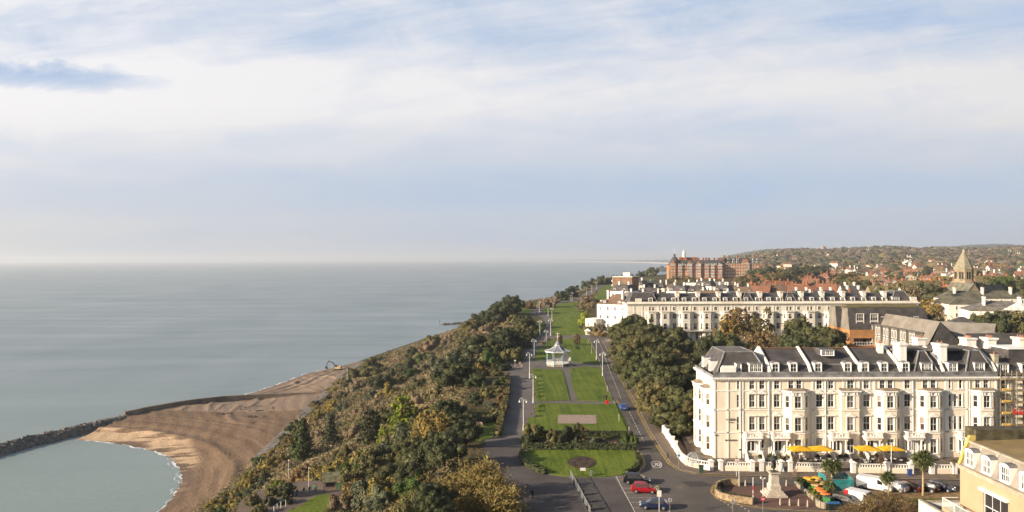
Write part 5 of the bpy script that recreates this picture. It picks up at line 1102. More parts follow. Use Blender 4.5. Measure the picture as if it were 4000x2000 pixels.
# ------------------------------------------------------------------ the long white terrace further on
TD = 355.0; TX0 = UD(2450, TD)
def build_terrace():
    root = empty('terrace_building', (TX0, TD, 0)); tag(root, 'long white Victorian terrace with slate mansard roof and many party-wall chimneys', 'terrace')
    X = lambda u: UD(u, TD)-TX0
    L_ = X(3585); W = MB(); T = MB(); Dp = 14; zc = 17.0; ws = []; FG, F1, F2, F3 = .9, 5.5, 10.3, 14.1
    sing = [2634+81*k for k in range(12)]; bs = [2545]+[2596+81*k for k in range(12)]
    for i, u in enumerate(sing):
        if u > 3560: continue
        x = X(u); ws += [(x, F2, 1.5, 2.2, 'plain', 1), (x, F1, 1.5, 2.8, 'plain', 1), (x, F3, 1.5, 1.5, 'plain', 1, True)]
        if i < 3: ws += [(x-2.2, FG, 1.3, 3.2, 'plain', 1), (x+.8, FG, 1.3, 3.2, 'plain', 1)]
    for u in bs:
        for du in (-6.5, 6.5): ws.append((X(u+du), F3, 1.05, 1.5, 'plain', 0, True))
    wall_wins(root, W, (0,0), (L_,0), 0, zc, ws, trim=AGEDW)
    for i, u in enumerate(bs):
        xc = X(u); xs = [(xc-3.0, 0), (xc-1.7, -1.5), (xc+1.7, -1.5), (xc+3.0, 0)]
        for a, b in zip(xs[:-1], xs[1:]):
            Lb = math.hypot(b[0]-a[0], b[1]-a[1]); k = abs(a[1]-b[1]) < .01
            fl = ((F1,2.8),(F2,2.2)) if i > 4 else ((FG,3.1),(F1,2.8),(F2,2.2))
            wall_wins(root, W, a, b, 0, 13.5, [(Lb/2, z, 1.6 if k else .8, h, 'bare' if not k else 'plain', 0) for z, h in fl], trim=AGEDW)
        for z, h, o in ((4.9,.3,.25),(9.3,.25,.15),(13.3,.3,.45)): ledge(T, xs, z, h, o)
        r = MB(); r.quad((xc-3.1,-.1,13.62), (xc-1.8,-1.9,13.62), (xc+1.8,-1.9,13.62), (xc+3.1,-.1,13.62)); r.build('bay_roof', LEADROOF, root)
    wallp(W, (0,Dp), (0,0), 0, zc); wallp(W, (L_,0), (L_,Dp), 0, zc); wallp(W, (L_,Dp), (0,Dp), 0, zc)
    out = [(0,Dp),(0,0),(L_,0),(L_,Dp)]
    for z, h, o in ((9.3,.25,.12),(13.45,.25,.12),(16.4,.25,.3),(17.0,.4,.8)): ledge(T, out, z, h, o)
    T.box(0, -.2, 17.401, L_, .1, 18.1)
    T.box(X(2482), -.3, 18.1, X(2506), .5, 19.6); T.box(X(3556), -.2, 18.1, X(3580), 4, 19.8)
    for u in [2476, 2508, 2572]+[2615+81*k for k in range(12)]: x = X(u); T.box(x-.3, -.14, 0, x+.3, -.001, 16.4)
    for i in range(5):  # first floor balconies
        xc = X(2596+81*i); T.box(xc-4.6, -2.6, 4.75, xc+4.6, -.02, 4.95)
    T.build('cornice', AGEDW, root); W.build('wall', AGED, root)
    rl = MB()
    for i in range(5):
        xc = X(2596+81*i); 
        for k in range(24): rl.box(xc-4.5+9*k/23-.03, -2.5, 4.95, xc-4.5+9*k/23+.03, -2.45, 5.9)
        rl.box(xc-4.6, -2.52, 5.85, xc+4.6, -2.42, 5.93)
    rl.build('balcony_railing', RAIL, root)
    rf = MB(); rib = MB(); y1, z1, y2, z2 = 1.4, 19.6, 6.6, 21.7
    mansard(rf, .8, X(2570), .4, Dp-1, 17.5, 22.0, 2.0, rib=rib)
    sec = [2570]+[2650+81.5*k for k in range(11)]+[3562]
    for a, b in zip(sec[:-1], sec[1:]):
        x0, x1 = X(a)+.01, X(b)-.01
        for p, q in (((.15,17.9),(y1,z1)), ((y1,z1),(y2,z2)), ((y2,z2),(Dp,17.4))): rf.quad((x0,p[0],p[1]), (x1,p[0],p[1]), (x1,q[0],q[1]), (x0,q[0],q[1]))
    for u in (2900, 3068): mansard(rf, X(u), X(u+44), .2, 9, 17.95, 22.0, 1.8, rib=rib)
    mansard(rf, X(3485), X(3562), .2, Dp-1, 17.95, 22.4, 2.2, rib=rib)
    rf.build('roof', [SLATE, SLATE2], root); rib.build('roof_flashing', LEADM, root)
    for u in sec[1:-1]:
        pw = MB()
        x = X(u); pts = [(0,17.5),(0,18.4),(y1-.3,z1+.5),(y2,z2+.5),(Dp,17.9),(Dp,17.5)]; i = len(pw.v); pw.v += [(x-.3,p[0],p[1]) for p in pts]+[(x+.3,p[0],p[1]) for p in pts]; k = len(pts)
        for j in range(k): q = (j+1) % k; pw.f.append((i+j,i+q,i+k+q,i+k+j)); pw.m.append(0)
        pw.f.append(tuple(i+j for j in range(k-1,-1,-1))); pw.m.append(0); pw.f.append(tuple(i+k+j for j in range(k))); pw.m.append(0); pw.build('party_wall', STONE, root)
        chimney(root, x, 3.4, 19.0, 1.5, 2.8, 3.4, AGED, 3, .25)
    for u in [2542, 2594, 2632, 2673, 2712, 2753, 2793, 2834, 2873, 2915, 2960, 3004, 3043, 3085, 3130, 3173, 3212, 3254, 3293, 3333, 3375, 3415, 3455]: dormer(root, X(u), .3, 18.0, 1.5, 1.7, 1.6, 'arch', 1)
    dormer(root, X(3500), .3, 18.0, 3.0, 1.9, 1.6, 'flat', 3)
build_terrace()
# ------------------------------------------------------------------ other buildings
def roofgeo(mb, kind, x0, x1, y0, y1, z, rh, o=.35, m=0, mg=1):
    X0, X1, Y0, Y1 = x0-o, x1+o, y0-o, y1+o; xm, ym = (x0+x1)/2, (y0+y1)/2
    if kind == 'gx':     # ridge along x
        mb.quad((X0,Y0,z-.1),(X1,Y0,z-.1),(X1,ym,z+rh),(X0,ym,z+rh),m); mb.quad((X1,Y1,z-.1),(X0,Y1,z-.1),(X0,ym,z+rh),(X1,ym,z+rh),m)
        mb.tri((x0,y1,z-.05),(x0,y0,z-.05),(x0,ym,z+rh-.15),mg); mb.tri((x1,y0,z-.05),(x1,y1,z-.05),(x1,ym,z+rh-.15),mg)
    elif kind == 'gy':
        mb.quad((X0,Y1,z-.1),(X0,Y0,z-.1),(xm,Y0,z+rh),(xm,Y1,z+rh),m); mb.quad((X1,Y0,z-.1),(X1,Y1,z-.1),(xm,Y1,z+rh),(xm,Y0,z+rh),m)
        mb.tri((x0,y0,z-.05),(x1,y0,z-.05),(xm,y0,z+rh-.15),mg); mb.tri((x1,y1,z-.05),(x0,y1,z-.05),(xm,y1,z+rh-.15),mg)
    elif kind == 'hip':
        k = min(x1-x0, y1-y0)/2
        A, B = ((xm, Y0+k, z+rh), (xm, Y1-k, z+rh)) if (y1-y0) > (x1-x0) else ((X0+k, ym, z+rh), (X1-k, ym, z+rh))
        if (y1-y0) > (x1-x0):
            mb.quad((X0,Y1,z),(X0,Y0,z),A,B,m); mb.quad((X1,Y0,z),(X1,Y1,z),B,A,m); mb.tri((X0,Y0,z),(X1,Y0,z),A,m); mb.tri((X1,Y1,z),(X0,Y1,z),B,m)
        else:
            mb.quad((X0,Y0,z),(X1,Y0,z),B,A,m); mb.quad((X1,Y1,z),(X0,Y1,z),A,B,m); mb.tri((X0,Y1,z),(X0,Y0,z),A,m); mb.tri((X1,Y0,z),(X1,Y1,z),B,m)
    elif kind == 'man': mansard(mb, x0, x1, y0, y1, z, z+rh, min(1.6, (x1-x0)*.18), m, m)
    else: mb.box(x0-.1, y0-.1, z, x1+.1, y1+.1, z+rh, m)
def house(name, u, D, z, w_, d, h, rz, kind, rh, wm, rm, trim=PAINT, fl=3, nx=3, ny=3, ch=1, chm=None, label=None, cat='house', group=None, far=False, dorm=0, auto_look=None, x=None, win=(1.1,1.7), gm=None, zr=None):
    z = float(terr(UD(u, D) if x is None else x, D)) if z is None else z
    root = empty(name, (UD(u, D) if x is None else x, D, z), R(rz), label, cat, group)
    W = MB(); fh = h/fl; x0, x1 = -w_/2, w_/2; faces = [((x0,0),(x1,0),nx,w_), ((x0,d),(x0,0),ny,d)]
    for p0, p1, n, L_ in faces:
        ww, wh = win; ws = [(L_*(i+.5)/n, fh*f+fh*.28, ww, min(wh, fh*.6), 'plain', 0 if ww < 1.2 else 1) for i in range(n) for f in range(fl)]
        if far:
            wallp(W, p0, p1, -2, h, m=0)
            for s, zz, a, b, *_ in ws:
                px, py, an = on(p0, p1, s); nx_, ny_ = math.sin(an), -math.cos(an)
                for e, mm, oo in ((.18, 2, .03), (0, 1, .06)):
                    c, s_ = math.cos(an), math.sin(an); a2 = a/2+e; W.quad((px-c*a2+nx_*oo, py-s_*a2+ny_*oo, zz-e), (px+c*a2+nx_*oo, py+s_*a2+ny_*oo, zz-e), (px+c*a2+nx_*oo, py+s_*a2+ny_*oo, zz+b+e), (px-c*a2+nx_*oo, py-s_*a2+ny_*oo, zz+b+e), mm)
        else: wall_wins(root, W, p0, p1, -2, h, ws, trim=trim)
    wallp(W, (x1,0), (x1,d), -2, h); wallp(W, (x1,d), (x0,d), -2, h)
    W.build('wall', [wm, DARKW, trim], root)
    r = MB(); roofgeo(r, kind, x0, x1, 0, d, h, rh, m=0, mg=1); ro = r.build('roof', [rm, gm or wm], root)
    for k in range(ch):
        cx = x0+w_*(k+.5)/ch if ch > 1 else x0+w_*.22; cy = d*.5 if kind in ('gx','man','flat') else d*.3
        chimney(root, cx, cy, h+rh*.45, .9, 1.7, rh*.55+1.9, chm or wm, 0 if far else 3, .12)
    for k in range(dorm):
        dormer(root, x0+w_*(k+.5)/dorm, .3, h+.1, 1.2, 1.5, 1.6, 'flat', 1)
        if k < 2 and ny > 1: dormer(root, x0+.3, d*(k+.5)/2, h+.1, 1.2, 1.5, 1.6, 'flat', 1, ang=-math.pi/2)
    if auto_look: auto(root, auto_look, cat, None, group)
    return root
# villa at the cliff edge, apartment block, white houses behind the terrace
v_ = house('villa', 2388, 398, 1.5, 17, 15, 13, -36, 'hip', 5, WHITE, TILEB, WHITE, 3, 4, 4, 2, label='white cliff-top villa with hipped roof and low curved wing left of the terrace', cat='villa', dorm=2)
mb = MB(); mb.prism([(-9+3.6*math.cos(a), -2+3.2*math.sin(a)) for a in [math.pi+math.pi*k/8 for k in range(9)]]+[(-5.4,2),(-12.6,2)], -.5, 5.0); mb.prism([(-9+3.9*math.cos(a), -2+3.5*math.sin(a)) for a in [math.pi+math.pi*k/8 for k in range(9)]]+[(-5.1,2),(-12.9,2)], 5.0, 5.4); mb.box(-15.5,0,-.5,-6.5,9,5.0); mb.build('side_wing', WHITE, v_)
for k in range(3): window(v_, -9+3.2*math.cos(math.pi*1.25+k*.78), -2-3.25+.45*(k-1)**2, .8, (k-1)*.6, 1.3, 2.8, 'plain')
def flats60(u, D):
    root = empty('apartment_block', (UD(u, D), D, 4), R(-28), 'grey and brown flat-roofed apartment block with stacked balconies above the cliff-top lawn', 'apartment block'); W = MB()
    W.box(-5,0,-5,9,14,21); W.build('wall', BRB, root); c = MB(); c.box(-5.15,-.1,-5,-5.01,14.1,21.3); c.box(-5.2,-.25,21.0,9.2,14.2,21.5); c.box(1,4,21.5,6,9,24); c.build('cladding', AGEDW, root)
    for f in range(7):
        b = MB(); b.box(-6.4,1,f*3-.2,-5.15,13,f*3); b.box(-6.4,1,f*3,-6.3,13,f*3+1.0); b.build('balcony', PAINT, root); window(root, -5.15, 4, f*3+.3, -math.pi/2, 2.2, 1.9, 'bare'); window(root, -5.15, 10, f*3+.3, -math.pi/2, 2.2, 1.9, 'bare')
        for k in range(3): window(root, -2.5+4*k, 0, f*3+.5, 0, 1.5, 1.4, 'bare')
flats60(2420, 535)
WL = '''2418 455 12 15 19.5 man|2475 440 14 14 16 man|2530 470 13 14 17 man|2590 455 12 13 16 hip|2640 500 13 14 17 man|2680 440 12 12 15.5 flat|2722 470 11 13 18 man|2770 445 13 13 16.5 man|2815 480 10 13 18 man|2860 450 13 13 16 hip|2555 540 14 14 17 man|2620 560 13 13 17 hip|2745 545 12 13 18 man|2800 560 12 14 17 man|2850 530 13 13 16 gx|2905 500 13 13 16 man|2480 560 12 12 18 man|2700 600 13 13 18 flat'''
for i, e in enumerate(WL.split('|')):
    a = e.split(); k = a[5]
    house('town_house', float(a[0]), float(a[1]), None, float(a[2]), float(a[3]), float(a[4])-2.0, -32+7*(i % 4), k, {'man':3.6,'hip':3,'flat':.5,'gx':3.5}[k], [WHITE, AGED, AGEDW][i % 3], [SLATE, SLATE2, SLATE, TILEB][i % 4], PAINT, 4, 3, 3, 2, WHITE, cat='house', group='white town houses behind the long terrace', dorm=2 if k == 'man' else 0,
      auto_look={'man':'white house with slate mansard','hip':'white house with hipped roof','flat':'white flat-roofed house','gx':'white gabled house'}[k])
# slate-roofed villas between terrace and church
WL2 = '''3005 400 26 12 13.5 hip s|3140 470 12 12 14 man s|3190 455 13 12 13.5 man s|3240 470 12 12 14 man s|3290 450 14 12 13 hip b|3345 470 13 13 14 gx s|3120 540 14 12 13 gx t|3180 560 15 12 13 hip t|3230 545 12 12 14 gx t|3060 560 15 13 12 gx b|3010 590 14 13 12 gx b|3390 455 18 12 12 flat o|2965 560 14 12 12 gx t|3330 520 12 12 14 gx s|3420 480 16 12 12.5 flat w'''
for i, e in enumerate(WL2.split('|')):
    a = e.split(); k = a[5]; c = a[6]
    house('town_house', float(a[0]), float(a[1]), None, float(a[2]), float(a[3]), float(a[4])-1.0, [-25,-5,-15,0][i % 4], k, {'man':3.6,'hip':5,'flat':.5,'gx':4.5}[k], {'s':WHITE,'t':REDB,'b':BRB,'o':ORB,'w':WHITE}[c], {'s':SLATE,'t':TILE,'b':TILEB,'o':SLATE2,'w':SLATE2}[c], PAINT, 4, 4 if float(a[2]) > 13 else 3, 3, 2 if k != 'flat' else 0, WHITE if c in 'sw' else REDB, cat='house', group='houses between the long terrace and the wooded hill', dorm=2 if k == 'man' else 0,
      auto_look={'s':'slate-roofed white house','t':'red-tiled brick house','b':'brown-roofed house','o':'orange brick flat-roofed block','w':'white flat-roofed house'}[c])
# ------------------------------------------------------------------ red brick grand hotel with turret
def grand():
    D = 1100; s = D/F; x0 = UD(2618, D); gz = 8.0; root = empty('brick_hotel', (x0, D, gz)); tag(root, 'huge red brick hotel with gables, turret dome and white windows on the far cliff top', 'hotel')
    X = lambda u: UD(u, D)-x0; Z = lambda v, u=2750: VZ(u, v, D)-gz; zE = Z(1036); zR = Z(1013); W = MB(); S = MB(); W.box(0,0,-6,X(2828),26,zE); W.box(X(2828)+.01,6,-6,X(2975),30,zE+3)
    rf = MB(); mansard(rf, .5, X(2828), .5, 25, zE, zR-1, 5); mansard(rf, X(2828)+.2, X(2974), 7, 29, zE+3, zR+1.5, 5, left=False)
    rf.build('roof', SLATE, root); wins = []
    def fl(u0, u1, n, rows, y, wd=1.5, hh=2.2, z0=2.5, dz=4.0):
        for k in range(n):
            for r_ in range(rows): wins.append((X(u0+(u1-u0)*(k+.5)/n), y, z0+dz*r_, wd, hh))
    bays = [(2618,2638,2,2.0),(2648,2664,3,1.6),(2682,2702,4,2.4),(2718,2736,4,2.4),(2752,2768,3,1.6),(2776,2790,3,1.6),(2804,2820,3,1.6)]
    for u0, u1, n, pr in bays:
        W.box(X(u0), -pr, -6, X(u1), .01, zE-.5); fl(u0, u1, n, 5, -pr-.06, 1.3)
        if n == 4 or u0 == 2618:
            xm = (X(u0)+X(u1))/2; hw = (X(u1)-X(u0))/2; P = [(-hw-.6,zE-3),(hw+.6,zE-3),(hw,zE),(hw*.75,zE+2.2),(hw*.35,zE+4.2),(0,zE+6.5),(-hw*.35,zE+4.2),(-hw*.75,zE+2.2),(-hw,zE)]
            i = len(W.v); W.v += [(xm+p[0],-pr-.05,p[1]) for p in P]+[(xm+p[0],-pr+1.2,p[1]) for p in P]; q = len(P); W.f.append(tuple(range(i,i+q))); W.m.append(0)
            for j in range(q): jj = (j+1) % q; W.f.append((i+j,i+q+j,i+q+jj,i+jj)); W.m.append(0)
            for k in range(3): wins.append((xm-2.2+2.2*k, -pr-.1, zE-.2, 1.2, 2.2))
    for u0, u1, n in ((2664,2682,2),(2702,2718,2),(2768,2776,1),(2790,2804,1)): fl(u0, u1, n, 5, -.06, 1.2)
    fl(2836, 2970, 13, 5, 5.94, 1.6, 2.2, 3, 4.3)
    cg = MB(); hw = (X(2932)-X(2900))/2; xm = X(2916); cg.box(xm-hw, 4.5, -6, xm+hw, 6.3, zE+2.5); cg.hexa([(xm-hw*.8,4.5,zE+2.5),(xm+hw*.8,4.5,zE+2.5),(xm+hw*.8,6.3,zE+2.5),(xm-hw*.8,6.3,zE+2.5)], [(xm-hw*.45,4.5,zE+8),(xm+hw*.45,4.5,zE+8),(xm+hw*.45,6.3,zE+8),(xm-hw*.45,6.3,zE+8)]); cg.build('gable', ORB, root)
    for k in range(4):
        for r_ in range(5): wins.append((xm-hw+hw*2*(k+.5)/4, 4.4, 3+4.3*r_, 1.5, 2.2))
    W.build('wall', mat('brick_orange_red', (.44,.185,.07), .9, .15, .08, c2=(.28,.10,.04)), root)
    S.box(-.3,-2.3,zE-5.2,X(2828),-.0,zE-4.8); S.box(-.3,-.5,zE-.4,X(2828)+.2,.1,zE+.1); S.box(X(2828),5.3,zE+2.6,X(2975)+.2,6.1,zE+3.1); S.box(-2.6,-1,-6,-.01,6,zE-5)
    S.build('stone_band', BUFF, root)
    for i, (x, y, z, a, b) in enumerate(wins[:100]): window(root, x, y, z, 0, a, b, 'bare', pane=False).data
    o = MB()
    for x, y, z, a, b in wins: o.quad((x-a*.42,y-.02,z),(x+a*.42,y-.02,z),(x+a*.42,y-.02,z+b),(x-a*.42,y-.02,z+b),0)
    tag(o.build('window_blinds', mat('window_pale', (.55,.50,.42), .4, .3, .2, c2=(.10,.09,.09)), root), kind='stuff')
    q = MB()
    for x, y, z, a, b in wins:
        for e in (-a*.62, a*.45): q.box(x+e, y-.05, z-.2, x+e+a*.17, y+.02, z+b+.2)
        q.box(x-a*.62, y-.05, z+b, x+a*.62, y+.02, z+b+.35)
    tag(q.build('window_surrounds', PAINT, root), kind='stuff')
    for u in (2655,2671,2710,2746,2758,2770,2782,2796,2814): dormer(root, X(u), .3, zE, 2.6, 2.6, 3, 'flat', 1)
    for u in (2832,2850,2871,2886,2948,2963): dormer(root, X(u), 6.4, zE+3, 2.4, 2.6, 3, 'flat', 1); dormer(root, X(u)+1, 9, zE+7, 2.2, 2.0, 3, 'flat', 1)
    for k, u in enumerate((2684,2719,2733,2752,2764,2775,2795,2814,2829)): chimney(root, X(u), 7, zE+1, 1.8, 3.5, 9.5, REDB, 0, .3)
    for u in (2842,2862,2893,2925,2958,2974): chimney(root, X(u), 17, zE+4, 1.8, 4, 10, BRB, 0, .3)
    t = MB(); cx, cy = X(2639), 7; t.frust(cx, cy, zE-2, 6.3, zE+3, 6.3, 12, 0); t.lathe(cx, cy, [(6.3,zE+3),(6.1,zE+6),(5.0,zE+9),(3.2,zE+11.2),(1.5,zE+12),(1.4,zE+14.5),(1.9,zE+14.7),(.2,zE+16.6)], 12, 1); t.build('turret', [REDB, SLATE], root); f = MB(); f.tube([(cx,cy,zE+16),(cx,cy,zE+29)], .22, .12, 5); f.build('flagpole', PAINT, root)
    t = MB(); cx = X(2679); t.box(cx-2.6,10,zE,cx+2.6,15,zE+11,0); t.lathe(cx, 12.5, [(2.4,zE+11),(2.4,zE+15.5),(2.7,zE+16),(2.3,zE+18.5),(1.0,zE+20.5),(.25,zE+21.5),(.1,zE+24)], 10, 1); t.build('cupola', [REDB, AGEDW], root)
    t = MB(); t.box(X(2662),14,zR-3,X(2735),22,zR+3); t.build('upper_storey', REDB, root)
grand()
# ------------------------------------------------------------------ church
def church():
    D = 520; x0 = UD(3764, 528); gz = 5.0; root = empty('church', (x0, D, gz)); tag(root, 'stone church with octagonal belfry and tall pointed spire', 'church')
    Z = lambda v: VZ(3764, v, D)-gz; W = MB(); zE = Z(1051); W.frust(0, 8, 6, 7.2, Z(1101), 7.2, 8, 0, rot=math.pi/8); W.frust(0, 8, Z(1101), 5.9, zE, 5.8, 8, 0, rot=math.pi/8); W.frust(0, 8, Z(1101), 6.9, Z(1097), 6.1, 8, 0, rot=math.pi/8); W.frust(0, 8, zE-.6, 6.2, zE, 6.2, 8, 0, rot=math.pi/8); W.box(-6.8,1.2,-6,6.8,14.8,8); W.build('tower', BUFF, root)
    s = MB(); s.frust(0, 8, zE, 6.3, Z(985), .9, 8, 0, rot=math.pi/8)
    for t in (.25, .47, .72): 
        z = zE+(Z(985)-zE)*t; r_ = 6.3+(.9-6.3)*t; s.frust(0, 8, z-.25, r_+.18, z+.1, r_+.1, 8, 1, rot=math.pi/8)
    s.build('spire', [COPPER, BUFF], root); f = MB(); f.lathe(0, 8, [(.9,Z(985)),(.7,Z(981)),(.9,Z(979)),(.1,Z(972))], 6); f.build('finial', STONE, root)
    for k in range(8):
        a = math.pi/4*k-math.pi/2; r_ = 5.45
        if math.sin(a) > .8: continue
        o = MB(); h = zE-Z(1101)
        for sx in (-.75, .75): o.box(sx-.55,-.12,0,sx+.55,-.02,h*.55,1); o.box(sx-.62,-.2,0,sx-.55,-.02,h*.6,0)
        pts = [(1.75*math.cos(math.pi-math.pi*i/6), h*.5+1.7*math.sin(math.pi*i/6)) for i in range(7)]
        for p, q in zip(pts[:-1], pts[1:]): o.quad((p[0],-.22,p[1]),(q[0],-.22,q[1]),(q[0]*1.15,-.22,q[1]+.25),(p[0]*1.15,-.22,p[1]+.25),0)
        b = o.build('belfry_window', [BUFF, DARKW], root); b.rotation_euler = (0,0,a+math.pi/2); b.location = (r_*math.cos(a), 8+r_*math.sin(a), Z(1090))
    n = MB(); n.box(-14,-18,-6,-3,8,8,0); roofgeo(n, 'gy', -14, -3, -18, 8, 8, 8, m=1, mg=0); n.box(-1,-14,-6,8,2,5.5,0); roofgeo(n, 'gy', -1, 8, -14, 2, 5.5, 6, m=1, mg=0); n.box(7,10,-6,30,22,7,0); roofgeo(n, 'gx', 7, 30, 10, 22, 7, 7, m=1, mg=0); n.build('nave', [BUFF, mat('roof_nave', (.17,.155,.115), .9, .2, .3)], root)
church()
# ------------------------------------------------------------------ mid-distance blocks right of the evergreens
OLV = mat('roof_olive', (.125,.115,.08), .9, .2, .3); GREYT = mat('tile_hung_grey', (.22,.195,.165), .9, .15, .3)
def flats_a():
    root = empty('flats', (UD(3318, 285), 285, 0), 0, 'orange brick flats with dark mansard roof and white balconies behind the evergreens', 'flats'); W = MB(); x1 = 30; zt = 11.5
    wallp(W, (0,0), (17,0), 0, zt, [(1.5,10.5,2.5,5.2),(1.5,10.5,5.8,8.4)], 1.6); wallp(W, (17,0), (17,19), 0, zt); wallp(W, (17,2), (x1,2), 0, zt); wallp(W, (x1,2), (x1,19), 0, zt); wallp(W, (x1,19), (0,19), 0, zt); wallp(W, (0,19), (0,11.5), 0, zt); wallp(W, (0,11.5), (2.2,11.5), 0, zt); wallp(W, (2.2,11.5), (2.2,8), 0, zt); wallp(W, (2.2,8), (0,8), 0, zt); wallp(W, (0,8), (0,0), 0, zt); W.build('wall', ORB, root)
    rf = MB(); mansard(rf, .1, x1, .4, 8.0, zt, 19.3, 1.5, left=False); mansard(rf, .1, x1, 11.3, 18.9, zt, 19.3, 1.5, left=False); rf.quad((.1,.4,zt),(.1,8,zt),(.1,6.6,19.3),(.1,1.9,19.3)); rf.box(2.3,6.5,18.5,x1-1,13,19.35,1); rf.box(2.3,7.9,zt,3,11.4,17,0); rf.quad((2,4,19.5),(x1-1,4,19.5),(x1-1,9.5,20.3),(2,9.5,20.3),1); rf.build('roof', [SLATE, MOSS], root)
    gq = MB(); [gq.quad((.04,b_,zt+.05),(.04,a_,zt+.05),(.04,a_+1.5,19.2),(.04,b_-1.5,19.2)) for a_, b_ in ((.4,8.0),(11.3,18.9))]; gq.build('gable_cladding', GREYT, root)
    for z in (2.6, 5.9):
        b = MB(); b.box(1.5,-.1,z-.1,10.5,.0,z); b.box(1.5,-.12,z+.95,10.5,-.02,z+1.05)
        for k in range(10): b.box(1.5+k-.03,-.1,z,1.5+k+.03,-.04,z+.95)
        b.build('balcony_rail', PAINT, root)
        for k in range(2): window(root, 3.6+5*k, 1.35, z, 0, 3.4, 2.3, 'bare', bars=2)
    for k in range(2):
        for z in (zt+.3, zt+3.2): window(root, 3+5.2*k+1.2, .9, z, 0, 2.6, 2.5, 'plain', bars=2)
    for k in range(4): window(root, 0, 2+1.6*k if k < 2 else 12+3.4*(k-2), 8.0, -math.pi/2, 1.0, 1.5, 'plain')
    for k in range(3): window(root, 19+4*k, 2, 8.3, 0, 1.3, 1.4, 'plain')
    for x in (13, 20, 25): window(root, x, 1.3 if x < 17 else 1.3, 13.4, 0, 1.6, 2.6, 'plain')
flats_a()
def flats_b():
    root = empty('flats', (132.5, 250, 0), 0, 'grey tile-hung flats with rows of tall white paired windows', 'flats'); W = MB(); r = MB(); L_ = 41
    wallp(W, (0,L_), (0,0), 0, 8); wallp(W, (0,0), (15,0), 0, 8); W.tri((1.2,-.02,8),(14,-.02,8),(5,-.02,17.2),1); W.build('wall', [ORB, SLATE], root)
    r.quad((0.05,L_,8),(0.05,0,8),(5,0,17.3),(5,L_,17.3),0); r.quad((5,0,17.3),(15,0,8),(15,L_,8),(5,L_,17.3),1); r.build('roof', [GREYT, SLATE], root)
    for k in range(6):
        for e in (0, 2.1):
            y = L_-3-6.0*k-e; b = MB(); b.box(-.5, y-.8, 6.6, 2.2, y+.8, 13.2); b.box(-.7, y-1.0, 13.2, 2.4, y+1.0, 13.4)
            o = b.build('window_bay', GREYT, root)
            for z in (7.0, 10.2): window(o, -.52, y, z, -math.pi/2, 1.1, 2.4, 'plain', PAINT, bars=1)
flats_b()
h_ = house('flats', 3760, 228, 0, 15, 20, 9, -75, 'gx', 6.5, ORB, GREYT, PAINT, 3, 5, 3, 0, label='grey-roofed flats wing with paired tall windows just behind the hotel chimneys', cat='flats', gm=SLATE, x=134)
house('flats', 3700, 262, 0, 16, 14, 10, -40, 'gx', 5.5, ORB, GREYT, PAINT, 3, 4, 3, 0, label='small angled grey roof joining the flats near the yellow autumn tree', cat='flats', x=152)
house('row_building', 3850, 178, 0, 52, 15, 14.0, 0, 'gx', 5.8, CREAM, SLATE, PAINT, 4, 8, 3, 0, label='long dark slate roof with mossy ridge right behind the hotel', cat='terrace', x=134.5)
mb = MB(); mb.quad((108.5,184.5,19.55),(160.6,184.5,19.55),(160.6,187.9,19.9),(108.5,187.9,19.9)); 
house('church_hall', 3700, 396, 0, 17, 34, 15, -38, 'hip', 3.6, AGED, OLV, PAINT, 4, 3, 5, 0, label='cream stucco block with scalloped eaves and olive roof in front of the church', cat='building')
house('church_hall', 3800, 385, 0, 22, 14, 14.5, -10, 'hip', 3.8, AGED, OLV, PAINT, 4, 3, 3, 0, label='cream block with hipped olive roof, right wing before the church', cat='building')
house('long_building', 3850, 440, 0, 46, 12, 14.5, -4, 'hip', 4.2, AGED, OLV, PAINT, 4, 8, 3, 3, label='long olive hipped roof with white arched dormers right of the church', cat='building')
sb = house('white_building', 3925, 322, 0, 26, 18, 15.5, -18, 'hip', 3.8, WHITE, SLATE2, PAINT, 4, 6, 4, 2, label='white building wrapped in scaffolding with a pediment, near the right edge', cat='building')
mb = MB(); mb.tri((-2,-.6,15.6),(11,-.6,15.6),(4.5,-.6,18.8)); mb.tri((11,-.5,15.6),(4.5,2.2,18.8),(4.5,-.6,18.8)); mb.tri((-2,-.6,15.6),(4.5,-.6,18.8),(4.5,2.2,18.8)); mb.build('pediment', WHITE, sb)
house('dark_house', 3770, 300, 0, 14, 13, 10.5, -20, 'hip', 4, BRB, SLATE, PAINT, 3, 3, 3, 0, label='low dark-roofed house behind the yellow autumn tree', cat='house')
# stone gabled house, brown blocks, chimneyed row, blue-roofed hall
st = house('stone_house', 3470, 560, None, 24, 14, 10.5, -8, 'gx', 4.6, BUFF, MOSS, PAINT, 3, 6, 3, 3, BUFF, label='yellow stone house with white bargeboard gables and pinnacles left of the church', cat='house')
for k in range(3):
    g = MB(); x = -7.5+7*k; g.box(x-2.4,-1.2,-2,x+2.4,0,10.5); g.build('bay', BUFF, st); g = MB(); g.tri((x-3,-1.6,10.4),(x+3,-1.6,10.4),(x,-1.6,14.6),0); g.quad((x-3.2,-1.9,10.2),(x,-1.9,14.9),(x,3,14.9),(x-3.2,3,10.2),1); g.quad((x,-1.9,14.9),(x+3.2,-1.9,10.2),(x+3.2,3,10.2),(x,3,14.9),1); g.build('gable', [PAINT, MOSS], st)
for i, u in enumerate((3560, 3605, 3655, 3710)): house('brown_block', u, 545+8*i, None, 9, 10, [11.5,9.5,12,9][i], -4, 'flat', .5, BRB, PAINT if i == 0 else SLATE2, PAINT, 3, 3, 2, 0, cat='block', group='brown flat-roofed blocks left of the church', auto_look='brown brick flat-roofed block')
for i in range(5):
    house('row_house', 3548+37*i, 690, None, 8.6, 12, 9.5, 0, 'gx', 4.0, BRB, MOSS, PAINT, 3, 2, 2, 1, ORB, far=True, cat='house', group='row of mossy-roofed houses with tall chimneys left of the church', auto_look='mossy-roofed row house')
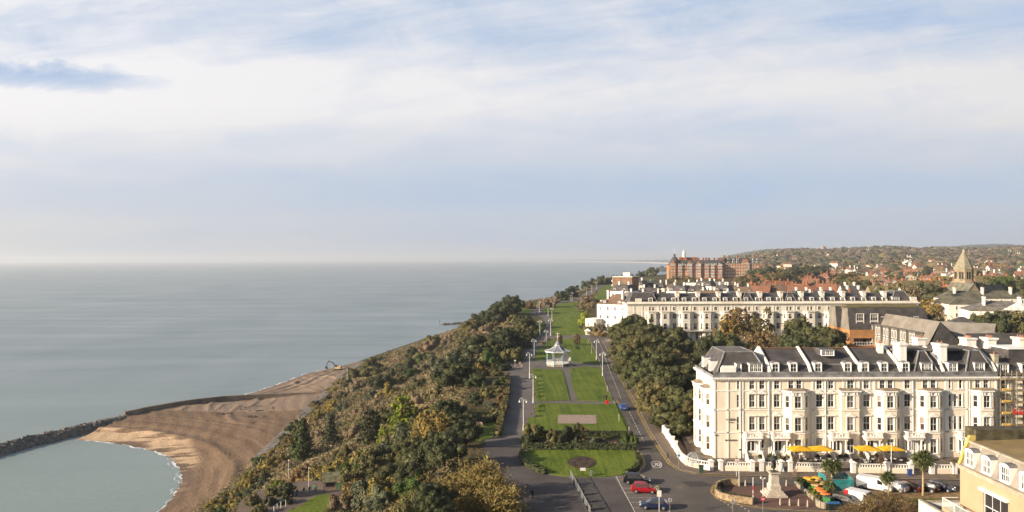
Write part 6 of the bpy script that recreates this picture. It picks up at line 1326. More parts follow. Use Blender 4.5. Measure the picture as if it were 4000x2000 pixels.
hl = house('hall', 3865, 600, None, 26, 20, 10, -6, 'gx', 6, BRB, mat('roof_blue', (.14,.17,.24), .5, .1, .3), PAINT, 2, 6, 3, 0, label='hall with a blue-grey sheet roof just right of the church tower', cat='hall')
house('brick_school', 3895, 690, None, 34, 14, 12, -6, 'gx', 5.5, REDB, MOSS, PAINT, 3, 7, 3, 3, REDB, far=True, label='red brick building with mossy roof and chimneys behind the blue-roofed hall', cat='building')
# martello tower on the ridge
mt = empty('stone_tower', (UD(3216, 2780), 2780, float(terr(UD(3216, 2780), 2780))), 0, 'round stone tower standing alone on the ridge skyline', 'tower')
mb = MB(); mb.lathe(0, 0, [(9.2,-3),(8.0,19),(8.4,19.2),(8.2,20.5),(6.8,20.5),(6.6,19.2),(0,19.2)], 20); mb.build('wall', mat('stone_tower', (.34,.24,.19), .9, .2, .2), mt); mb = MB(); mb.box(-1.2,-8.75,8,1.2,-8.3,11); mb.build('window', DARKW, mt); mb = MB(); mb.box(-3,-1,19.2,3,3,23); mb.build('roof_cabin', mat('cabin_grey', (.25,.22,.2), .8, .1, 1), mt)
# ------------------------------------------------------------------ the town beyond: individual houses and trees
r_ = random.Random(11); placed = []
def free(u, D, g):
    if any(abs(u-a)*D/F < g and abs(D-b) < g*3.0 for a, b in placed): return False
    placed.append((u, D)); return True
T2 = mat('tile_orange', (.24,.12,.07), .9, .2, .15, c2=(.20,.09,.05)); PAR = [('red-tiled brick house', REDB, TILE), ('orange-roofed brick house', REDB, T2), ('brown-roofed white house', WHITE, TILEB), ('mossy-roofed brick house', BRB, MOSS), ('cream rendered house', CREAM, TILEB), ('white cottage', WHITE, T2)]
n = 0; tries = 0
while n < 175 and tries < 4000:
    tries += 1
    D = 620*math.exp(r_.random()*1.42); u = r_.uniform(2900, 4120)
    if D > 1400 and r_.random() < .6: continue
    if 2560 < u < 2990 and D > 1000: continue
    if not free(u, D, 11): continue
    reds = u < 3300 and D < 1150; q = r_.random()
    k = (0 if q < .4 else 1 if q < .75 else 3) if reds else (5 if q < .10 else 4 if q < .3 else 2 if q < .5 else 0 if q < .62 else 3 if q < .95 else 1)
    if D > 1400: k = r_.choice([2,4,2,5])
    lk, wm_, rm_ = PAR[k]; w_ = r_.uniform(10, 18)
    house('house', u, D, None, w_, r_.uniform(9, 12), r_.uniform(6.5, 9), r_.uniform(-45, 10), r_.choice(['gx','gy','gx','hip']), r_.uniform(3.5, 5), wm_, rm_, PAINT, 2 if D > 1300 else 3, 4, 3, r_.choice([1,2,2]), REDB if k != 2 else WHITE, cat='house', group='houses in the far town', far=True, auto_look=lk); n += 1
for u, D, w_ in ((3325,1700,20),(3350,1680,14),(3385,1720,22),(3395,2300,16),(3420,2320,14),(3440,2350,16),(3490,2300,12),(3510,2320,14),(3530,2340,12),(3590,2250,22),(3830,1900,24),(3865,1850,26),(3885,1880,18),(3950,2000,14),(3975,2010,14),(3990,2050,16),(3300,1650,14)):
    house('house', u, D, None, w_, 10, 6.5, -30, 'gx', 3.6, WHITE, TILEB, PAINT, 2, 4, 2, 1, WHITE, cat='house', group='houses in the far town', far=True, auto_look='pale hillside house')
n = 0; tries = 0
while n < 120 and tries < 6000:
    tries += 1
    D = 560*math.exp(r_.random()*1.0); u = r_.uniform(2870, 4150)
    if 2560 < u < 2990 and D > 1000: continue
    if (3440 < u < 3940 and D < 600) or not free(u, D, 9): continue
    q = r_.random(); lf = 'olive' if q < .3 else 'brown' if q < .5 else 'holm' if q < .75 else 'autumn' if q < .83 else 'green' if q < .88 else 'far'
    plant(UD(u, D), D, r_.uniform(4.5, 8.0), r_.choice(['small','round','small','loose']), lf, h=r_.uniform(8, 13), trunk=False, group='trees in the far town'); n += 1
HP = np.array([(UD(a, b), b) for a, b in placed])
def wood():
    r = rs(9); n = 5600; D = 1150*np.exp(r.rand(n)*1.03); u = r.rand(n)*1700+2700; x = (u-2000)/F*D; k = (x > np.interp(D, XT[:,0], XT[:,1])+12) & ~((u < 3010)&(D < 1250)) & (r.rand(n) < np.where(D < 1600, .55, 1)); x, D = x[k], D[k]
    dx = np.abs(x[:,None]-HP[None,:,0]); dy = HP[None,:,1]-D[:,None]; k = ~np.any((dx < 13)&(dy > -12)&(dy < 60), 1); x, D = x[k], D[k]; n = len(x); z = terr(x, D); rad = r.uniform(5.5, 13, n)*(1+D/5000)
    iv, fi = ico(1); V = []; Fc = []; tone = []
    for j in range(n):
        q = iv*np.array([rad[j]*r.uniform(.85,1.2), rad[j]*r.uniform(.85,1.2), rad[j]*r.uniform(.55,.8)])*(1+r.randn(len(iv),1)*.12); V.append(q+np.array([x[j], D[j], z[j]+r.uniform(1,4)])); Fc.append(fi+j*len(iv)); tone.append(np.full(len(iv), r.rand()))
    V = np.concatenate(V); Fc = np.concatenate(Fc); m = 6; N0 = n*len(iv)
    d = r.randn(n*m, 3); d[:,2] = np.abs(d[:,2]); d /= np.linalg.norm(d, axis=1)[:,None]; rr = np.repeat(rad, m)[:,None]
    C = np.stack([np.repeat(x, m), np.repeat(D, m), np.repeat(z, m)+2.5], 1)+d*rr*np.array([1,1,.72])*r.uniform(.85,1.02,(n*m,1)); Nn = d+r.randn(n*m,3)*.25; Nn /= np.linalg.norm(Nn, axis=1)[:,None]
    me = leafmesh('woodland', C, Nn, (rr[:,0]*.26)*r.uniform(.7,1.3,n*m), 1.1, 3, (V, Fc))
    at = me.attributes.new('tone', 'FLOAT', 'POINT'); tq = np.concatenate([np.repeat([t[0] for t in tone], m*4), np.concatenate(tone)]).astype(np.float32); at.data.foreach_set('value', tq)
    me.polygons.foreach_set('use_smooth', [True]*len(me.polygons))
    w_ = mat('wood_leaves', (.135,.105,.058), .95, .35, .03, c2=(.055,.058,.03), det=6); nt = w_.node_tree; a = nt.nodes.new('ShaderNodeAttribute'); a.attribute_name = 'tone'; rp = nt.nodes.new('ShaderNodeValToRGB'); e = rp.color_ramp.elements; rp.color_ramp.interpolation = 'LINEAR'
    e[0].color = (.055,.06,.025,1); e[1].color = (.15,.115,.05,1)
    for p_, c_ in ((.3,(.085,.08,.04,1)),(.55,(.12,.095,.065,1)),(.75,(.15,.105,.075,1))): y_ = e.new(p_); y_.color = c_
    nt.links.new(a.outputs['Fac'], rp.inputs[0]); nt.links.new(rp.outputs[0], nt.nodes['Principled BSDF'].inputs['Base Color'])
    me.materials.append(w_); o = bpy.data.objects.new('woodland', me); col.objects.link(o); tag(o, kind='stuff')
wood()
# ------------------------------------------------------------------ yellow apartment block at the lower right and its neighbours
def block():
    X0 = 54.6; ze = 12.6; YB = mat('brick_yellow', (.41,.305,.195), .9, .06, .5, c2=(.37,.27,.17)); root = empty('apartment_block', (X0, 95, 0), 0, 'yellow brick apartment block with grey mansard, arched dormers and glass balcony, lower right corner', 'apartment block')
    W = MB(); L_ = 34; wallp(W, (0,0), (0,-L_), 0, ze, [(4.7,9.2,7.6,10.9),(13.2,15.3,7.9,10.0)], .25); wallp(W, (0,0), (-.001,-.001), 0, 1) if 0 else None
    wallp(W, (22,0), (0,0), 0, ze); W.build('wall', YB, root)
    e = MB(); e.box(-.35,-L_,ze,.4,.35,ze+.16); e.box(-.2,-L_,ze-.35,-.001,.2,ze-.001); e.box(.4,.0,ze,22,.35,ze+.16); e.build('eaves', STONE, root)
    rf = MB(); rf.quad((.2,0,ze+.16),(.2,-L_,ze+.16),(1.3,-L_,ze+2.9),(1.3,0,ze+2.9),0); rf.quad((1.1,0.2,ze+2.95),(1.1,-L_,ze+2.95),(22,-L_,ze+3.6),(22,.2,ze+3.6),1); rf.box(1.0,-L_,ze+2.82,1.35,.3,ze+3.0,2)
    for k in range(7): rf.quad((.17,-2.3-3.05*k,ze+.17),(.17,-2.55-3.05*k,ze+.17),(1.27,-2.55-3.05*k,ze+2.9),(1.27,-2.3-3.05*k,ze+2.9),2)
    rf.build('roof', [mat('slate_block_grey', (.27,.235,.20), .85, .12, .8), mat('roof_felt_mossy', (.27,.19,.075), .95, .25, .25, c2=(.17,.12,.06)), STONE], root)
    fw = MB(); fw.hexa([(-.1,-.1,ze+.1),(1.6,-.1,ze+.1),(1.6,.4,ze+.1),(-.1,.4,ze+.1)], [(1.2,-.1,ze+3.6),(1.9,-.1,ze+3.6),(1.9,.4,ze+3.6),(1.2,.4,ze+3.6)]); fw.build('gable_coping', mat('coping_lichen', (.50,.38,.12), .9, .2, 1), root)
    p = MB(); p.box(1.9,-.1,ze+2.9,9.5,2.2,ze+4.3); p.build('rear_parapet', mat('parapet_dark', (.10,.085,.05), .9, .3, 1), root)
    for y in (-1.7, -5.0, -8.4, -11.8, -15.2): dormer(root, .12, y, ze+.35, 1.55, 1.75, 1.4, 'arch', 2, ang=-math.pi/2)
    f = window(root, 0, -6.95, 7.62, -math.pi/2, 4.4, 3.2, 'bare', PAINT, 2); window(root, 0, -14.25, 7.95, -math.pi/2, 2.0, 2.0, 'plain', PAINT, 1)
    a = MB(); a.box(-.45,-9.5,10.95,-.02,-4.4,11.3); a.build('awning_case', PAINT, root)
    b = MB(); b.box(-1.9,-10.2,6.9,-.01,.6,7.35); bl = b.build('balcony', YB, root); rl = MB()
    for y in (-10.1,-7.4,-4.7,-2.0,.5): rl.box(-1.88,y-.04,7.35,-1.80,y+.04,8.5)
    rl.box(-1.9,-10.15,8.45,-1.8,.6,8.53); rl.box(-1.9,.5,8.45,0,.58,8.53); rl.build('balcony_rail', PAINT, bl)
    g = MB(); g.box(-1.86,-10.0,7.4,-1.84,.45,8.44); gm = bpy.data.materials.new('clear_glass'); gm.use_nodes = True; pb = gm.node_tree.nodes['Principled BSDF']; pb.inputs['Alpha'].default_value = .22; pb.inputs['Roughness'].default_value = .05; pb.inputs['Base Color'].default_value = (.6,.65,.6,1); g.build('glass_panel', gm, bl)
    for i in range(5):
        t = empty('potted_plant', (X0-1.2, 95-9+1.9*i, 7.35), 0, None, 'plant', 'pots on the yellow block balcony'); q = MB(); q.frust(0,0,0,.2,.4,.28,8); q.build('pot', RAIL, t); c = mobj('foliage', MESH['small', i % 4], t, LEAF['green']); c.scale = (.42,.42,.45); c.location = (0,0,.35); auto(t, 'bushy potted plant on the glass balcony', 'plant')
block()
def lowwalls():
    r = empty('low_building', (UD(3660, 108), 108, 0), 0, 'white flat-roofed garage-like structure with pale coping beside the yellow block', 'building'); m = MB(); m.hexa([(-2.2,0,-.5),(10,0,-.5),(10,.3,-.5),(-2.2,.3,-.5)], [(-2.2,0,4.0),(10,0,4.0),(10,.3,4.0),(-2.2,.3,4.0)], 0)
    m.box(-2.5,-12,-.5,-2.2,.3,4.2,0); m.box(-2.55,-12,4.201,-2.1,.35,4.35,1); m.box(-2.0,-.05,4.001,10,.35,4.15,1); m.box(-2.2,-12,3.0,10,0,3.2,2); m.build('wall', [WHITE, STONE, SLATE2], r)
    r = empty('white_house', (UD(3940, 118), 118, 0), 0, 'white-rendered house end with stepped gable parapet behind the yellow block', 'house'); m = MB(); w_ = 9
    m.hexa([(-1.4,0,0),(w_,0,0),(w_,9,0),(-1.4,9,0)], [(-1.4,0,10.0),(w_,0,8.6),(w_,9,8.6),(-1.4,9,10.0)]); m.box(.9,-.05,8,w_,.4,11.3,0); m.box(.8,-.1,11.3,w_,.5,11.5,1); m.hexa([(-1.5,-.1,10.0),(w_,-.1,8.6),(w_,.35,8.6),(-1.5,.35,10.0)],[(-1.5,-.1,10.25),(w_,-.1,8.85),(w_,.35,8.85),(-1.5,.35,10.25)],1); m.build('wall', [WHITE, STONE], r)
lowwalls()
# scaffolded continuation of the hotel row
def scaff_building():
    x0 = hx(3893)+HX+.4; root = empty('terrace_house', (x0, 146.6, 0), 0, 'terrace house under scaffolding at the right end of the hotel', 'house'); W = MB(); L_ = 26
    ws = [(x, z, 1.3, h, 'plain', 1) for x in (1.4, 5.6, 8.6, 14) for z, h in ((1.5,2.6),(5.6,2.4),(9.9,2.3),(13.2,1.6))]; wall_wins(root, W, (0,0), (L_,0), 0, 15.3, ws); wallp(W, (L_,0), (L_,13), 0, 15.3); W.build('wall', AGED, root)
    t = MB(); 
    for z, h, o in ((5.12,.24,.1),(9.37,.22,.1),(12.95,.2,.1),(15.1,.4,.5)): ledge(t, [(0,0),(L_,0)], z, h, o)
    t.build('cornice', WHITE, root); r = MB()
    for p, q in (((.1,15.5),(1.4,17.6)),((1.4,17.6),(6.5,20.0)),((6.5,20.0),(13,15.5))): r.quad((0,p[0],p[1]),(L_,p[0],p[1]),(L_,q[0],q[1]),(0,q[0],q[1]))
    r.box(0,-.2,15.5,L_,.0,16.2); r.build('roof', SLATE, root); d = MB(); d.box(3.2,1.6,17.2,11,7,20.4,0); d.box(3.0,1.4,20.4,11.2,7.2,20.65,1); d.build('box_dormer', [SLATE, PAINT], root)
    dormer(root, 1.3, .2, 15.9, 1.9, 1.9, 1.6, 'flat', 2); dormer(root, 6.2, .2, 15.9, 2.6, 1.9, 1.6, 'flat', 2); chimney(root, 4.0, 9, 18, 1.6, 2.2, 3.9, WHITE, 4, .3); chimney(root, 8.6, 6.5, 18, 1.6, 2.2, 4.2, CREAM, 3, .3)
scaff_building()
def scaffold(name, loc, rz, w_, d, h, label, bay_=2.0, lift=2.0, deck=True, red=False):
    root = empty(name, loc, R(rz), label, 'scaffolding'); p = MB(); nx = int(w_/bay_); nz = int(h/lift); r = .07
    for i in range(nx+1):
        x = i*bay_
        for y in (0, -d): p.box(x-r, y-r, 0, x+r, y+r, h+1)
    for k in range(1, nz+1):
        for y in (0, -d): p.box(-.5, y-.05, k*lift-.05, nx*bay_+.5, y+.05, k*lift+.05); p.box(-.5, y-.04, k*lift+.95, nx*bay_+.5, y+.04, k*lift+1.03)
        for i in range(nx+1): p.box(i*bay_-.05, -d, k*lift-.12, i*bay_+.05, 0, k*lift-.03)
    for i in range(0, nx, 2): p.tube([(i*bay_,-d-.08,0),(i*bay_+bay_*2,-d-.08,lift*2)], .05, .05, 4)
    p.build('poles', mat('scaffold_tube', (.34,.29,.21), .6, .2, 1, metal=.3), root)
    if deck:
        q = MB()
        for k in range(1, nz+1): q.box(0, -d+.1, k*lift+.05, nx*bay_, -.1, k*lift+.11)
        q.build('deck_boards', mat('scaffold_board', (.40,.28,.13), .9, .2, 1), root)
        for k in range(1, nz): y = MB(); y.box(-.7, -d-.2, k*lift+.2, .8, -d-.05, k*lift+.6); y.build('yellow_gate', mat('yellow_board', (.62,.40,.10), .8, .1, 1), root)
    if red: s = MB(); 
    if red:
        for k in range(26): x = 1.2+k*.21; s.box(x, -d-.25, 4*lift+.1, x+.12, -d-.18, 4*lift+.9+.3*math.sin(k*1.3))
        s.build('red_netting', mat('netting_red', (.55,.03,.02), .7, .2, 1), root)
scaffold('scaffolding', (hx(3899)+HX, 145.4, .2), 0, 18, 1.5, 15.6, 'tall brown scaffolding with yellow boards and red netting at the end of the hotel', 2.1, 2.15, red=True)
scaffold('scaffolding', (UD(3852, 308), 312, 0), -18, 26, 1.5, 17, 'pale scaffolding around the white pedimented building', 2.6, 2.4, deck=True)
# ------------------------------------------------------------------ street furniture and things
IRON = mat('iron_white', (.66,.65,.62), .5, .12, 1.5); GREYM = mat('metal_grey', (.30,.30,.30), .5, .1, 1, metal=.4); WOODM = mat('wood_weathered', (.27,.20,.13), .9, .25, 2); BLACK = mat('black_paint', (.02,.02,.022), .45, .1, 1); TYRE = mat('tyre', (.02,.02,.02), .9, .1, 2); RIM = mat('rim_silver', (.45,.45,.46), .35, .1, 2, metal=.6)
def paint(n, c, r=.4):
    m = mat('car_paint_'+n, c, r, .04, 1, spec=.3); m.node_tree.nodes['Principled BSDF'].inputs['Coat Weight'].default_value = .08; return m
LAMPGL = mat('lamp_glass', (.80,.80,.76), .2, .05, 1); HEADL = mat('headlight', (.75,.76,.78), .1, .05, 1); TAILL = mat('tail_light', (.45,.02,.015), .2, .05, 1)
# promenade lamp: white column, scrolled crook, two hanging lanterns
def lampproto(): 
    t = empty('street_lamp', (0,0,0)); m = MB(); m.frust(0,0,0,.20,1.1,.16,8); m.frust(0,0,1.1,.20,1.2,.20,8); m.frust(0,0,1.2,.105,6.3,.075,8); m.build('post', IRON, t)
    a = MB(); pts = [(0,0,6.3)]+[(-.42+.42*math.cos(q), 0, 6.75+.5*math.sin(q)) for q in [math.pi*k/8 for k in range(0, 9)]]; a.tube(pts, .055, .045, 5)
    a.tube([(0,0,6.6),(.35,0,6.9),(.62,0,6.85),(.72,0,6.6)], .045, .04, 5); a.tube([(-.2,0,6.5),(-.42,0,6.55),(-.5,0,6.8),(-.35,0,6.95)], .035, .03, 5); a.build('bracket', IRON, t)
    for x, z in ((-.84,6.28),(.72,6.2)):
        l = MB(); l.lathe(x, 0, [(.04,z+.45),(.13,z+.36),(.24,z+.26),(.25,z+.2)], 8); lo = l.build('lantern', IRON, t); g = MB(); g.lathe(x, 0, [(.24,z+.2),(.2,z+.04),(.08,z-.08),(0,z-.1)], 8); g.build('globe', LAMPGL, lo)
    return t
lp = lampproto(); first = True
for (u, v, sc, rz) in [(2045,1683,1,0),(2083,1574,1.05,0),(2069,1468,1.05,0),(2087,1400,1.02,0),(2134,1354,1,0),(2109,1311,1.05,180),(2151,1312,1.15,0),(2156,1249,1,0),(2141,1235,1,0),(2107,1220,1.05,0),(2122,1201,1.05,0),(2167,1192,.9,0),(2235,1178,1.05,0),(2229,1176,.7,0),(2291,1151,1,0),(2310,1143,1.1,0),(2330,1130,1.05,0),(2485,1083,1,0),(2563,1072,1,0),(2330,1406,1.05,180),(2354,1470,1.08,180)]:
    p = GT(u, v); o = lp if first else copy_tree(lp); first = False; o.location = p; o.scale = (sc,)*3; o.rotation_euler = (0,0,R(rz+rnd.uniform(-12,12)))
    auto(o, 'white scrolled lamp post', 'street lamp', None, 'white lamp posts along the promenade')
def post(name, u, v, h, r, m, label, cat, z=None, disc=None, discm=None, top=None):
    p = GT(u, v); t = empty(name, (p.x,p.y,p.z+.05), 0, label, cat); q = MB(); q.frust(0,0,0,r,h,r*.8,6); q.build('post', m, t)
    if disc:
        d = MB(); d.frust(0,0,0,disc,.05,disc,14); o = d.build('sign_face', discm, t); o.rotation_euler = (R(90),0,0); o.location = (0,-.06,h-disc)
    return t
# bandstand
def bandstand():
    p = GT(2179, 1428); t = empty('bandstand', (p.x, p.y, .05), R(0), 'octagonal white bandstand with concave grey roof and finial on the promenade lawn', 'bandstand'); t.scale = (.96,.96,.97); rt = math.pi/8
    b = MB(); b.frust(0,0,0,4.3,.85,4.3,8,0,rot=rt); b.frust(0,0,.85,4.5,.98,4.5,8,1,rot=rt); b.build('base', [mat('bandstand_plinth', (.40,.32,.25), .9, .3, 1.2), WHITE], t)
    V8 = [(4.25*math.cos(rt+math.pi/4*k), 4.25*math.sin(rt+math.pi/4*k)) for k in range(8)]
    for x, y in V8:
        c = MB(); c.lathe(x, y, [(.15,0),(.15,1.0),(.09,1.2),(.08,4.8),(.12,5.1),(.2,5.35)], 8); c.build('column', mat('iron_pale_blue', (.32,.52,.58), .5, .1, 1), t)
    for k in range(8):
        if k == 0: continue
        a, c = V8[k], V8[(k+1) % 8]; r = MB(); a, c = Vector((a[0],a[1],0)), Vector((c[0],c[1],0)); an = math.atan2(c.y-a.y, c.x-a.x); m_ = (a+c)/2; L_ = (c-a).length
        for z in (1.05, 1.9): r.rbox(m_.x, m_.y, z, L_, .07, .08, an)
        for i in range(9): q = a.lerp(c, (i+.5)/9); r.rbox(q.x, q.y, 1.05, .045, .045, .9, an)
        for i in range(3): q = a.lerp(c, (i+.5)/3); r.rbox(q.x, q.y, 1.42, L_*.16, .03, .22, an)
        r.build('railing', IRON, t)
    rf = MB(); prof = [(5.0,5.30),(4.2,5.5),(3.1,5.85),(2.1,6.4),(1.45,6.95),(1.2,7.3)]; rf.lathe(0,0,prof,8,0,rot=rt); rf.frust(0,0,5.24,5.05,5.3,5.05,8,0,rot=rt); rf.build('roof', mat('bandstand_roof', (.24,.25,.29), .55, .15, .8), t)
    e = MB(); e.lathe(0,0,[(5.1,5.05),(5.12,5.4),(4.9,5.44)],8,0,rot=rt)
    for k in range(8):
        a = rt+math.pi/4*k; e.tube([(r_*math.cos(a)*1.01, r_*math.sin(a)*1.01, z+.05) for r_, z in prof], .07, .06, 4)
    e.build('eaves_trim', IRON, t)
    c = MB(); c.frust(0,0,7.3,1.15,7.7,1.1,8,0,rot=rt); c.lathe(0,0,[(1.3,7.7),(.85,8.2),(.4,8.9),(.15,9.5)],8,1,rot=rt); c.build('cupola', [IRON, MATS['bandstand_roof']], t)
    f = MB(); f.lathe(0,0,[(.12,9.8),(.09,11.9),(.02,12.1)],6); f.box(-.75,-.06,11.5,.75,.06,11.68); f.box(-.55,-.05,10.6,.55,.05,10.8); f.box(-.06,-.6,11.5,.06,.6,11.66); f.build('weathervane', IRON, t)
    s = MB()
    for k in range(5): s.box(4.2+.28*k, -.9, 0, 4.48+.28*k, .9, .85-.17*k)
    for y in (-.95,.95): s.tube([(4.2,y,2.1),(5.6,y,.9),(5.6,y,0)], .04, .04, 4)
    s.build('steps', MATS['bandstand_plinth'], t).rotation_euler = (0,0,R(-20))
    bx = MB(); q = GT(2226, 1411); tt = empty('utility_box', (q.x,q.y,.15), 0, 'small white box cabinet on the grass right of the bandstand', 'cabinet'); bx.box(-.25,-.25,0,.25,.25,1.15); bx.box(-.3,-.3,1.15,.3,.3,1.25); bx.build('cabinet', WHITE, tt)
bandstand()
# benches in memory row, one proto
def bench():
    t = empty('park_bench', (0,0,0)); m = MB()
    for k in range(4): m.box(-.9, -.25+.13*k, .43, .9, -.15+.13*k, .47)
    m.build('seat', WOODM, t); m = MB()
    for k in range(3): m.box(-.9, .26, .55+.15*k, .9, .30, .66+.15*k)
    m.build('backrest', WOODM, t)
    for x in (-.8, .8):
        for y in (-.22, .25): m = MB(); m.box(x-.04, y-.04, 0, x+.04, y+.04, .43 if y < 0 else .98); m.build('leg', WOODM, t)
    return t
bp = bench(); first = True
for u, v, rz in [(2082,1451,90),(2084,1473,90),(2087,1492,90),(2088,1508,90),(2089,1523,90),(2090,1535,90),(2088,1552,90),(2091,1590,90),(2085,1610,90),(2074,1630,90),(2064,1668,90),(2154,1262,90),(2154,1275,90),(2154,1290,90),(2154,1303,90),(2104,1398,90),(1876,1668,140),(1862,1652,120)]:
    p = GT(u, v); o = bp if first else copy_tree(bp); first = False; o.location = (p.x, p.y, p.z+.14); o.rotation_euler = (0,0,R(rz)); o.scale = (1.1,1.1,1.15); auto(o, 'wooden slatted bench', 'bench', None, 'benches beside the promenade')
# hedges and shrubs of the front garden
def hedge(pts, w_, h, leaf, label, z=None, dens=90):
    P = [GT(*p) for p in pts]; o0 = P[0].copy(); t = empty('hedge', o0, 0, label, 'hedge'); C = []; N_ = []; core = MB()
    for a, b in zip(P[:-1], P[1:]):
        L_ = (b-a).length; d = (b-a)/L_; n = Vector((-d.y, d.x, 0)); k = int(L_*dens*min(1, 200/a.y)); an = math.atan2(d.y, d.x); m_ = (a+b)/2-o0; core.rbox(m_.x, m_.y, 0, L_+w_*.3, w_*.86, h*.93, an)
        for _ in range(k):
            s = rnd.random(); q = rnd.random(); 
            if q < .45: c = a.lerp(b, s)+n*rnd.uniform(-w_/2, w_/2); c.z += h+rnd.uniform(-.1,.16); nn = Vector((0,0,1))
            else: e = 1 if q < .72 else -1; c = a.lerp(b, s)+n*(w_/2*e+rnd.uniform(-.08,.08)); c.z += rnd.uniform(0, h); nn = n*e
            nn = nn+Vector((rnd.gauss(0,.4),rnd.gauss(0,.4),rnd.gauss(0,.4))); C.append(c-o0); N_.append(nn.normalized())
    me = leafmesh('foliage', np.array([c[:] for c in C]), np.array([n[:] for n in N_]), np.random.RandomState(2).uniform(.10,.24,len(C)), 1.2, 3, (np.array(core.v), np.array(core.f)))
    me.materials.append(LEAF[leaf]); mobj('foliage', me, t); return t
hedge([(2042,1757),(2130,1758),(2240,1757),(2360,1758),(2484,1760)], 1.1, 1.2, 'dark', 'clipped dark hedge along the top of the curved front lawn')
hedge([(2052,1707),(2130,1706),(2250,1706),(2350,1707),(2470,1708)], 1.0, 1.15, 'dark', 'clipped hedge between the planting bed and the lawn with the gravel rectangle')
hedge([(1945,1705),(1958,1645),(1972,1590),(1980,1545),(1984,1500),(1980,1470)], 1.3, 1.2, 'olive', 'long clipped hedge on the seaward side of the promenade near the curved sunken walk')
hedge([(2003,1405),(2020,1375),(2060,1338),(2092,1315),(2112,1293),(2122,1265)], 1.8, 1.5, 'green', 'curving green hedge left of the promenade level with the bandstand')
hedge([(1870,1657),(1905,1652),(1950,1640)], 1.4, 1.3, 'dark', 'dark hedge behind the small lawn with white garden seats')
hedge([(2490,1783),(2497,1812),(2484,1840),(2450,1856)], .7, .8, 'dark', 'low dark hedge around the right end of the curved front lawn')
hedge([(2040,1765),(2036,1795),(2052,1818),(2085,1838),(2130,1854)], .7, .8, 'dark', 'low dark hedge around the left end of the curved front lawn')
def gshrub(u, v, wpx, leaf, h, look, shape='shrub'):
    p = GT(u, v); return plant(p.x, p.y, wpx/2/F*p.y*1.1, shape, leaf, h=h, z=p.z+.1, trunk=(shape == 'round'), look=look, group='garden shrubs on the promenade')
for a in [(2082,1722,84,'olive',3.6,'big dark shrub'),(2065,1735,50,'dark',2.6,'dark shrub'),(2165,1738,60,'olive',3.2,'olive shrub'),(2190,1742,50,'dark',3,'dark shrub'),(2215,1735,60,'dark',3.8,'tall dark shrub'),(2245,1728,62,'dark',4.0,'tall dark shrub'),(2260,1700,70,'rust',2.2,'russet shrub'),(2255,1745,40,'grey',1.8,'grey shrub'),(2320,1742,60,'grey',1.8,'silver-grey shrub'),(2350,1740,40,'grey',1.4,'silver-grey shrub'),(2285,1740,34,'gold',1.2,'golden low shrub'),(2448,1735,50,'green',3.0,'pale-leaved shrub'),(2478,1745,36,'green',2.2,'fresh green shrub'),(2400,1745,30,'brown',1.0,'brown low shrub'),
          (1960,1445,70,'dark',2.4,'dark garden shrub'),(1935,1500,60,'grey',1.8,'grey heathery shrub'),(1930,1465,50,'olive',1.8,'olive garden shrub'),(1962,1500,46,'green',2.0,'green garden shrub'),(1950,1530,54,'olive',2.0,'olive garden shrub'),(1968,1560,46,'rust',1.8,'russet shrub'),(1962,1595,56,'rust',2.0,'russet shrub'),(1942,1620,60,'olive',1.6,'olive garden shrub'),(1915,1600,50,'grey',1.6,'grey garden shrub'),(1900,1640,50,'olive',1.4,'olive garden shrub'),(1970,1530,36,'gold',1.2,'golden low shrub'),(1940,1430,40,'gold',1.4,'golden low shrub'),(1912,1418,50,'green',2.4,'green garden shrub'),(1985,1398,50,'palm',2.4,'spiky green shrub'),(2120,1345,26,'olive',1.2,'olive low shrub'),(2140,1330,20,'olive',1.0,'olive low shrub')]: gshrub(*a)
# two young trees with square mesh guards
for u, v, lb in ((2255,1350,'small round-headed tree with square guards right of the bandstand roof'),(2186,1352,'small round-headed tree directly behind the bandstand finial')):
    p = GT(u, v); t = plant(p.x, p.y, 1.25, 'round', 'rust', h=5.4, z=.1); AUTO.pop(); tag(t, lb, 'tree');
    if 'group' in t: del t['group']
for u, v in ((2256,1345),(2256,1365),(2190,1346)):
    p = GT(u, v); t = empty('tree_guard', (p.x,p.y,.15)); m = MB()
    for s in (-1,1): m.box(-.95,s*.5-.02,0,.95,s*.5+.02,1.1); m.box(s*.95-.02,-.5,0,s*.95+.02,.5,1.1)
    m.build('mesh_panel', mat('guard_green', (.035,.06,.03), .8, .2, 2), t); auto(t, 'dark green square mesh guard', 'tree guard', None, 'mesh guards on the lawn')
